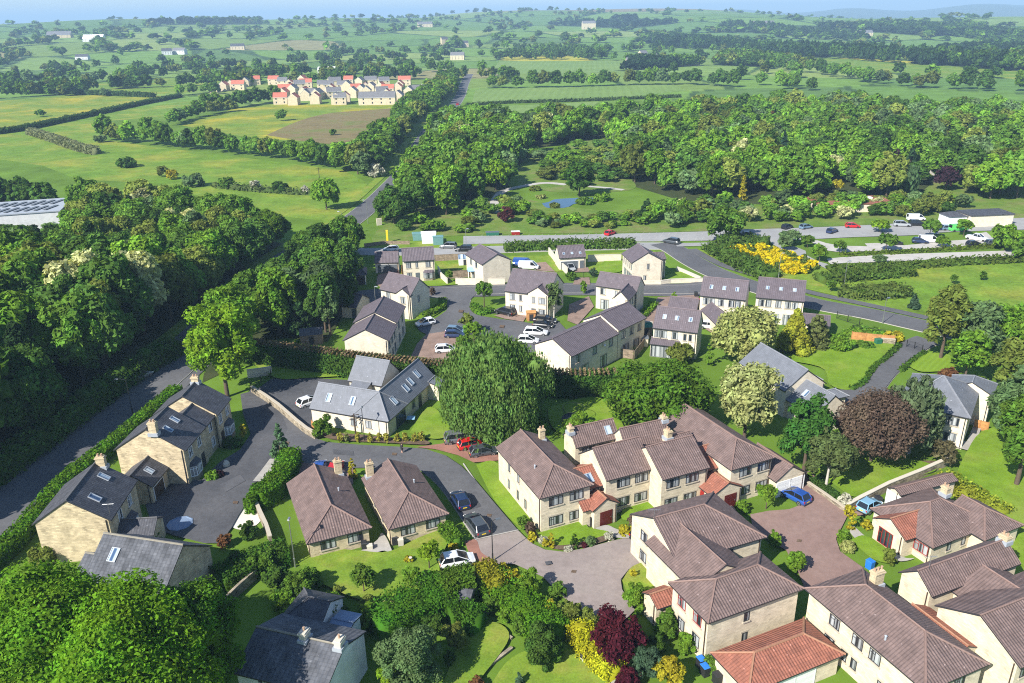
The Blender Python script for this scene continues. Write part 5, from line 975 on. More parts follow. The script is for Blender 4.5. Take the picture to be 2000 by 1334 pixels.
GRN = {'lime': (.165, .29, .020), 'mid': (.098, .188, .025), 'dark': (.062, .125, .022), 'olive': (.145, .185, .036), 'grey': (.115, .185, .07), 'fresh': (.128, .24, .024), 'blue': (.06, .11, .06), 'pine': (.030, .062, .020), 'pale': (.30, .33, .11), 'gold': (.36, .33, .025), 'cream': (.40, .42, .20), 'copper': (.130, .092, .066), 'purple': (.075, .014, .022), 'plum': (.05, .025, .035), 'yew': (.05, .10, .016), 'rust': (.16, .08, .035), 'white': (.45, .45, .36)}
g_ = GRN
# --- big single trees
hero('maple_tree', (428, 775), 590, 150, 'broad', g_['lime'], 'tall bright green maple behind the farthest stone house of the left row', nc=46)
hero('maple_tree', (452, 722), 552, 105, 'broad', g_['fresh'], 'taller fresh green tree just behind the bright maple by the shared drive', nc=40)
hero('weeping_birch', (962, 838), 650, 232, 'weep', (.13, .225, .052), 'huge weeping birch with hanging green foliage in the middle of the picture', nc=60, bark=BIRCHBARK, dens=1.4, leaf=.27, core=.5)
hero('broadleaf_tree', (1288, 838), 690, 222, 'broad', (.085, .165, .018), 'wide dense dome shaped tree behind the brown roofed flats', nc=80, dens=1.1)
hero('pale_maple', (1455, 716), 592, 145, 'broad', g_['pale'], 'large pale variegated maple in front of the tall estate houses', nc=60)
hero('pale_maple', (1462, 856), 703, 122, 'broad', (.33, .36, .14), 'smaller pale variegated maple with visible trunk beside the grey gabled roofs', nc=50)
hero('golden_conifer', (1554, 690), 602, 78, 'conifer', (.27, .29, .03), 'golden green cone shaped conifer beside the big pale maple', nc=64, leaf=.3, core=.85, dens=1.5)
hero('conifer_tree', (1597, 680), 615, 54, 'column', (.13, .155, .05), 'dull olive column shaped conifer right of the golden conifer', nc=36, leaf=.3, core=.85, dens=1.5)
hero('broadleaf_tree', (1580, 925), 772, 112, 'broad', (.055, .145, .025), 'rich green leafy tree in front of the grey gabled house', nc=46)
hero('silver_birch', (1622, 955), 833, 96, 'airy', (.10, .135, .045), 'slim birch with white trunk on the shaded lawn', bark=BIRCHBARK, nc=30)
hero('copper_beech', (1712, 905), 762, 178, 'broad', g_['copper'], 'big copper brown beech tree with twiggy crown', nc=70, dens=1.0, leaf=.24, core=.5)
hero('silver_birch', (1790, 885), 732, 126, 'birch', (.11, .155, .075), 'silvery green birch in front of the grey hipped roof', bark=BIRCHBARK, nc=36, core=.55)
for i, (b, t, wp, c, l) in enumerate([((1852, 702), 556, 100, 'olive', 'sunlit olive ivy clad tree beside the drive gates'), ((1905, 705), 585, 120, 'grey', 'grey green tree right of the ivy clad tree'), ((1985, 700), 600, 130, 'fresh', 'fresh green tree at the right edge beyond the drive'), ((1895, 745), 640, 90, 'fresh', 'bushy bright green tree at the end of the striped lawn'), ((1995, 800), 660, 110, 'olive', 'olive green tree at the right edge above the hipped house'), ((2000, 885), 705, 120, 'grey', 'grey olive tree at the right edge right of the hipped house'), ((2010, 950), 760, 130, 'mid', 'green tree cut by the right edge below the grey olive tree'), ((1850, 655), 590, 60, 'fresh', 'small light tree overhanging the new road end')]):
    hero('broadleaf_tree', b, t, wp, 'broad' if i % 2 else 'airy', g_[c], l, nc=40)
hero('big_maple', (250, 1500), 1125, 400, 'broad', (.125, .255, .016), 'huge bright green maple filling the bottom left corner, the lower and nearer one', nc=90, leaf=.215, dens=1.35, core=.6)
hero('big_maple', (85, 1440), 1092, 370, 'broad', (.115, .235, .017), 'huge bright green maple at the left edge behind the corner maple', nc=80, leaf=.215, dens=1.35, core=.6)
hero('big_maple', (392, 1400), 1128, 180, 'broad', (.085, .185, .018), 'dark green tree in shade between the corner maple and the white cottage', nc=46, leaf=.2, core=.6)
hero('conifer_tree', (546, 905), 828, 44, 'conifer', (.085, .16, .075), 'small blue green conifer between the two drives', nc=26)
hero('bare_tree', (1845, 910), 858, 60, 'airy', (.13, .12, .06), 'small half bare tree at the end of the garden wall', dens=.16, core=0, nc=20)
for b, t, wp, c, l in [((708.5, 1160), 1102, 52, 'mid', 'round headed small tree on a thin trunk, nearest the concrete slab on the lawn'), ((805, 1152), 1105, 44, 'fresh', 'round headed small tree on a thin trunk by the log pile'), ((837, 1114), 1056, 52, 'lime', 'yellow green small tree in front of the right bungalow'), ((1499, 994), 944, 46, 'fresh', 'round clipped tree before the right flats by the courtyard'), ((945, 600), 550, 36, 'mid', 'round street tree at the estate corner'), ((912, 655), 612, 32, 'olive', 'thin grey brown street tree in the estate court'), ((925, 672), 628, 44, 'fresh', 'light green tree above the parked cars of the court'), ((877, 552), 530, 14, 'fresh', 'small tree at the rendered garden wall')]:
    hero('small_tree', b, t, wp, 'lolli', g_[c], l, nc=20)
hero('birch_tree', (1082, 622), 552, 34, 'airy', (.10, .15, .05), 'slim birch in front of the central estate house', bark=BIRCHBARK, nc=18, dens=.8, core=.4)
# car park and verge trees
for b, t, wp, c, l in [((1418, 474), 402, 82, 'mid', 'broad tree shading the car park entrance'), ((1440, 462), 412, 50, 'olive', 'slim tree just right of the car park entrance tree'), ((1543, 478), 448, 46, 'grey', 'thin tree on the verge left of the green car'), ((1720, 454), 428, 40, 'lime', 'bright yellow green tree in the car park row'), ((1818, 466), 430, 36, 'mid', 'mid green tree in the car park row by the green car'), ((1885, 462), 428, 30, 'fresh', 'fresh green tree before the white kiosk wall'), ((1732, 492), 456, 38, 'mid', 'thin tree on the gravel lot left of the white van'), ((1842, 484), 462, 26, 'fresh', 'small open tree on the gravel lot right of the white van'), ((1718, 514), 498, 28, 'grey', 'young grey green tree at the lower gravel strip'), ((1968, 490), 438, 62, 'fresh', 'large fresh green tree at the right end of the gravel lots'), ((2005, 510), 470, 70, 'mid', 'dark green tree cut by the right edge at the gravel strip'), ((1602, 512), 478, 34, 'fresh', 'young tree at the gravel lot entrance'), ((1532, 490), 462, 30, 'grey', 'thin young tree on the broom bank'), ((1640, 494), 470, 26, 'mid', 'young tree on the gravel lot near the broom bank'), ((1578, 484), 460, 26, 'mid', 'young tree between broom bank and car park'), ((1786, 604), 576, 22, 'blue', 'small dark fir on the bright meadow'), ((1624, 570), 548, 16, 'mid', 'sapling by the footpath near the tall estate house'), ((1682, 584), 566, 14, 'mid', 'sapling by the footpath below the long shrub bed'), ((1831, 612), 586, 18, 'grey', 'grey sapling at the end of the footpath'), ((1864, 556), 538, 10, 'mid', 'thin sapling on the bright meadow'), ((1920, 548), 532, 12, 'mid', 'second thin sapling farther right on the bright meadow')]:
    hero('young_tree', b, t, wp, 'conifer' if 'fir' in l else ('broad' if wp > 60 else 'lolli'), g_[c], l, nc=20)
# parkland specimen trees
hero('broadleaf_tree', (1132, 384), 316, 62, 'broad', (.055, .12, .018), 'round dark specimen tree standing by the pond', nc=34); hero('weeping_willow', (1778, 382), 320, 44, 'weep', (.085, .15, .06), 'pale weeping willow beside the garden lawn', nc=30, leaf=.8); hero('purple_beech', (1851, 372), 325, 48, 'broad', g_['plum'], 'dark purple beech by the garden path', nc=30); hero('purple_column_tree', (1748, 362), 290, 24, 'column', g_['plum'], 'tall dark purple columnar tree in the wood', nc=20)
hero('spruce_tree', (1530, 340), 258, 32, 'conifer', (.03, .07, .045), 'dark blue spruce rising above the wood', nc=30); hero('red_tree', (1507, 262), 217, 28, 'conifer', g_['rust'], 'rusty brown conifer in the middle of the wood', nc=20); hero('golden_tree', (1452, 392), 345, 14, 'conifer', g_['gold'], 'slim golden conifer at the edge of the wood', nc=16); hero('golden_tree', (1636, 378), 352, 24, 'lolli', g_['gold'], 'golden yellow small tree at the wood edge', nc=16)
hero('purple_shrub_tree', (990, 434), 404, 38, 'bush', (.085, .03, .03), 'round dark red maple below the pond', nc=16); hero('fir_tree', (1780, 342), 288, 34, 'conifer', (.035, .075, .03), 'dark fir left of the garden lawn', nc=24)
hero('lime_green_tree', (968, 372), 310, 60, 'broad', g_['lime'], 'bright lime green tree above the pond path', nc=30); hero('broadleaf_tree', (870, 420), 352, 62, 'broad', g_['fresh'], 'fresh green round tree right of the main road', nc=30)
# --- woods: trunks sampled over each wood; the 300 largest stay single trees
def inpoly(P_, x, y):
    c = np.zeros(len(x), bool); n = len(P_)
    for i in range(n):
        (x1, y1), (x2, y2) = P_[i], P_[(i + 1) % n]; hit = ((y1 > y) != (y2 > y)) & (x < (x2 - x1) * (y - y1) / (y2 - y1 + 1e-12) + x1); c ^= hit
    return c
def scatter(poly, step, seed):
    r = np.random.default_rng(seed); Wp = [G(p) for p in poly]; xs = [p[0] for p in Wp]; ys = [p[1] for p in Wp]; out = []
    for j, y in enumerate(np.arange(min(ys), max(ys), step * .87)):
        x = np.arange(min(xs) + (j % 2) * step / 2, max(xs), step); x = x + r.normal(size=len(x)) * step * .22; yy = y + r.normal(size=len(x)) * step * .22; k_ = inpoly(Wp, x, yy); out += list(zip(x[k_], yy[k_]))
    return out
KINDS = {  # name, colour, variation, label fragment
 'b': [('broadleaf_tree', 'broad', 'mid', 'mid green'), ('broadleaf_tree', 'broad', 'dark', 'dark green'), ('broadleaf_tree', 'broad', 'fresh', 'fresh bright green'), ('broadleaf_tree', 'broad', 'olive', 'olive green'), ('silver_leaf_tree', 'airy', 'grey', 'grey green'), ('conifer_tree', 'conifer', 'pine', 'dark coniferous'), ('blossom_tree', 'broad', 'cream', 'cream blossomed')]}
cand = []
REG = []
def wood(poly, step, seed, hr, where, probs):
    r = np.random.default_rng(seed + 1)
    for x, y in scatter(poly, step, seed): cand.append((x, y, r.uniform(*(hr(y) if callable(hr) else hr)), r.choice(7, p=probs), where, r.random(), step))
def row(pts, step, hr, where, probs, seed=0, jit=1.5):
    r = np.random.default_rng(seed + 3); W_ = dense([G(p) for p in pts], False, step)
    for x, y in W_: cand.append((x + r.normal() * jit, y + r.normal() * jit, r.uniform(*hr), r.choice(7, p=probs), where, r.random(), step))
wood(R_LEFT, 7.6, 3, lambda y: (13.5, 18.5) if y < 165 else (9, 13.5), 'in the shady wood left of the main road', [.30, .30, .14, .14, .07, .03, .02])
wood(R_STRIP, 5.2, 4, (8, 13), 'in the tree strip between the main road and the estate', [.30, .30, .12, .12, .06, .10, 0])
wood(R_RIGHT, 8.6, 5, (7, 15), 'in the large wood beyond the car park', [.30, .12, .26, .16, .12, .03, .01])
wood(R_BELT2, 4.2, 61, (1.6, 3.6), 'in the low belt of trees along the car park', [.34, .1, .2, .2, .12, 0, .04])
wood(R_BELT, 5.2, 6, (3.2, 6), 'in the low belt of trees along the car park', [.32, .16, .16, .18, .12, .02, .04])
wood([(1035, 305), (1175, 278), (1215, 335), (1235, 362), (1170, 368), (1060, 360)], 10, 21, (2.5, 5.5), 'in the scrubby clearing of the large wood', [.4, .1, .2, .2, .1, 0, 0])
wood([(735, 452), (790, 440), (900, 410), (985, 390), (1055, 425), (940, 446), (905, 456)], 5.6, 22, (2.2, 4.6), 'in the scrub between main road and car park', [.3, .12, .26, .2, .08, 0, .04])
wood(R_VERGE, 8, 7, (9, 13), 'in the belt left of the far main road', [.36, .2, .3, .12, .02, 0, 0])
B6 = [.4, .3, .16, .10, .04, 0, 0]
row([(212, 275), (245, 281), (285, 281), (320, 284)], 8, (9, 14), 'in the field hedgerow left of the far road', B6, 1); row([(335, 286), (420, 296), (520, 308), (620, 322), (740, 336)], 6.5, (8, 12), 'in the field hedgerow left of the far road', B6, 2)
row([(330, 246), (365, 234), (405, 224), (450, 218)], 8, (8, 11), 'in the hedge below the far estate', B6, 3); row([(405, 218), (470, 209), (540, 198)], 9, (9, 13), 'in the hedge below the far estate', B6, 4); row([(360, 186), (400, 182), (418, 184)], 9, (8, 12), 'beside the far estate', B6, 5)
row([(645, 410), (680, 412), (722, 398), (745, 372)], 6, (8, 11), 'between meadow and main road', B6, 6); row([(920, 150), (905, 165), (895, 178)], 10, (10, 14), 'right of the far main road', B6, 7); row([(905, 190), (880, 232), (862, 262), (905, 240)], 8, (8, 12), 'right of the far main road', B6, 8)
row([(962, 172), (1085, 171), (1200, 167), (1340, 165), (1440, 170)], 10, (10, 15), 'in the tree row across the crop fields', B6, 9); row([(1480, 132), (1560, 140), (1640, 150), (1700, 160), (1800, 172), (2000, 178)], 9, (9, 15), 'in the tree row above the large wood', B6, 10, 5); row([(1500, 165), (1570, 176)], 9, (9, 13), 'in the tree row above the large wood', B6, 12, 5)
row([(0, 166), (120, 162), (200, 160), (280, 154)], 12, (10, 15), 'in the tree belt beyond the yellow strip', B6, 13, 6); row([(280, 150), (380, 138), (420, 135)], 12, (9, 13), 'in the tree belt beyond the yellow strip', B6, 14, 6); row([(430, 154), (520, 148), (640, 145), (760, 144), (880, 140)], 11, (10, 15), 'in the tree belt behind the far estate', B6, 15, 8)
for p, h_, q in [((550, 236), 7, 0), ((165, 184), 8, 1), ((205, 188), 7, 4), ((80, 228), 5, 0), ((15, 168), 8, 1)]:
    x, y = G(p); cand.append((x, y, h_, q, 'standing alone in the fields left of the far road', .5, 8))
MW = np.array(dense(spline(MAIN, 6), False, 3.))
cand = [c for c in cand if np.min(np.hypot(MW[:, 0] - c[0], MW[:, 1] - c[1])) > (6.9 if c[1] < 215 else ((4.6 if 345 < c[1] < 415 else (8.0 if c[1] < 345 else 9.8)) if c[0] > -41 else (10. if c[1] < 620 else 6.)) + .12 * max(0, c[2] - 8))]
def overdepot(c):
    b = PR(c[0], c[1], 0); t = PR(c[0], c[1], c[2] * 1.02); return t[0] < 150 and t[1] < 430 and b[1] > 418
def hides(c):
    for hx, hy in HEROES:
        d = hypot(hx, hy); ux, uy = hx / d, hy / d; al = (hx - c[0]) * ux + (hy - c[1]) * uy; pe = abs((hx - c[0]) * uy - (hy - c[1]) * ux)
        if hypot(hx - c[0], hy - c[1]) < 5.5 or (hy > 225 and pe < 5 and -1 < al < 15): return True
    return False
cand = [c for c in cand if not hides(c)]
def lowtree(c):
    b = PR(c[0], c[1], 0); return (c[0], c[1], min(c[2], max(3., hpx(b, 437 + 6 * c[5]))), *c[3:]) if b[0] < 165 and 445 < b[1] < 560 else c
cand = [lowtree(c) for c in cand if not (overdepot(c) and PR(c[0], c[1], 0)[1] < 445)]
cx = np.array([c[:2] for c in cand]); dist = np.hypot(np.hypot(cx[:, 0], cx[:, 1]), CAMH); hh = np.array([c[2] for c in cand])
vis = np.array([(lambda q: -40 < q[0] < 2040 and -40 < q[1] < 1340)(PR(c[0], c[1], c[2] * .8)) if c[1] > 20 else False for c in cand])
order = np.argsort(-(hh / dist) * vis); keepi = set(order[:292].tolist()); rest = [i for i in range(len(cand)) if i not in keepi]
VAR = {}
def variant(kind, lod, v):
    key = (kind, lod, v)
    if key not in VAR:
        nl, lf, nc = {0: (11000, .30, 44), 1: (5000, .44, 38), 2: (1700, .72, 30)}[lod]; nm = {'broad': (10, 4.6), 'airy': (10, 3.8), 'conifer': (10, 2.6)}[kind]
        VAR[key] = tree_mesh(kind, nm[0], nm[1] * (1 + .09 * (v - 2)), nl, lf, 500 + v * 7 + lod, nc, .74, .22, BARK, False)[0]
    return VAR[key]
rt = np.random.default_rng(77)
def jcol(c, q, amt=.36): return tuple(float(np.clip(v * (1 + amt * (2 * q - 1)) * (1 + .08 * (2 * ((q * 7.3) % 1) - 1)), .005, .8)) for v in c)
for i in sorted(keepi):
    x, y, h_, q, where, rnd, step = cand[i]; nm, kd, cn, frag = KINDS['b'][q]; lod = 0 if dist[i] < 150 else (1 if dist[i] < 260 else 2)
    s = h_ / 10; wf = step / 7.6 * (1.0 if kd != 'conifer' else 1.3) * 1.02; o = link(nm, variant(kd, lod, i % 5), None, (x, y, 0), rnd * 6.28); o.scale = (s * .55 + wf * .5, s * .55 + wf * .5, s); o.color = (*(np.array(jcol(GRN[cn], rnd)) * (1.25 if 'beyond' in where or 'clearing' in where else 1.16)), 1)
    tag(o, f'{frag} tree {where}', 'tree', f'{frag} trees {where}')
# the remaining trees of the woods, one mass per wood
def mass(items, nl, leaf, name, label, kindsize=None, nc=12):
    """items: x, y, z, height, radius, colour"""
    base = {}
    A = Arr(); T = []; r = np.random.default_rng(len(items))
    for v in range(6):
        for kd in ('broad', 'conifer'):
            base[(kd, v)] = crown_arr(kd, 10, 4.6 if kd == 'broad' else 2.8, nl, leaf, 900 + v, nc, .84).data()
    for j, (x, y, z, h_, R, c, kd) in enumerate(items):
        V, Q, _ = base[(kd, j % 6)]; a = r.uniform(0, 6.28); k_ = np.array([[cos(a), -sin(a)], [sin(a), cos(a)]]); f = R / (4.6 if kd == 'broad' else 2.8); W_ = np.empty_like(V); W_[:, :2] = V[:, :2] @ k_.T * f + (x, y); W_[:, 2] = V[:, 2] * h_ / 10 + z - .3; A.add(W_, Q); T.append(np.repeat(np.array([c]), len(V), 0))
    me = bpy.data.meshes.new(name); V, Q, _ = A.data(); arr_mesh(me, V, Q); ca = me.color_attributes.new('tint', 'FLOAT_COLOR', 'POINT'); tt = np.concatenate(T); ca.data.foreach_set('color', np.concatenate([tt, np.ones((len(tt), 1))], 1).astype('f').ravel()); me.materials.append(LEAFT)
    return tag(link(name, me), label, kind='stuff')
byreg = {}
for i in rest:
    x, y, h_, q, where, rnd, step = cand[i]; byreg.setdefault(where, []).append((x, y, 0, h_, (4.6 if KINDS['b'][q][1] != 'conifer' else 2.8) * (h_ / 10 * .55 + step / 7.6 * .5), tuple(np.array(jcol(GRN[KINDS['b'][q][2]], rnd)) * (1.25 if 'large wood' in where else 1.16)), 'conifer' if KINDS['b'][q][1] == 'conifer' else 'broad'))
for w_, it in byreg.items(): mass(it, 1000 if 'large wood' in w_ else 700, .8, 'woodland', 'mass of smaller trees ' + w_, nc=24)
# --- far woods and hedgerows over the plain and hills
far = []; rf = np.random.default_rng(41)
def farpts(n):
    d = 600 * (4700 / 600) ** rf.random(n); a = RD(-33) + RD(66) * rf.random(n); return d * np.sin(a), d * np.cos(a)
X, Y = farpts(90000); n1, gap = parcels(X, Y, seeds); dd = np.hypot(X, Y); u = rf.random(len(X)); az_ = np.degrees(np.arctan2(X, Y))
fieldpx = np.array([PR(x, y, 0) for x, y in zip(X, Y)])
nearok = (dd > 800) | (inpoly([(-100, 175), (440, 120), (900, 118), (960, 165), (1000, 160), (1460, 160), (1460, 130), (2100, 150), (2100, 20), (-100, 20)], fieldpx[:, 0], fieldpx[:, 1]) & (dd > 640))
hedg = (gap < np.clip(dd * .0032, 4, 9)) & (u < np.where(dd < 1500, .62, .5)) & ((n1 * 7919) % 10 < 6) & ~moor[n1]; wd_ = PWOOD[n1] & (u < np.clip(900 / dd, .25, .9)) & ~moor[n1]; sol = (u < .0025) & ~moor[n1]
bad = np.zeros(len(X), bool)
for f_, poly in ((kt3, [(380, 315), (1000, 338), (2200, 425), (2200, 505), (1850, 455), (1100, 420), (450, 355)]), (kt2, [(850, 430), (930, 340), (1620, 340), (1690, 400), (1300, 445)]), (kt3, [(180, 175), (520, 195), (800, 215), (800, 235), (520, 232), (240, 215)])): bad |= inpoly([f_(*q) for q in poly], fieldpx[:, 0], fieldpx[:, 1])
keep = nearok & ~bad & (hedg | wd_ | sol) & (np.abs(az_ - np.degrees(np.arctan2(-39, 900))) > .4)
for x, y, wdd in zip(X[keep], Y[keep], (wd_)[keep]):
    q = rf.random(); con = wdd and ((x * .001 + y * .0013) % 1 < .45); h_ = rf.uniform(8, 14); c = GRN['pine'] if con else GRN[['mid', 'dark', 'dark', 'olive', 'fresh'][int(q * 5)]]
    far.append((x, y, float(TZ(x, y)), h_, rf.uniform(4.5, 7.5) * (1.0 if hypot(x, y) < 1600 else 1.5), jcol(c, rf.random()), 'broad'))
fd = np.array([hypot(f[0], f[1]) for f in far]); fn_ = [f for f, d in zip(far, fd) if d < 1500]; ff = [f for f, d in zip(far, fd) if d >= 1500]
if len(ff) > 3600: ff = [ff[i] for i in rf.choice(len(ff), 3600, replace=False)]
if len(fn_) > 2600: fn_ = [fn_[i] for i in rf.choice(len(fn_), 2600, replace=False)]
mass(fn_, 130, 2.0, 'distant_woodland', 'hedgerow trees and copses over the middle distance plain', nc=9); mass(ff, 26, 4.2, 'distant_woodland', 'woods and hedges on the far hills', nc=5)
def belt(polypx, n, h_, label, cols, R=5, kd='broad'):
    Wp = [GT(p)[:2] for p in polypx]; xs = [p[0] for p in Wp]; ys = [p[1] for p in Wp]; x = rf.uniform(min(xs), max(xs), n * 12); y = rf.uniform(min(ys), max(ys), n * 12); k_ = np.where(inpoly(Wp, x, y))[0][:n]
    mass([(x[i], y[i], float(TZ(x[i], y[i])), h_ * rf.uniform(.8, 1.2), R * rf.uniform(.8, 1.3), jcol(GRN[cols[int(rf.random() * len(cols))]], rf.random()), kd) for i in k_], 110, 1.8, 'distant_woodland', label, nc=8)
belt([kt3(*p) for p in [(-160, 290), (0, 285), (220, 290), (400, 318), (900, 345), (1500, 385), (2050, 425), (2050, 400), (1500, 355), (900, 315), (420, 290), (240, 262), (0, 240), (-160, 250)]], 620, 16, 'long dark pine plantation across the right middle distance', ['pine', 'pine', 'dark'], 5)
belt([kt2(*p) for p in [(960, 345), (1600, 348), (1600, 300), (1000, 290)]], 90, 13, 'dark trees around the church and farm', ['dark', 'mid'], 6)
belt([kt3(*p) for p in [(240, 170), (520, 195), (900, 235), (1090, 250), (1090, 225), (900, 205), (520, 165), (240, 145)]], 160, 14, 'dark tree band on the right hand valley slope', ['dark', 'pine'], 7)
belt([kt3(*p) for p in [(1020, 160), (1300, 190), (1700, 225), (2050, 260), (2050, 205), (1700, 180), (1300, 150)]], 260, 14, 'wooded far right valley side', ['dark', 'pine', 'mid'], 9)
belt([(820, 33), (900, 32), (1000, 30), (1080, 26), (1080, 22), (1000, 20), (900, 24), (825, 27)], 260, 16, 'wooded crest on the horizon above the main road', ['pine', 'dark'], 11)
for q, (a, b_) in enumerate([((293, 46), (335, 44)), ((386, 43), (488, 42)), ((1200, 38), (1240, 36)), ((350, 43), (372, 42))]):
    row_ = [GT((a[0] + (b_[0] - a[0]) * t, a[1] + 4 + (b_[1] - a[1]) * t)) for t in np.linspace(0, 1, 26 if q < 3 else 4)]
    mass([(x, y, z, rf.uniform(13, 18), 10, jcol(GRN['pine'], rf.random()), 'broad') for x, y, z in row_], 40, 4., 'distant_woodland', ['small round copse on the left skyline', 'long flat copse on the left skyline', 'small copse on the right moor skyline', 'pair of lone trees on the left skyline'][q], nc=6)
# ------------------------------------------------------------------ hedges and shrubs
hedge([(-60, 1150), (32, 1068), (85, 1005), (140, 946), (225, 878), (300, 814), (347, 772)], 2.1, 1.9, (.085, .185, .014), 'long clipped bright green hedge between the main road and the stone houses', dens=1.1)
hedge([(-60, 985), (0, 935), (62, 890), (125, 842), (225, 768), (300, 716), (348, 690)], 3.4, 3.2, (.07, .14, .022), 'dense dark undergrowth edging the wood along the main road', name='hedgerow', rough=.45, leaf=.4)
hh_ = hedge([(485, 706), (560, 716), (640, 727), (720, 738), (860, 752), (1060, 770), (1150, 772), (1250, 768)], 2.6, 4.0, (.055, .115, .018), 'tall conifer hedge with dead brown top dividing the estate from the older houses', rough=.22)
def deadtop(o, pts, h):
    W_ = dense(spline([G(p) for p in pts], 4), False, .6); r = np.random.default_rng(4); n = 7000; i = r.integers(0, len(W_) - 1, n); P_ = np.array(W_)[i]; Lf = np.array(offset(W_, 1.0))[i]; t = r.uniform(-1, 1, (n, 1)); Q = P_ + (Lf - P_) * t
    V = leaves(np.concatenate([Q, r.uniform(h - .1, h + .35, (n, 1))], 1), np.tile([0, 0, 1.], (n, 1)), .3, r, 1.6, .35); V -= np.array([*o.location]); me = bpy.data.meshes.new('dead_top'); arr_mesh(me, V, np.arange(len(V)).reshape(-1, 4)); me.materials.append(LEAF); c = link('dead_top', me, o); c.color = (.26, .19, .11, 1); c['label'] = 'dead brown twiggy top of the hedge'
deadtop(hh_, [(485, 706), (560, 716), (640, 727), (720, 738), (860, 752), (1060, 770), (1150, 772), (1210, 770)], 4.0)
hedge([(572, 905), (562, 930), (548, 955), (528, 978), (505, 992)], 2.6, 2.6, (.085, .19, .014), 'clipped bright hedge left of the red parking bay'); hedge([(508, 994), (490, 992)], 2.6, 2.2, (.08, .18, .014), 'rounded hedge end above the pale patio')
hedge([(430, 1150), (475, 1125), (520, 1105), (565, 1092)], 3.2, 2.0, (.055, .125, .016), 'broad bushy hedge below the round patio', rough=.2)
hedge([(868, 1040), (880, 1055), (893, 1072)], 1.4, 1.5, (.10, .20, .02), 'short clipped hedge at the corner of the right bungalow')
hedge([(862, 1180), (890, 1168), (925, 1160)], 3.4, 2.9, (.085, .165, .018), 'high flat topped hedge beside the white car'); hedge([(735, 1246), (790, 1212), (850, 1185), (872, 1174)], 4.4, 2.6, (.065, .165, .016), 'wide dense hedge running down to the white cottage', rough=.25)
hedge([(950, 1150), (1000, 1185), (1050, 1228), (1080, 1262)], 3.6, 2.2, (.085, .19, .014), 'bright green sloping hedge beside the pink turning head', rough=.2); hedge([(945, 1132), (955, 1152), (975, 1175)], 1.8, 2.6, (.27, .27, .025), 'yellow green hedge at the left of the bright sloping hedge', rough=.25)
hedge([(880, 1228), (905, 1222), (938, 1238)], 2.2, 2.6, (.06, .15, .016), 'arched hedge in the lower garden beside the dark roofed shed')
hedge([(1130, 1242), (1138, 1268), (1170, 1300), (1205, 1330)], 2.2, 1.9, (.40, .40, .02), 'bright yellow hedge beside the gravel path', rough=.25)
hedge([(1757, 676), (1733, 700), (1705, 722), (1687, 750), (1662, 764)], .9, .6, (.065, .135, .018), 'low hedge along the left of the curving drive'); hedge([(1808, 690), (1782, 707), (1757, 727)], .8, .6, (.065, .135, .018), 'low hedge along the right of the curving drive')
hedge([(823, 624), (848, 611), (863, 601), (865, 589)], 1.6, 1.0, (.12, .22, .02), 'low bright curved hedge by the grey gable'); hedge([(926, 600), (936, 614), (962, 609)], 1.6, 1.0, (.10, .20, .02), 'low bright hedge at the estate corner')
hedge([(1237, 640), (1255, 620), (1278, 597)], 1.6, .9, (.12, .22, .02), 'low bright hedge along the estate yard'); hedge([(1588, 942), (1612, 960), (1638, 982)], 1.2, .8, (.05, .10, .02), 'low dark hedge along the courtyard wall')
hedge([(1835, 938), (1868, 957), (1915, 985), (1955, 1012)], 3.0, 1.1, (.25, .28, .03), 'loose yellow green hedge behind the right bungalow', rough=.35)
hedge([(1642, 500), (1700, 497), (1760, 494), (1870, 487), (2010, 478)], 2.2, .4, (.10, .15, .02), 'scrubby strip between the two gravel lots', rough=.5, leaf=.5); hedge([(1618, 529), (1700, 526), (1780, 522), (1880, 515), (2060, 507)], 3.4, 1.0, (.09, .14, .025), 'long scrub hedge below the lower gravel lot', rough=.5, leaf=.55)
hedge([(1640, 575), (1680, 580), (1730, 578), (1768, 573)], 5, 1.9, (.10, .145, .03), 'rounded shrub bed in the bright meadow', rough=.4, leaf=.5); hedge([(1600, 552), (1660, 545), (1720, 540), (1780, 535)], 4.5, 1.5, (.085, .14, .025), 'shrub strip in the bright meadow nearer the gravel lots', rough=.5, leaf=.5)
hedge([(1392, 486), (1430, 508), (1470, 530), (1510, 545)], 6, 1.8, (.08, .14, .025), 'scrub on the near side of the broom bank', rough=.5, leaf=.5); hedge([(1400, 477), (1450, 478), (1500, 483)], 5, 2.2, (.075, .13, .025), 'scrub on the far side of the broom bank', rough=.5, leaf=.5)
hedge([(985, 490), (1060, 486), (1150, 484), (1240, 482)], 4, 1.8, (.08, .14, .025), 'scrubby hedge between the estate and the side street', rough=.5, leaf=.5)
hedge([(-10, 263), (60, 252), (190, 224), (280, 204), (352, 190)], 4, 2.6, (.045, .09, .022), 'dark straight hedgerow between two left meadows', rough=.5, leaf=1., name='hedgerow'); hedge([(60, 262), (105, 276), (150, 292), (188, 302)], 4.5, 3., (.17, .19, .09), 'pale blossoming hedgerow in the left meadow', rough=.5, leaf=.9, name='hedgerow')
hedge([(910, 207), (1000, 202), (1140, 198), (1330, 190)], 3, 1.6, (.06, .10, .03), 'thin hedge between the two crop fields', rough=.5, leaf=1., name='hedgerow'); hedge([(-60, 176), (60, 182), (150, 184), (300, 190)], 6, 3., (.05, .095, .025), 'ragged hedgerow beyond the buttercup meadow', rough=.6, leaf=1.2, name='hedgerow')
hedge([(745, 432), (790, 398), (815, 365)], 2.5, 1.5, (.09, .16, .02), 'green hedge right of the main road', rough=.4, leaf=.7, name='hedgerow'); hedge([(640, 382), (560, 378), (480, 372), (420, 365)], 3, 1.5, (.085, .125, .035), 'sparse hedge line in the large meadow', rough=.7, leaf=.8, dens=.6, name='hedgerow')
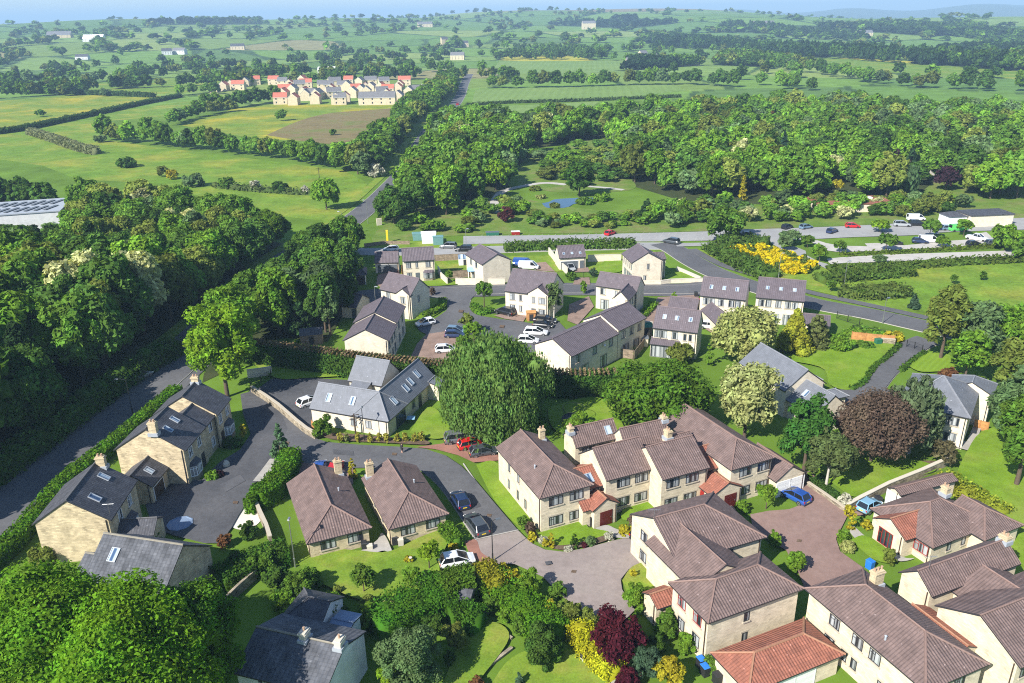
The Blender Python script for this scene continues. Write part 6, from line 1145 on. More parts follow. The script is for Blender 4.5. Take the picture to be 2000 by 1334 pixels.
SH = [  # base, width px, height, kind, colour, label
 ((250, 326), 42, 4, 'bush', 'dark', 'round dark bush alone in the large meadow'), ((318, 345), 26, 4, 'bush', 'olive', 'left bush of the small thicket in the large meadow'), ((336, 350), 26, 3.5, 'bush', 'gold', 'yellowish bush of the small thicket in the large meadow'), ((380, 364), 46, 4.5, 'bush', 'grey', 'wide grey green bush at the near side of the large meadow'), ((445, 368), 36, 4, 'bush', 'mid', 'mid green bush at the near side of the large meadow'), ((500, 372), 24, 3.5, 'bush', 'white', 'white blossoming bush in the large meadow'), ((546, 376), 38, 4, 'bush', 'dark', 'dark bush right of the white blossoming bush'), ((597, 380), 20, 3, 'bush', 'white', 'small white blossoming bush below the telegraph pole'), ((198, 278), 26, 3.5, 'bush', 'grey', 'grey bush before the field hedgerow'), ((650, 264), 14, 3, 'bush', 'mid', 'small bush on the brown field'), ((735, 346), 34, 5, 'bush', 'white', 'large white blossoming bush beside the main road'),
 ((1060, 1062), 22, 1.0, 'bush', 'white', 'white flowering low shrub left of the lawn of the flats'), ((1040, 1057), 22, 1.2, 'bush', 'gold', 'golden shrub at the corner of the flats'), ((1036, 1042), 24, 1.5, 'bush', 'copper', 'maroon shrub at the corner of the flats'), ((1022, 1030), 26, 1.6, 'bush', 'mid', 'green shrub at the corner of the flats'), ((1076, 1071), 17, 2.1, 'column', 'gold', 'bright golden cone shrub on the lawn of the flats'), ((1065, 1069), 14, 1.1, 'bush', 'gold', 'small golden mound beside the golden cone'), ((1122, 1070), 18, 1.9, 'column', 'yew', 'egg shaped green shrub on the lawn of the flats'), ((1154, 1065), 24, 1.1, 'bush', 'grey', 'grey green dome shrub on the lawn of the flats'), ((1189, 1057), 20, 1.1, 'bush', 'white', 'pale variegated dome shrub at the path'), ((1140, 1069), 12, .6, 'bush', 'purple', 'small magenta flowered shrub'), ((1110, 1077), 20, .7, 'bush', 'white', 'white flowering cushion at the kerb'), ((1220, 1046), 32, 1.3, 'bush', 'gold', 'yellow shrub beside the black car'), ((1238, 1030), 28, 1.6, 'bush', 'copper', 'maroon shrub beside the porch path'), ((1260, 1030), 30, 1.4, 'bush', 'mid', 'green shrub above the black car'), ((1448, 1000), 30, 1.6, 'bush', 'fresh', 'yellow green shrub at the second porch'), ((1405, 1008), 24, 1.2, 'bush', 'olive', 'olive shrub left of the second porch'),
 ((1244, 1190), 62, 3.0, 'bush', 'fresh', 'big rounded flowering shrub on the round lawn'), ((1236, 1130), 12, 1.2, 'bush', 'gold', 'small yellow shrub on the round lawn'), ((1300, 1240), 62, 2.6, 'bush', 'mid', 'leafy shrub against the left wall of the lower flats'), ((1340, 1275), 46, 2.0, 'bush', 'fresh', 'shrub at the near corner of the lower flats'), ((1390, 1310), 40, 1.6, 'bush', 'mid', 'low bright shrub beside the red roofed garage'),
 ((1062, 1300), 88, 4.2, 'bush', 'dark', 'large dark green shrub beside the yellow hedge'), ((1035, 1165), 60, 3., 'bush', 'fresh', 'leafy shrub at the top of the bright sloping hedge'), ((1000, 1150), 50, 2.2, 'bush', 'gold', 'golden shrub by the lamp post'), ((975, 1130), 44, 2., 'bush', 'gold', 'amber shrub left of the lamp post'), ((1070, 1205), 44, 2.2, 'bush', 'gold', 'yellow and amber shrub by the turning head'), ((1110, 1215), 50, 2.4, 'airy', 'olive', 'brownish thin shrub by the turning head'), ((1015, 1240), 40, 2.2, 'bush', 'mid', 'green shrub between hedge and lower lawn'),
 ((805, 1345), 130, 6., 'bush', 'grey', 'large grey green shrub right of the white cottage'), ((762, 1350), 60, 3.2, 'bush', 'lime', 'yellow green shrub right of the blue shaded gable'), ((893, 1272), 56, 3.2, 'bush', 'olive', 'rounded olive brown shrub in the lower garden'), ((880, 1300), 26, 1.6, 'bush', 'yew', 'small round shrub in the lower garden shade'), ((712, 1235), 50, 3., 'airy', 'fresh', 'palm like shrub behind the white cottage'), ((762, 1215), 46, 2.6, 'bush', 'pale', 'pale flowering shrub at the wide hedge'), ((640, 1240), 90, 4., 'bush', 'dark', 'dark shrubs in the shade behind the white cottage'), ((590, 1170), 70, 3.4, 'bush', 'mid', 'light topped shrub below the left bungalow'), ((545, 1150), 60, 2.8, 'bush', 'dark', 'dark shrub left below the bungalows'), ((660, 1160), 20, 1.0, 'bush', 'olive', 'low shrub on the bungalow lawn'), ((1015, 1340), 20, 1.4, 'bush', 'blue', 'clipped topiary ball on the bottom lawn'), ((930, 1345), 40, 1.2, 'bush', 'rust', 'reddish low shrub at the bottom garden wall'), ((985, 1215), 40, 1.8, 'bush', 'fresh', 'soft green shrub at the lower lawn corner'),
 ((1305, 1340), 68, 3.4, 'bush', 'gold', 'big golden yellow shrub at the bottom edge'), ((1262, 1322), 70, 3.4, 'bush', 'blue', 'dark green conifer shrub left of the golden shrub'), ((1225, 1345), 60, 2.2, 'bush', 'purple', 'crimson maple shrub at the bottom edge'),
 ((1511, 1070), 30, 2.2, 'bush', 'fresh', 'round shrub on the courtyard edge, the farther one'), ((1552, 1118), 48, 2.6, 'bush', 'fresh', 'round shrub on the courtyard edge, the nearer bigger one'), ((1661, 1038), 17, 3.4, 'column', 'gold', 'slim golden green column shrub at the courtyard garden'), ((1645, 1055), 30, 1.2, 'bush', 'fresh', 'bright low shrub below the golden column'), ((1655, 1075), 34, 1.1, 'bush', 'pale', 'pale flowering bed shrub by the courtyard kerb'), ((1692, 1034), 22, 1.2, 'bush', 'gold', 'yellow shrub at the corner of the right bungalow'), ((1735, 1105), 30, 2.2, 'bush', 'olive', 'bronze shrub beside the small lawn'), ((1648, 992), 30, 2., 'bush', 'white', 'white flowering bush at the end of the courtyard wall'), ((1655, 1008), 18, 1.4, 'bush', 'gold', 'small gold shrub at the wall pier'), ((1925, 1085), 50, 1., 'bush', 'gold', 'yellow flowering bed beside the right bungalow'), ((1905, 1080), 26, .9, 'bush', 'rust', 'brown red low shrub beside the right bungalow'),
 ((960, 858), 46, 2.6, 'bush', 'fresh', 'leafy shrub behind the grey hatchback'), ((1003, 862), 46, 2.6, 'bush', 'lime', 'yellow green round shrub behind the left flats'), ((1050, 850), 52, 2.8, 'bush', 'fresh', 'green shrub behind the flats chimney'), ((905, 845), 40, 2.2, 'bush', 'mid', 'shrub under the weeping birch'), ((1130, 845), 60, 3.2, 'bush', 'fresh', 'light green shrub under the dense dome tree'), ((1110, 860), 40, 2.4, 'bush', 'mid', 'mid green shrub by the trampoline'), ((1170, 858), 50, 2.6, 'bush', 'lime', 'yellowish shrub at the foot of the dense dome tree'), ((633, 852), 46, 3., 'bush', 'mid', 'dark green conifer shrub at the corner of the grey roofed house'), ((690, 934), 18, 3., 'column', 'gold', 'bright golden conifer behind the bungalow chimney'), ((600, 940), 24, 1.2, 'bush', 'gold', 'yellow shrub in the red parking bay'), ((477, 855), 18, 2.2, 'bush', 'gold', 'yellow shrub before the farthest stone house'), ((455, 870), 40, 1.2, 'bush', 'dark', 'dark round shrub before the farthest stone house'), ((415, 935), 34, 1.1, 'bush', 'fresh', 'low bright hedge shrub before the middle stone house'), ((430, 932), 20, 1.1, 'bush', 'plum', 'purple flowered shrub by the rockery'), ((487, 1052), 38, 2.4, 'bush', 'yew', 'round clipped bush below the patio'), ((440, 1068), 34, 1.5, 'bush', 'rust', 'orange red bush on the shared drive edge'), ((205, 1065), 46, 3., 'airy', 'mid', 'green shrub against the sunlit gable'), ((95, 1098), 60, 2.4, 'bush', 'olive', 'pale olive shrub under the sunlit gable'), ((1580, 935), 10, 2.4, 'column', 'fresh', 'slim column shrub beside the white double garage'), ((1385, 715), 18, 5., 'column', 'fresh', 'tall narrow conifer left of the big pale maple'), ((1330, 708), 60, 3.2, 'airy', 'olive', 'pale airy shrub before the garden room'), ((1636, 680), 66, 2.6, 'bush', 'fresh', 'wide shrub bed between golden conifer and orange fence'), ((1688, 678), 40, 1.3, 'bush', 'mid', 'shrubs below the orange fence'), ((1745, 665), 40, 1.8, 'bush', 'gold', 'yellow and rusty shrubs by the drive gate'), ((1850, 745), 40, 2.4, 'bush', 'rust', 'rusty yellow shrub by the striped lawn'), ((1158, 540), 16, 2., 'bush', 'blue', 'blue green shrub by the black gates'), ((1115, 548), 22, 2., 'bush', 'mid', 'shrubs left of the black gates'), ((905, 672), 34, 1.6, 'bush', 'mid', 'bushy planting in the estate court'), ((845, 577), 10, 1.8, 'bush', 'copper', 'dark red small tree beside the grey gable'), ((1140, 575), 14, 3., 'bush', 'fresh', 'small tree beside the brown gate'), ((1315, 592), 12, 2.4, 'bush', 'lime', 'yellow green small tree in the estate yard'), ((1690, 652), 90, .8, 'bush', 'fresh', 'low hedge bed above the orange fence'),
((1140, 398), 40, 2.2, 'bush', 'mid', 'rounded shrub on the right bank of the pond'), ((1085, 405), 26, 1.4, 'bush', 'olive', 'reedy clump at the near edge of the pond'), ((1055, 388), 22, 1.4, 'bush', 'pale', 'pale reed clump left of the pond'), ((1175, 392), 36, 2.4, 'bush', 'fresh', 'fresh shrub right of the pond specimen tree'), ((1000, 402), 50, 3., 'bush', 'grey', 'grey green shrub below the curving pond path'), ((1045, 372), 24, 1.6, 'bush', 'olive', 'small shrub inside the curve of the pond path'), ((520, 1120), 60, 2.6, 'bush', 'mid', 'leafy shrub on the hedge bank right of the slate cottage'), ((470, 1110), 50, 2.2, 'bush', 'dark', 'dark shrub beside the slate cottage gable'), ((560, 1195), 60, 2.6, 'bush', 'fresh', 'fresh shrub behind the shaded garden wall'), ((610, 1145), 56, 2.4, 'bush', 'mid', 'dark shrub at the edge of the bungalow lawn'), ((655, 1205), 50, 2.6, 'airy', 'mid', 'open branched shrub behind the white cottage'), ((720, 1195), 44, 2., 'bush', 'olive', 'olive shrub at the lower edge of the bungalow lawn'), ((850, 1240), 50, 2.4, 'bush', 'yew', 'dark shrub under the wide dense hedge'), ((830, 1290), 44, 2., 'bush', 'fresh', 'light shrub left of the lower lawn'), ((1090, 1170), 40, 1.8, 'bush', 'mid', 'green shrub between lamp post and turning head'), ((1150, 1225), 44, 2., 'bush', 'olive', 'brown green shrub before the crimson maple'), ((1020, 1200), 44, 2.2, 'bush', 'lime', 'bright shrub below the amber shrub'), ((960, 1195), 40, 2., 'bush', 'mid', 'shrub beside the dark curved roof shed'), ((1080, 1290), 50, 2.4, 'bush', 'mid', 'mid green shrub right of the bottom lawn'), ((1280, 1275), 50, 2., 'bush', 'yew', 'dark low shrub below the lower flats'), ((650, 1185), 36, 1.8, 'bush', 'lime', 'sunlit light green shrub below the bungalow lawn'), ((800, 1100), 20, .9, 'bush', 'gold', 'low golden plant by the bungalow path'), ((885, 1075), 22, 1.0, 'bush', 'gold', 'yellow shrub at the end of the short clipped hedge'), ((590, 1180), 50, 2.6, 'bush', 'dark', 'dark ivy mound behind the white cottage'), ((300, 1075), 46, 2., 'bush', 'mid', 'green shrub behind the slate cottage'),
]
for b, wp, h, kd, c, l in SH: shrub('shrub', b, wp, h, kd, g_[c], l)
for i, (x, y) in enumerate([(660, 722), (712, 722), (798, 722), (898, 728), (966, 726), (1022, 728), (1106, 724), (1168, 724), (1240, 722), (1292, 716)]): shrub('shrub', k2(x, y), 11 if i < 6 else 14, 1.6, 'bush', (.30, .29, .05) if i != 1 else (.2, .23, .08), 'small yellow green shrub in the soil bed along the grey roofed house', group='shrubs in the soil bed')
rb = random.Random(8); BP = [(1416, 492), (1445, 487), (1500, 489), (1545, 502), (1592, 522), (1588, 535), (1550, 535), (1500, 524), (1480, 514), (1440, 502)]
for i in range(190):
    x, y = rb.uniform(1416, 1592), rb.uniform(487, 535)
    if not inpoly(BP, np.array([x]), np.array([y]))[0]: continue
    shrub('broom_bush', (x, y), rb.uniform(18, 32), rb.uniform(1.2, 2.), 'bush', (.58, .48, .012) if rb.random() < .72 else (.10, .15, .03), 'broom bush on the bank beside the new road', 'shrub', group='broom bushes on the bank', nc=9)
for b, t, wp, kd, c, l, n in [((1205, 1292), 1190, 112, 'broad', 'purple', 'dark crimson spreading maple in the bottom garden', 'red_maple'), ((640, 655), 560, 40, 'airy', 'grey', 'ivy clad pale tree left of the estate terrace', 'broadleaf_tree'), ((690, 510), 452, 26, 'airy', 'pine', 'pine at the street corner beside the side street', 'pine_tree')]: hero(n, b, t, wp, kd, g_[c], l)
# ------------------------------------------------------------------ walls and fences
def wall(pts, h, th, mat, label, name='stone_wall', cop='coping', cat='wall'):
    W_ = [G(p) for p in pts]; c = W_[len(W_) // 2]; off = (c[0], c[1], 0); r = empty(name, off, label, cat); b, t = MB(), MB()
    for o_, (th_, z0, z1, B) in enumerate(((th, -.1, h, b), (th + .1, h, h + .1, t))):
        Lf, Rt = offset(W_, th_ / 2), offset(W_, -th_ / 2)
        for i in range(len(W_) - 1):
            B.uvpoly([(*Rt[i], z0), (*Rt[i + 1], z0), (*Rt[i + 1], z1), (*Rt[i], z1)]); B.uvpoly([(*Lf[i + 1], z0), (*Lf[i], z0), (*Lf[i], z1), (*Lf[i + 1], z1)]); B.uvpoly([(*Rt[i], z1), (*Rt[i + 1], z1), (*Lf[i + 1], z1), (*Lf[i], z1)])
        for i, s in ((0, 1), (-1, -1)):
            q = [(*Lf[i], z0), (*Rt[i], z0), (*Rt[i], z1), (*Lf[i], z1)]; B.uvpoly(q if s == 1 else q[::-1])
    b.build('wall_body', M[mat], r, off)
    if cop: t.build('coping', M[cop], r, off)
    return r
def fence(pts, h, label, mat='fence_wood', step=1.8, name='wooden_fence', post=.1):
    W_ = [G(p) for p in pts]; off = (*W_[0], 0); r = empty(name, off, label, 'fence'); D = dense(W_, False, step); b = MB()
    for i in range(len(D) - 1):
        a, c = np.array(D[i]), np.array(D[i + 1]); L = np.linalg.norm(c - a); rz = atan2(*(c - a)[::-1]); mid = (a + c) / 2; b.box((*mid, .06), (L - post - .01, .04, h - .06), rz); b.box((*mid, h - .02), (L - post - .014, .08, .05), rz)
    b.build('panel', M[mat], r, off)
    for i, p in enumerate(D):
        k_ = MB(); k_.box((0, 0, 0), (post, post, h + .08)); k_.box((0, 0, h + .08), (post + .04, post + .04, .03))
        if 'post' + mat + str(h) not in WIN: WIN['post' + mat + str(h)] = k_.mesh('post', M[mat])
        link('post', WIN['post' + mat + str(h)], r, (p[0] - off[0], p[1] - off[1], 0), 0)
def railing(pts, h, label, name='metal_railing', cat='railing'):
    W_ = [G(p) for p in pts]; off = (*W_[0], 0); r = empty(name, off, label, cat); D = dense(W_, False, .16); b, k_ = MB(), MB()
    for p in D: b.tube([(*p, .1), (*p, h - .05)], .012, 4)
    for z in (.12, h - .05): k_.tube([(*p, z) for p in W_], .025, 4)
    for p in dense(W_, False, 2.2): k_.box((*p, 0), (.1, .1, h + .1))
    b.build('bars', M['black_metal'], r, off); k_.build('frame', M['black_metal'], r, off)
wall([(493, 768), (520, 785), (545, 803), (580, 834), (600, 850), (618, 860)], 1.25, .35, 'wall_stone', 'rubble stone wall between the lane and the dark yard')
wall([(1653, 1000), (1680, 985), (1735, 957), (1797, 932), (1850, 908)], 1.1, .4, 'wall_stone', 'straight stone garden wall behind the right bungalow', cop='pale_stone'); wall([(1577, 951), (1605, 970), (1650, 1002)], .7, .3, 'wall_stone', 'low wall with a stone pier along the courtyard')
wall([(500, 990), (508, 1010), (522, 1040), (530, 1065)], 1.2, .35, 'wall_stone', 'short stone wall right of the round patio'); wall([(432, 1195), (465, 1162), (503, 1128)], 1.2, .3, 'wall_stone', 'stone wall between slate cottage and white cottage', cop=None)
wall([(610, 1190), (660, 1215), (705, 1240)], 1.6, .25, 'wall_stone', 'shaded wall behind the white cottage'); wall([(905, 1340), (945, 1310), (1000, 1268)], .2, .25, 'wall_stone', 'low dry stone wall in the bottom garden', cop='wall_stone'); wall([(958, 1222), (985, 1240), (1000, 1250)], .2, .2, 'wall_stone', 'low wall corner of the lower lawn', cop='wall_stone')
wall([(890, 556), (930, 557), (986, 556)], 1.5, .25, 'cream', 'cream rendered wall below the blank gable on the estate road', 'garden_wall', 'pale_stone'); wall([(856, 532), (862, 545), (874, 556)], 1.4, .25, 'cream', 'short curved cream wall by the garden tree', 'garden_wall', 'pale_stone')
wall([(1250, 556), (1290, 556), (1310, 553), (1372, 551)], .9, .25, 'cream', 'low cream wall along the estate road before the tall houses', 'garden_wall', 'pale_stone'); wall([(1203, 638), (1235, 641), (1274, 647)], 1.8, .2, 'cream', 'cream garden wall above the fenced yards', 'garden_wall', 'pale_stone'); wall([(795, 622), (815, 612), (838, 598)], 1.6, .25, 'cream', 'curved shaded wall below the grey gable', 'garden_wall', 'pale_stone')
wall([(1072, 496), (1090, 520), (1108, 536)], 1.6, .25, 'cream', 'white wall left of the garage with roof windows', 'garden_wall', 'pale_stone'); wall([(1148, 512), (1180, 511), (1213, 510)], 1.7, .2, 'cream', 'white wall behind the small mown lawn', 'garden_wall', 'pale_stone'); wall([(1322, 528), (1345, 538), (1368, 548)], .8, .3, 'cream', 'diagonal cream wall beside the new road', 'garden_wall', 'pale_stone')
wall([(484, 738), (508, 735), (532, 731)], 1.4, .3, 'cream', 'pale wall at the gate below the lime trees', 'garden_wall', 'pale_stone'); railing([(490, 760), (510, 748), (530, 736)], 1.3, 'black railing gate at the yard below the lime trees', 'metal_gate', 'gate')
wall([(1719, 673), (1733, 674), (1747, 675)], 1.2, .3, 'wall_stone', 'short stone wall end beside the green bin'); fence([(1662, 666), (1690, 669), (1718, 672), (1745, 674)], 1.8, 'orange new wood fence along the lawn corner', 'orange_wood')
fence([(850, 511), (885, 509), (922, 508)], 1.7, 'wooden fence of the side garden near the side street'); fence([(874, 545), (900, 543), (920, 541)], 1.8, 'wooden fence of the side garden near the estate road'); fence([(1186, 652), (1215, 656), (1244, 661)], 1.7, 'uppermost wooden fence between the yards'); fence([(1178, 668), (1210, 673), (1242, 679)], 1.7, 'middle wooden fence between the yards'); fence([(1166, 692), (1200, 697), (1236, 702)], 1.7, 'lowest wooden fence between the yards'); fence([(1238, 704), (1255, 682), (1269, 660)], 1.7, 'wooden fence running along the right end of the yards')
fence([(786, 546), (786, 530)], 1.8, 'short orange brown fence gate beside the double garage', 'orange_wood'); fence([(712, 483), (750, 478), (800, 478)], 1.0, 'weathered low fence by the building site'); fence([(1902, 838), (1912, 840), (1928, 844)], 1.5, 'orange slatted fence beside the hipped house', 'orange_wood')
fence([(610, 838), (622, 848)], 1.4, 'small brown fence at the corner of the grey roofed house', 'orange_wood')
railing([(1634, 622), (1655, 629), (1678, 636)], 1.4, 'black metal gate beside the new road', 'metal_gate', 'gate'); railing([(1123, 544), (1140, 544), (1160, 543)], 1.5, 'dark double gates before the white garage', 'metal_gate', 'gate'); railing([(1770, 680), (1785, 684), (1800, 690)], 1.5, 'black drive gate under the ivy clad tree', 'metal_gate', 'gate'); railing([(960, 613), (985, 617), (1008, 620)], 1.0, 'grey railing before the central estate house'); railing([(1195, 640), (1215, 626), (1240, 622)], 1.0, 'thin railing before the gabled wing'); railing([(1665, 645), (1700, 650), (1740, 656)], 1.0, 'thin railing above the orange fence')
# ------------------------------------------------------------------ cars
def car_meshes(kind):
    L, W_, H_ = {'hatch': (4.0, 1.74, 1.47), 'suv': (4.5, 1.84, 1.68), 'estate': (4.6, 1.8, 1.48), 'van': (4.9, 1.95, 1.95), 'pickup': (5.2, 1.85, 1.78), 'mini': (3.6, 1.65, 1.48)}[kind]
    hw = W_ / 2; zb, belt = .22, H_ * (.60 if kind != 'van' else .56); hood = {'van': .18, 'pickup': .26}.get(kind, .27) * L; xf = L / 2; xr = -L / 2
    # stations from rear to front: x, half width, top z
    st = [(xr, hw * .80, belt * .82), (xr + .08, hw * .93, belt * .97), (xr + .5, hw * .99, belt), (0, hw, belt), (xf - hood, hw * .99, belt * .99), (xf - .45, hw * .95, belt * .86), (xf - .08, hw * .86, belt * .74), (xf, hw * .72, belt * .62)]
    b = MB(); R_ = []
    for x, w_, zt in st:
        zz = zb + (.08 if abs(x) > L / 2 - .1 else 0); R_.append([(x, -w_ * .86, zz), (x, -w_, zz + .2), (x, -w_ * .99, zt - .18), (x, -w_ * .88, zt), (x, w_ * .88, zt), (x, w_ * .99, zt - .18), (x, w_, zz + .2), (x, w_ * .86, zz)])
    for i in range(len(R_) - 1):
        for j in range(8): b.poly([R_[i][j], R_[i + 1][j], R_[i + 1][(j + 1) % 8], R_[i][(j + 1) % 8]][::-1])
    b.poly(R_[0]); b.poly(R_[-1][::-1])
    for sx in (-1, 1):
        for sy in (-1, 1): pass
    roofz = H_; cab = {'hatch': (xr + .12, xr + .55, xf - hood - .85, xf - hood + .25), 'mini': (xr + .1, xr + .42, xf - hood - .7, xf - hood + .25), 'suv': (xr + .1, xr + .4, xf - hood - .7, xf - hood + .2), 'estate': (xr + .15, xr + .6, xf - hood - .9, xf - hood + .25), 'van': (xr + .04, xr + .1, xf - hood - .55, xf - hood + .35), 'pickup': (xr + 1.75, xr + 1.95, xf - hood - .75, xf - hood + .2)}[kind]
    x0, x1, x2, x3 = cab; tw, bw = hw * .74, hw * .88; g = MB(); Bt = [(x0, -bw, belt - .01), (x3, -bw, belt - .01), (x3, bw, belt - .01), (x0, bw, belt - .01)]; T = [(x1, -tw, roofz - .05), (x2, -tw, roofz - .05), (x2, tw, roofz - .05), (x1, tw, roofz - .05)]
    ws, sw, bw_ = MB(), MB(), MB()
    for i in range(4):
        q = [Bt[i], Bt[(i + 1) % 4], T[(i + 1) % 4], T[i]]; (ws if i == 1 else bw_ if i == 3 else sw).poly(q)
    rf = MB(); n = 3; e = .03
    top = [(x1 + .0, -tw - e, roofz - .05), (x2, -tw - e, roofz - .05), (x2, tw + e, roofz - .05), (x1, tw + e, roofz - .05)]; t2 = [(x1 + .12, -tw + .1, roofz), (x2 - .15, -tw + .1, roofz), (x2 - .15, tw - .1, roofz), (x1 + .12, tw - .1, roofz)]
    for i in range(4): rf.poly([top[i], top[(i + 1) % 4], t2[(i + 1) % 4], t2[i]])
    rf.poly(t2)
    def bar(a, c, w_=.05): rf.tube([a, c], w_, 4)
    for s in (-1, 1):
        bar((x3, s * bw, belt), (x2, s * tw, roofz - .04)); bar((x0, s * bw, belt), (x1, s * tw, roofz - .04), .07); xm = (x0 + x3) / 2 - .1; bar((xm, s * bw, belt), (xm, s * tw, roofz - .04), .04)
        if kind == 'van': rf.poly([(x0, s * (bw + .012), belt), (x2 - .5, s * (bw + .012), belt), (x2 - .5, s * (tw + .012), roofz - .05), (x1, s * (tw + .012), roofz - .05)][::s])
    wh = MB(); wh.lathe([(.24, -.1), (.32, -.1), (.335, -.05), (.335, .07), (.32, .1), (.24, .1)], (0, 0, 0), 14); tyre = wh; rim = MB(); rim.lathe([(.05, .09), (.12, .115), (.24, .095), (.24, -.09)], (0, 0, 0), 10)
    hl = MB(); hl.box((0, 0, 0), (.22, .34, .14)); tl = MB(); tl.box((0, 0, 0), (.1, .2, .26)); pl = MB(); pl.box((0, 0, 0), (.03, .52, .12)); bm = MB(); bm.box((0, 0, .24), (.14, W_ * .8, .16))
    mi = MB(); mi.box((0, 0, 0), (.12, .2, .14))
    return dict(L=L, W=W_, belt=belt, xm=x3 - .35, bw=bw, body=b.mesh('body', M['paint'], True), roof=rf.mesh('roof', M['paint']), windscreen=ws.mesh('windscreen', M['carglass']), rear=bw_.mesh('rear_window', M['carglass']), side=sw.mesh('side_windows', M['carglass']), tyre=tyre.mesh('wheel', M['rubber'], True), rim=rim.mesh('rim', M['alloy']), hl=hl.mesh('headlight', M['lamp_glass']), tl=tl.mesh('tail_light', M['tail_red']), pl=pl.mesh('number_plate', M['yellow_plate']), plw=pl.mesh('number_plate', M['lamp_glass']), bm=bm.mesh('bumper', M['plastic']), mi=mi.mesh('mirror', M['plastic']))
CM = {}
def car(rear, front, kind, col, label, full=True, group=None, at=None, z=0.06):
    if kind not in CM: CM[kind] = car_meshes(kind)
    m = CM[kind]; a, b = np.array(G(rear)), np.array(G(front)); c = (a + b) / 2; rz = atan2(b[1] - a[1], b[0] - a[0]); r = empty('van' if kind == 'van' else ('pickup_truck' if kind == 'pickup' else 'car'), (c[0], c[1], z), label, 'van' if kind == 'van' else ('pickup' if kind == 'pickup' else 'car'), group, rz)
    L, W_, bl = m['L'], m['W'], m['belt']
    for nm, me in (('body', m['body']), ('roof', m['roof']), ('windscreen', m['windscreen']), ('rear_window', m['rear']), ('side_windows', m['side'])):
        o = link(nm, me, r); o.color = (*col, 1)
    for x in (-L / 2 + .72, L / 2 - .78):
        for s in (-1, 1):
            wo = link('wheel', m['tyre'], r, (x, s * (W_ / 2 - .09), .335)); wo.rotation_euler = (-s * pi / 2, 0, 0)
            if full: link('rim', m['rim'], wo)
    if full:
        for s in (-1, 1): link('headlight', m['hl'], r, (L / 2 - .2, s * W_ * .33, bl * .60)); link('tail_light', m['tl'], r, (-L / 2 + .06, s * W_ * .38, bl * .62)); link('mirror', m['mi'], r, (m['xm'], s * (m['bw'] + .12), bl + .02))
        link('number_plate', m['pl'], r, (-L / 2 + .0, 0, .52)); link('number_plate', m['plw'], r, (L / 2 - .0, 0, .36)); link('bumper', m['bm'], r, (-L / 2 + .03, 0, 0)); link('bumper', m['bm'], r, (L / 2 - .06, 0, 0))
    return r
CC = {'white': (.75, .76, .77), 'silver': (.35, .37, .39), 'grey': (.13, .14, .15), 'dgrey': (.06, .07, .08), 'black': (.012, .013, .016), 'navy': (.015, .03, .09), 'blue': (.02, .08, .33), 'lblue': (.22, .42, .58), 'red': (.55, .012, .014), 'green': (.12, .55, .12), 'steel': (.14, .22, .30)}
for f, a, b, kd, c, l in [
    (k2, (1500, 730), (1688, 704), 'suv', 'grey', 'grey boxy off roader, farthest of the three cars in the red block bay'), (k2, (1592, 782), (1760, 748), 'mini', 'red', 'small bright red hatchback between two grey cars in the red block bay'), (k2, (1688, 832), (1868, 806), 'hatch', 'dgrey', 'dark grey hatchback nearest of the three cars in the red block bay'), (k2, (492, 985), (508, 920), 'hatch', 'blue', 'blue car in the shaded bay behind the left bungalow'), (k2, (612, 985), (640, 925), 'hatch', 'red', 'red car in the shaded bay behind the left bungalow'),
    (k2, (1632, 1262), (1562, 1140), 'hatch', 'navy', 'dark navy car parked on the lane beside the right bungalow'), (k6, (1770, 155), (1675, 28), 'estate', 'dgrey', 'slate grey estate car parked below the navy car on the lane'), (k6, (1455, 395), (1690, 352), 'hatch', 'white', 'white hatchback with open door at the brick drive below the lane'), (k7, (985, 190), (1110, 130), 'hatch', 'black', 'black car half hidden behind the lit four window gable'), (k4, (285, 1210), (120, 1122), 'hatch', 'blue', 'bright blue hatchback before the white garage doors'), (k4, (735, 1275), (840, 1215), 'mini', 'lblue', 'pale blue car beside the right bungalow'), (k2, (385, 440), (455, 415), 'hatch', 'white', 'white car in the dark yard left of the grey roofed house'), (km1 if 0 else k1, (1050, 245), (1165, 195), 'hatch', 'silver', 'silver car driving in the shade on the main road'),
    (ke, (1035, 1080), (850, 1118), 'hatch', 'white', 'white and blue tinted car beside the curved hedge in the court'), (ke, (1222, 1190), (1420, 1200), 'hatch', 'steel', 'steel blue car, farther of the two side by side in the block paved bay'), (ke, (1215, 1245), (1400, 1245), 'hatch', 'navy', 'dark car, nearer of the two side by side in the block paved bay'), (k5, (570, 732), (672, 726), 'hatch', 'white', 'white car alone on the block paved bay'), (kf, (100, 830), (-20, 800), 'suv', 'black', 'black off roader before the central estate house'),
    (kf, (425, 905), (605, 918), 'estate', 'black', 'black car farthest in the parking row of the terrace'), (kf, (405, 960), (580, 975), 'hatch', 'black', 'second dark car in the parking row of the terrace'), (kf, (310, 1050), (500, 1060), 'estate', 'white', 'white estate car in the parking row of the terrace'), (kf, (240, 1150), (390, 1155), 'hatch', 'white', 'white car nearest in the parking row beside the birch'), (kf, (180, 240), (330, 245), 'van', 'blue', 'blue van behind the blank gable'), (kf, (235, 275), (400, 280), 'van', 'white', 'white van beside the blue van'), (kf, (785, 265), (835, 305), 'hatch', 'silver', 'silver car before the white garage'),
    (ke, (1305, 160), (1145, 155), 'suv', 'grey', 'grey off roader on the side street'), (ke, (1495, 195), (1330, 195), 'suv', 'black', 'black off roader on the side street'), (ke, (600, 190), (450, 192), 'hatch', 'white', 'white car on the side street behind the double garage'), (kg, (720, 690), (830, 700), 'hatch', 'white', 'white sports car beside the tall estate house'), (kg, (635, 470), (640, 400), 'hatch', 'red', 'red car behind the small plum roof')]:
    car(f(*a), f(*b), kd, CC[c], l)
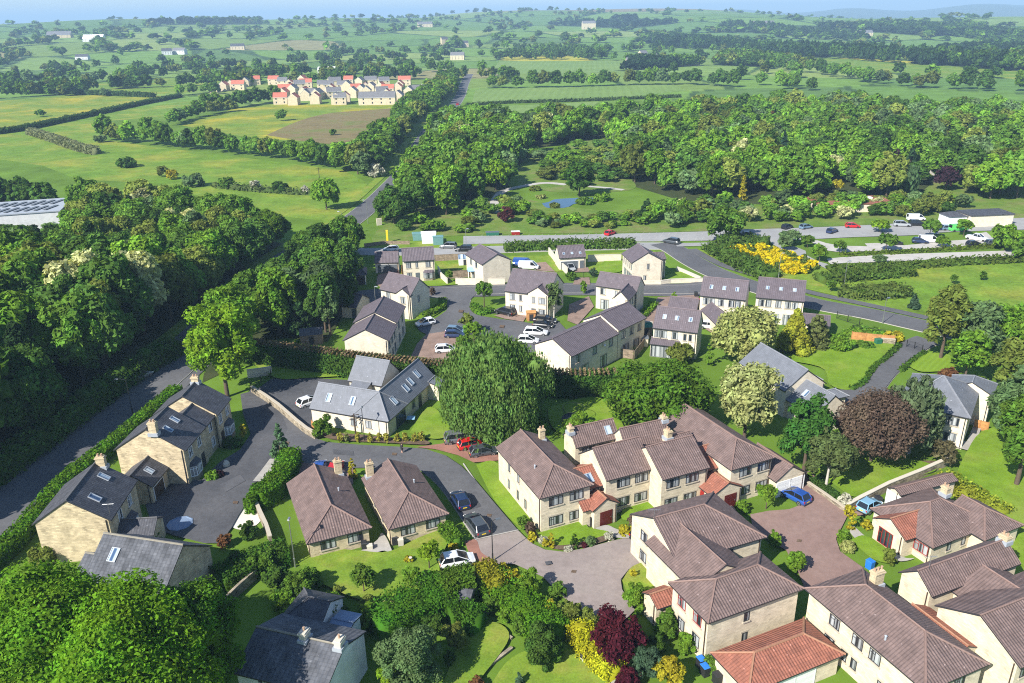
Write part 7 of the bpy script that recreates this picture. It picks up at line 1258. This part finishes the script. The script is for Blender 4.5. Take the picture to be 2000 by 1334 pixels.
for a, b, kd, c, l in [((1186, 461), (1198, 457), 'hatch', 'red', 'red car alone in the long car park'), ((1323, 478), (1299, 474), 'suv', 'dgrey', 'dark grey car at the road junction'), (kh(1285, 160), kh(1350, 140), 'hatch', 'black', 'black car in the car park right of the entrance tree'), (kh(1490, 155), kh(1550, 145), 'hatch', 'steel', 'blue grey car in the car park'), (kh(1775, 205), kh(1835, 185), 'hatch', 'navy', 'navy car in the near row of the car park'), (kh(855, 235), kh(950, 240), 'hatch', 'navy', 'dark car in the shade of the entrance tree'), (kh(745, 250), kh(825, 240), 'hatch', 'dgrey', 'grey car in the shade left of the entrance tree trunk'), (ki(95, 250), ki(180, 252), 'hatch', 'red', 'red car at the far kerb of the car park'), (ki(625, 235), ki(720, 238), 'suv', 'silver', 'silver car in the far row of the car park'), (ki(785, 228), ki(890, 230), 'suv', 'black', 'black car in the far row of the car park'), (ki(785, 172), ki(862, 172), 'van', 'white', 'white van behind the far row of the car park'), (ki(1130, 277), ki(1215, 275), 'hatch', 'steel', 'blue grey car left of the green van'), (ki(1245, 288), ki(1320, 284), 'van', 'green', 'bright green van in the car park'), (ki(1050, 278), ki(1110, 276), 'hatch', 'navy', 'navy car behind the car park tree'), (ki(1440, 225), ki(1490, 222), 'hatch', 'dgrey', 'dark car before the white kiosk wall'), (ki(825, 415), ki(915, 420), 'hatch', 'navy', 'dark blue car on the gravel lot beside the white van'), (ki(910, 410), ki(1020, 412), 'van', 'white', 'white van on the gravel lot'), (ki(1415, 375), ki(1555, 398), 'pickup', 'white', 'white pickup truck on the gravel lot'), (ki(1410, 452), ki(1500, 448), 'hatch', 'black', 'black car half behind the scrub at the gravel lot'), (ki(1610, 442), ki(1700, 438), 'hatch', 'dgrey', 'dark car at the right end of the gravel lot'), (ki(575, 440), ki(620, 436), 'hatch', 'black', 'black car behind the thin gravel lot tree'),
    (kt2(372, 1000), kt2(390, 985), 'hatch', 'black', 'dark car on the sunny stretch of the main road'), (kt2(222, 1175), kt2(240, 1158), 'hatch', 'silver', 'silver car on the main road near the bend'), (kt2(635, 642), kt2(645, 630), 'hatch', 'black', 'dark car far along the main road, left of a pair'), (kt2(662, 640), kt2(672, 628), 'hatch', 'navy', 'dark blue car far along the main road, right of a pair'), (kt2(684, 608), kt2(692, 597), 'hatch', 'red', 'red car far along the main road'), ((634, 470), (643, 462), 'hatch', 'black', 'black car in the shaded stretch of the main road')]:
    car(a, b, kd, CC[c], l, full=False)
# ------------------------------------------------------------------ street furniture
def lamp(base, h, arm, label, col='black_metal', name='street_lamp'):
    x, y = G(base); r = empty(name, (x, y, 0), label, 'street lamp'); b = MB(); b.tube([(0, 0, -.1), (0, 0, 1.2)], .09, 8); b.tube([(0, 0, 1.2), (0, 0, h)], [.06, .045], 8)
    dx, dy = arm; b.tube([(0, 0, h - .05), (dx * .5, dy * .5, h + .12), (dx, dy, h + .1)], .035, 6); b.build('post', M[col], r); k_ = MB(); k_.box((dx, dy, h + .02), (.62, .26, .14), atan2(dy, dx), 0, (.8, .7)); hd = k_.build('lamp_head', M['metal' if col == 'metal' else 'grey_paint'], r); q = MB(); q.box((dx, dy, h - .01), (.46, .18, .03), atan2(dy, dx)); q.build('lens', M['lamp_glass'], hd)
lamp((962.5, 1099), hpx((962.5, 1099), 1018), (.7, .3), 'black street lamp at the edge of the pink turning head'); lamp((259.8, 809), hpx((259.8, 809), 742), (-1.5, .2), 'street lamp with long arm reaching over the shaded main road'); lamp((712.5, 864), hpx((712.5, 864), 798), (.0, .3), 'slim lamp post before the grey roofed house'); lamp((1723.5, 632), hpx((1723.5, 632), 583), (.5, .2), 'pale lamp post beside the new estate road', 'metal'); lamp((735, 610), 5.5, (.4, 0), 'pale lamp post left of the grey gabled estate house', 'metal'); lamp((719, 437), 7, (-.8, 0), 'lamp post on the right kerb of the main road', 'metal'); lamp((671, 462), 7, (-.8, 0), 'lamp post at the street junction', 'metal'); lamp((577, 1108), 6.2, (.0, .1), 'pale pole left of the bungalow lawn', 'metal'); lamp((911, 492), 6, (.5, 0), 'lamp post on the side street behind the blank gable', 'metal'); lamp((1520, 545), 6, (.5, 0), 'pale lamp post on the broom bank', 'metal'); lamp((1648, 562), 6, (.5, 0), 'pale lamp post above the shrub bed', 'metal')
def pole(base, h, label):
    x, y = G(base); r = empty('telegraph_pole', (x, y, 0), label, 'telegraph pole'); b = MB(); b.tube([(0, 0, -.1), (0, 0, h)], [.13, .09], 8); b.build('post', M['brown_paint'], r); k_ = MB()
    for z in (.3, .9): k_.box((0, 0, h - z), (1.5, .08, .09), .4)
    k_.tube([(0, 0, h - 1.6), (.6, .1, h - 1.0)], .03, 4); k_.build('crossarm', M['brown_paint'], r)
pole((695, 850), hpx((695, 850), 808), 'wooden telegraph pole before the grey roofed house'); pole((627, 378), 9, 'telegraph pole in the large meadow'); 
def bx(name, base, size, mat, label, cat, rz=0., lid=None, roof=None, z=0., wheel=False):
    x, y = G(base); r = empty(name, (x, y, z), label, cat, None, rz); b = MB(); b.box((0, 0, 0), size, 0, 0, (1.08, 1.08) if lid else (1, 1)); b.build('body' if lid else 'wall', M[mat], r); hz = size[2]
    if lid:
        k_ = MB(); k_.box((0, .02, hz), (size[0] * 1.14, size[1] * 1.16, .07), 0, 0, (.9, .85)); k_.build('lid', M[lid], r)
        if wheel:
            for s in (-1, 1): q = MB(); q.tube([(s * size[0] * .5, size[1] * .5, .1), (s * size[0] * .42, size[1] * .5, .1)], .1, 10); q.build('wheel', M['rubber'], r)
    if roof:
        k_ = MB(); w_, d, rh = size[0] / 2 + .12, size[1] / 2 + .12, size[1] * .3
        R0, R1 = (-w_, 0, hz + rh), (w_, 0, hz + rh); e = [(-w_, -d, hz - .02), (w_, -d, hz - .02), (w_, d, hz - .02), (-w_, d, hz - .02)]
        k_.uvpoly([e[0], e[1], R1, R0]); k_.uvpoly([e[2], e[3], R0, R1]); k_.poly([e[1], e[2], R1]); k_.poly([e[3], e[0], R0]); k_.poly(e[::-1]); k_.build('roof', M[roof], r)
        q = MB(); q.box((0, -size[1] / 2 - .02, .05), (min(.8, size[0] * .5), .05, hz * .82)); q.build('door', M['dark_paint'], r)
    return r
for p, l, c in [((1368, 1303), 'wheelie bin with blue lid nearest the flats corner', 'blue_plastic'), ((1376, 1318), 'wheelie bin with blue lid beside the red roofed garage', 'blue_plastic'), ((1400, 1334), 'black wheelie bin at the bottom edge', 'plastic')]: bx('wheelie_bin', p, (.58, .7, 1.05), 'plastic', l, 'bin', .4, c, wheel=True)
bx('wheelie_bin', (712, 1074), (.58, .7, 1.05), 'plastic', 'black wheelie bin at the front of the left bungalow', 'bin', .2, 'plastic', wheel=True); bx('wheelie_bin', (771, 1062), (.58, .7, 1.05), 'plastic', 'black wheelie bin at the front of the right bungalow', 'bin', .2, 'plastic', wheel=True); bx('wheelie_bin', (1714, 985), (.58, .7, 1.05), 'plastic', 'dark wheelie bin beside the pale blue car', 'bin', .3, 'plastic', wheel=True); bx('wheelie_bin', (1156, 1026), (.58, .6, 1.2), 'plastic', 'slim black bin beside the red porch door', 'bin', .3, 'plastic', wheel=True); bx('wheelie_bin', (1359, 580), (.6, .7, 1.1), 'plastic', 'black wheelie bin before the tall estate house', 'bin', 0, 'plastic', wheel=True); bx('wheelie_bin', (1698, 1110), (.58, .7, 1.), 'blue_plastic', 'blue bin behind the small lawn of the right bungalow', 'bin', .5, 'blue_plastic', wheel=True)
bx('storage_box', (1714, 674), (1.0, .8, 1.2), 'green_plastic', 'dark green bin at the lawn corner by the orange fence', 'storage box', .2, 'green_plastic')
bx('stone_bin_store', (723, 1076), (.6, .5, .8), 'pale_stone', 'small stone bin store of the left bungalow', 'bin store', .2, 'pale_stone'); bx('stone_bin_store', (783, 1064), (.6, .5, .8), 'pale_stone', 'small stone bin store of the right bungalow', 'bin store', .2, 'pale_stone')
bx('garden_shed', (1037, 625), (1.7, 1.3, 1.7), 'orange_wood', 'bright orange shed at the corner of the court', 'shed', .1, roof='orange_wood'); bx('garden_shed', (1259, 654), (2.3, 2.0, 1.9), 'fence_wood', 'shed with green felt roof beside the cream garden wall', 'shed', .1, roof='green_plastic'); bx('garden_shed', (1252, 675), (2.2, 1.4, 1.6), 'cream', 'small pale playhouse in the fenced yard', 'shed', .1, roof='grey_paint'); bx('garden_shed', (904, 1186), (2.2, 2.2, 1.8), 'brown_paint', 'dark shed with curved felt roof in the lower garden', 'shed', -.3, roof='slate'); bx('garden_shed', (610, 668), (4, 3, 2.), 'fence_wood', 'dark roofed shed left of the estate terrace', 'shed', .2, roof='slate')
bx('greenhouse', (908, 516), (3.0, 2.4, 1.8), 'white_paint', 'white greenhouse in the side garden', 'greenhouse', .1, roof='skylight'); bx('site_cabin', (838, 474), (3.6, 2.6, 2.8), 'white_paint', 'white site cabin by the building site', 'cabin', .1, 'white_paint'); bx('site_cabin', (856, 477), (2.6, 2.0, 2.2), 'teal', 'teal container right of the white site cabin', 'cabin', .1, 'teal'); bx('site_cabin', (820, 468), (3.6, 2.0, 1.9), 'teal', 'teal container left of the white site cabin', 'cabin', .1, 'teal'); bx('sign_board', (741, 440), (1.5, .25, 2.0), 'cream', 'pale notice board beside the main road', 'sign', .5, 'cream'); bx('storage_box', (962, 459), (3.4, 1.4, .9), 'green_plastic', 'green skip at the left end of the car park', 'skip', .05, 'grey_paint'); bx('storage_box', (1007, 458), (2.2, 1.2, .9), 'red_paint', 'red and white barrier trailer in the car park', 'trailer', .05, 'white_paint'); bx('yellow_pump', (757, 474), (.5, .5, 3.4), 'yellow_plate', 'yellow machine mast on the building site', 'machine', .1, 'yellow_plate')
def gazebo(base, label, mat):
    x, y = G(base); r = empty('gazebo', (x, y, 0), label, 'gazebo', None, .1); b = MB()
    for sx in (-1.5, 1.5):
        for sy in (-1, 1): b.tube([(sx, sy, 0), (sx, sy, 2.1)], .05, 5)
    b.build('frame', M['white_paint'], r); k_ = MB(); e = [(-1.7, -1.2, 2.1), (1.7, -1.2, 2.1), (1.7, 1.2, 2.1), (-1.7, 1.2, 2.1)]; t = [(-1.5, 0, 2.8), (1.5, 0, 2.8)]
    k_.poly([e[0], e[1], t[1], t[0]]); k_.poly([e[2], e[3], t[0], t[1]]); k_.poly([e[1], e[2], t[1]]); k_.poly([e[3], e[0], t[0]]); k_.poly(e[::-1]); k_.build('canopy', M[mat], r)
gazebo((928, 544), 'blue garden gazebo beside the blank estate gable', 'sky_blue')
def trampoline(base, label):
    x, y = G(base); r = empty('trampoline', (x, y, 0), label, 'trampoline'); b = MB(); n = 20; c = [(1.7 * cos(2 * pi * i / n), 1.7 * sin(2 * pi * i / n)) for i in range(n + 1)]; b.tube([(*p, .8) for p in c], .06, 5, cap=False); b.tube([(*p, 2.5) for p in c], .03, 5, cap=False)
    for i in range(0, n, 4): b.tube([(*c[i], 0), (*c[i], 2.5)], .035, 5)
    b.build('frame', M['black_metal'], r); k_ = MB(); k_.poly([(*p, .79) for p in c[:-1]]); k_.build('mat', M['plastic'], r)
trampoline((1120, 826), 'round black trampoline on the shaded lawn behind the flats')
def table(base, label):
    x, y = G(base); r = empty('garden_table', (x, y, 0), label, 'table'); b = MB(); b.box((0, 0, .68), (1.2, 1.2, .05)); b.build('table_top', M['sky_blue'], r)
    for sx in (-.5, .5):
        for sy in (-.5, .5): k_ = MB(); k_.tube([(sx, sy, 0), (sx, sy, .68)], .03, 5); k_.build('leg', M['black_metal'], r)
table((803, 824), 'blue garden table on the shaded side of the grey roofed house')
def bbq(base, label):
    x, y = G(base); r = empty('kettle_barbecue', (x, y, 0), label, 'barbecue'); b = MB(); b.lathe([(.08, .55), (.28, .62), (.36, .8), (.34, .82)], n=12); b.build('bowl', M['white_paint'], r); k_ = MB(); k_.lathe([(.36, .82), (.3, 1.0), (.12, 1.1), (.02, 1.12)], n=12); k_.build('lid', M['plastic'], r)
    for a in (0, 2.1, 4.2): q = MB(); q.tube([(.15 * cos(a), .15 * sin(a), .6), (.32 * cos(a), .32 * sin(a), 0)], .02, 5); q.build('leg', M['white_paint'], r)
bbq((1139, 1295), 'white kettle barbecue on the gravel path beside the yellow hedge')
def lump(name, base, prof, mat, label, cat):
    x, y = G(base); b = MB(); b.lathe(prof, (0, 0, 0), 9); o = link(name, b.mesh(name, M[mat]), None, (x, y, 0)); tag(o, label, cat)
lump('paddling_pool', (352, 1026), [(1.5, -.05), (1.55, .3), (1.4, .32), (1.36, .24), (.05, .25)], 'tarp_and_shaded_pool', 'round paddling pool of shade-dulled blue beside the stone house drive', 'pool'); lump('sundial', (802.5, 1102), [(.25, 0), (.2, .08), (.1, .15), (.09, .8), (.2, .85), (.2, .92), (.02, .93)], 'pale_stone', 'pale stone sundial on the bungalow lawn', 'sundial'); lump('rock', (827, 1138), [(1.0, -.1), (1.05, .25), (.7, .5), (.1, .55)], 'wall_stone', 'long grey rock under the small yellow green tree', 'rock'); lump('rock', (443, 912), [(.5, -.1), (.45, .6), (.2, 1.0), (.02, 1.05)], 'pale_stone', 'standing pale rock in the flower bed of the shared drive', 'rock')  # pool takes the darker roof blue: shade painted into its colour
sheet('slab', [(652, 1139), (663, 1141), (676, 1120), (664, 1118)], GR['paving'], 'concrete slab in the bungalow lawn', z=.1, sm=False)
sheet('drain_cover', [(1064, 1103), (1075, 1101), (1078, 1107), (1067, 1110)], GR['dark_asphalt'], 'dark drain cover in the pink turning head', sm=False)
# flat roofed buildings
def flatb(name, A, B, depth, h, wall, roof, label, cat, extra=None):
    a, b_ = np.array(G(A, h)), np.array(G(B, h)); L = np.linalg.norm(b_ - a); u = (b_ - a) / L; v = np.array([-u[1], u[0]]); c = (a + b_) / 2 + v * depth / 2; rz = atan2(u[1], u[0]); r = empty(name, (*c, 0), label, cat, None, rz)
    k_ = MB(); k_.box((0, 0, -.1), (L - .4, depth - .4, h + .1)); k_.build('wall', M[wall], r); k_ = MB(); k_.box((0, 0, h), (L, depth, .3)); k_.build('roof', M[roof], r); return r, L, depth
r_, L_, D_ = flatb('kiosk_building', ki(1430, 128), ki(1905, 108), 7, 3.2, 'cream', 'slate', 'low white kiosk building with dark flat roof beyond the car park', 'building'); k_ = MB(); k_.box((-L_ / 2 - 2.6, .5, 0), (5, 5, 2.9)); k_.build('side_wing', M['white_paint'], r_); k_ = MB(); k_.box((-L_ / 2 - 2.6, .5, 2.9), (5.6, 5.6, .8), 0, 0, (.3, .3)); k_.build('side_roof', M['slate'], r_)
r_, L_, D_ = flatb('pavilion', kt3(800, 1190), kt3(1240, 1180), 11, 2.4, 'cream', 'redtile', 'low pavilion with curved red roof in the garden', 'pavilion')
for x in (-4, 6): k_ = MB(); k_.box((x, 2, 2.7), (3, 2, .4)); k_.build('roof_light', M['lamp_glass'], r_)
r_, L_, D_ = flatb('depot', (-260, 440), (118, 413), 20, 5.4, 'white', 'lead', 'white roofed depot with rows of dark solar panels at the left edge', 'building')
for j in range(2):
    for i in range(16):
        k_ = MB(); k_.box((0, 0, 0), (1.1, 6.4, .08)); key = 'solar'
        if key not in WIN: WIN[key] = k_.mesh('solar_panel', M['grey_paint'])
        o = link('solar_panel', WIN[key], r_, (L_ / 2 - 3.5 - i * 2.6, -D_ / 2 + 5 + j * 8.6, 5.85)); o.rotation_euler = (0, 0, -.35)
# ------------------------------------------------------------------ the man on the lane
def person(base, label, rz):
    x, y = G(base); r = empty('person', (x, y, .035), label, 'person', None, rz); me = bpy.data.meshes.new('body')
    J = {'pelvis': (0, 0, .93, .145), 'waist': (0, 0, 1.08, .135), 'chest': (0, -.01, 1.30, .165), 'neck': (0, 0, 1.47, .06), 'chin': (0, -.015, 1.56, .075), 'head': (0, -.01, 1.66, .10), 'top': (0, 0, 1.74, .06)}
    names = list(J); E_ = [(i, i + 1) for i in range(6)]; V = [J[n][:3] for n in names]; Rr = [J[n][3] for n in names]
    def chain(root, pts):
        p = root
        for q in pts: V.append(q[:3]); Rr.append(q[3]); E_.append((p, len(V) - 1)); p = len(V) - 1
    for s in (-1, 1):
        st = .16 * s
        chain(0, [(s * .1, .0, .86, .095), (s * .11, -.05 - st * .5, .48, .062), (s * .11, st * .6 + .02, .09, .045), (s * .12, st * .6 - .12, .04, .04)])
        chain(2, [(s * .19, 0, 1.40, .06), (s * .24, .03, 1.14, .045), (s * .20, -.14, .95, .035), (s * .18, -.20, .90, .03)])
    me.from_pydata(V, E_, [])
    o = link('body', me, r); mod = o.modifiers.new('skin', 'SKIN'); sv = me.skin_vertices[0].data
    for i, q in enumerate(Rr): sv[i].radius = (q, q * (.8 if i in (0, 1, 2) else 1))
    sv[0].use_root = True; o.modifiers.new('sub', 'SUBSURF').levels = 1; o.modifiers['sub'].render_levels = 1; me.materials.append(M['skin'])
    t = MB(); t.lathe([(.20, .96), (.185, 1.1), (.215, 1.3), (.2, 1.4), (.11, 1.47), (.075, 1.49)], n=12); t.build('shirt', M['black_cloth'], r); t = MB(); t.lathe([(.19, .80), (.19, .95), (.185, 1.0)], n=12)
    for s in (-1, 1): t.tube([(s * .1, -.01, .9), (s * .11, -.04, .52)], [.125, .10], 9); t.build if 0 else None
    for s in (-1, 1): t.tube([(s * .15, 0, 1.42), (s * .24, .03, 1.16)], [.085, .07], 8)
    t.build('shorts', M['black_cloth'], r); t = MB(); t.lathe([(.108, 1.66), (.108, 1.72), (.07, 1.77), (.02, 1.785)], (0, .015, 0), n=10); t.build('hair', M['hair'], r)
    for s in (-1, 1): t = MB(); t.box((s * .12, s * .1 - .06, 0), (.1, .27, .09), 0, 0, (.8, .8)); t.build('shoe', M['white_paint'], r)
person((785.5, 887), 'person in black top and shorts walking on the tarmac lane', 2.2)
# ------------------------------------------------------------------ haze over the plain
hz = MB(); hz.box((0, 6000, -90), (36000, 28000, 330)); hm = bpy.data.materials.new('haze'); hm.use_nodes = True; n = hm.node_tree.nodes; n.remove(n['Principled BSDF']); pv = n.new('ShaderNodeVolumePrincipled'); pv.inputs['Color'].default_value = (.48, .73, 1, 1); pv.inputs['Density'].default_value = HAZE; pv.inputs['Anisotropy'].default_value = 0
hm.node_tree.links.new(pv.outputs[0], n['Material Output'].inputs['Volume']); ho = hz.build('haze', hm); tag(ho, 'thin blue haze over the plain', kind='stuff')
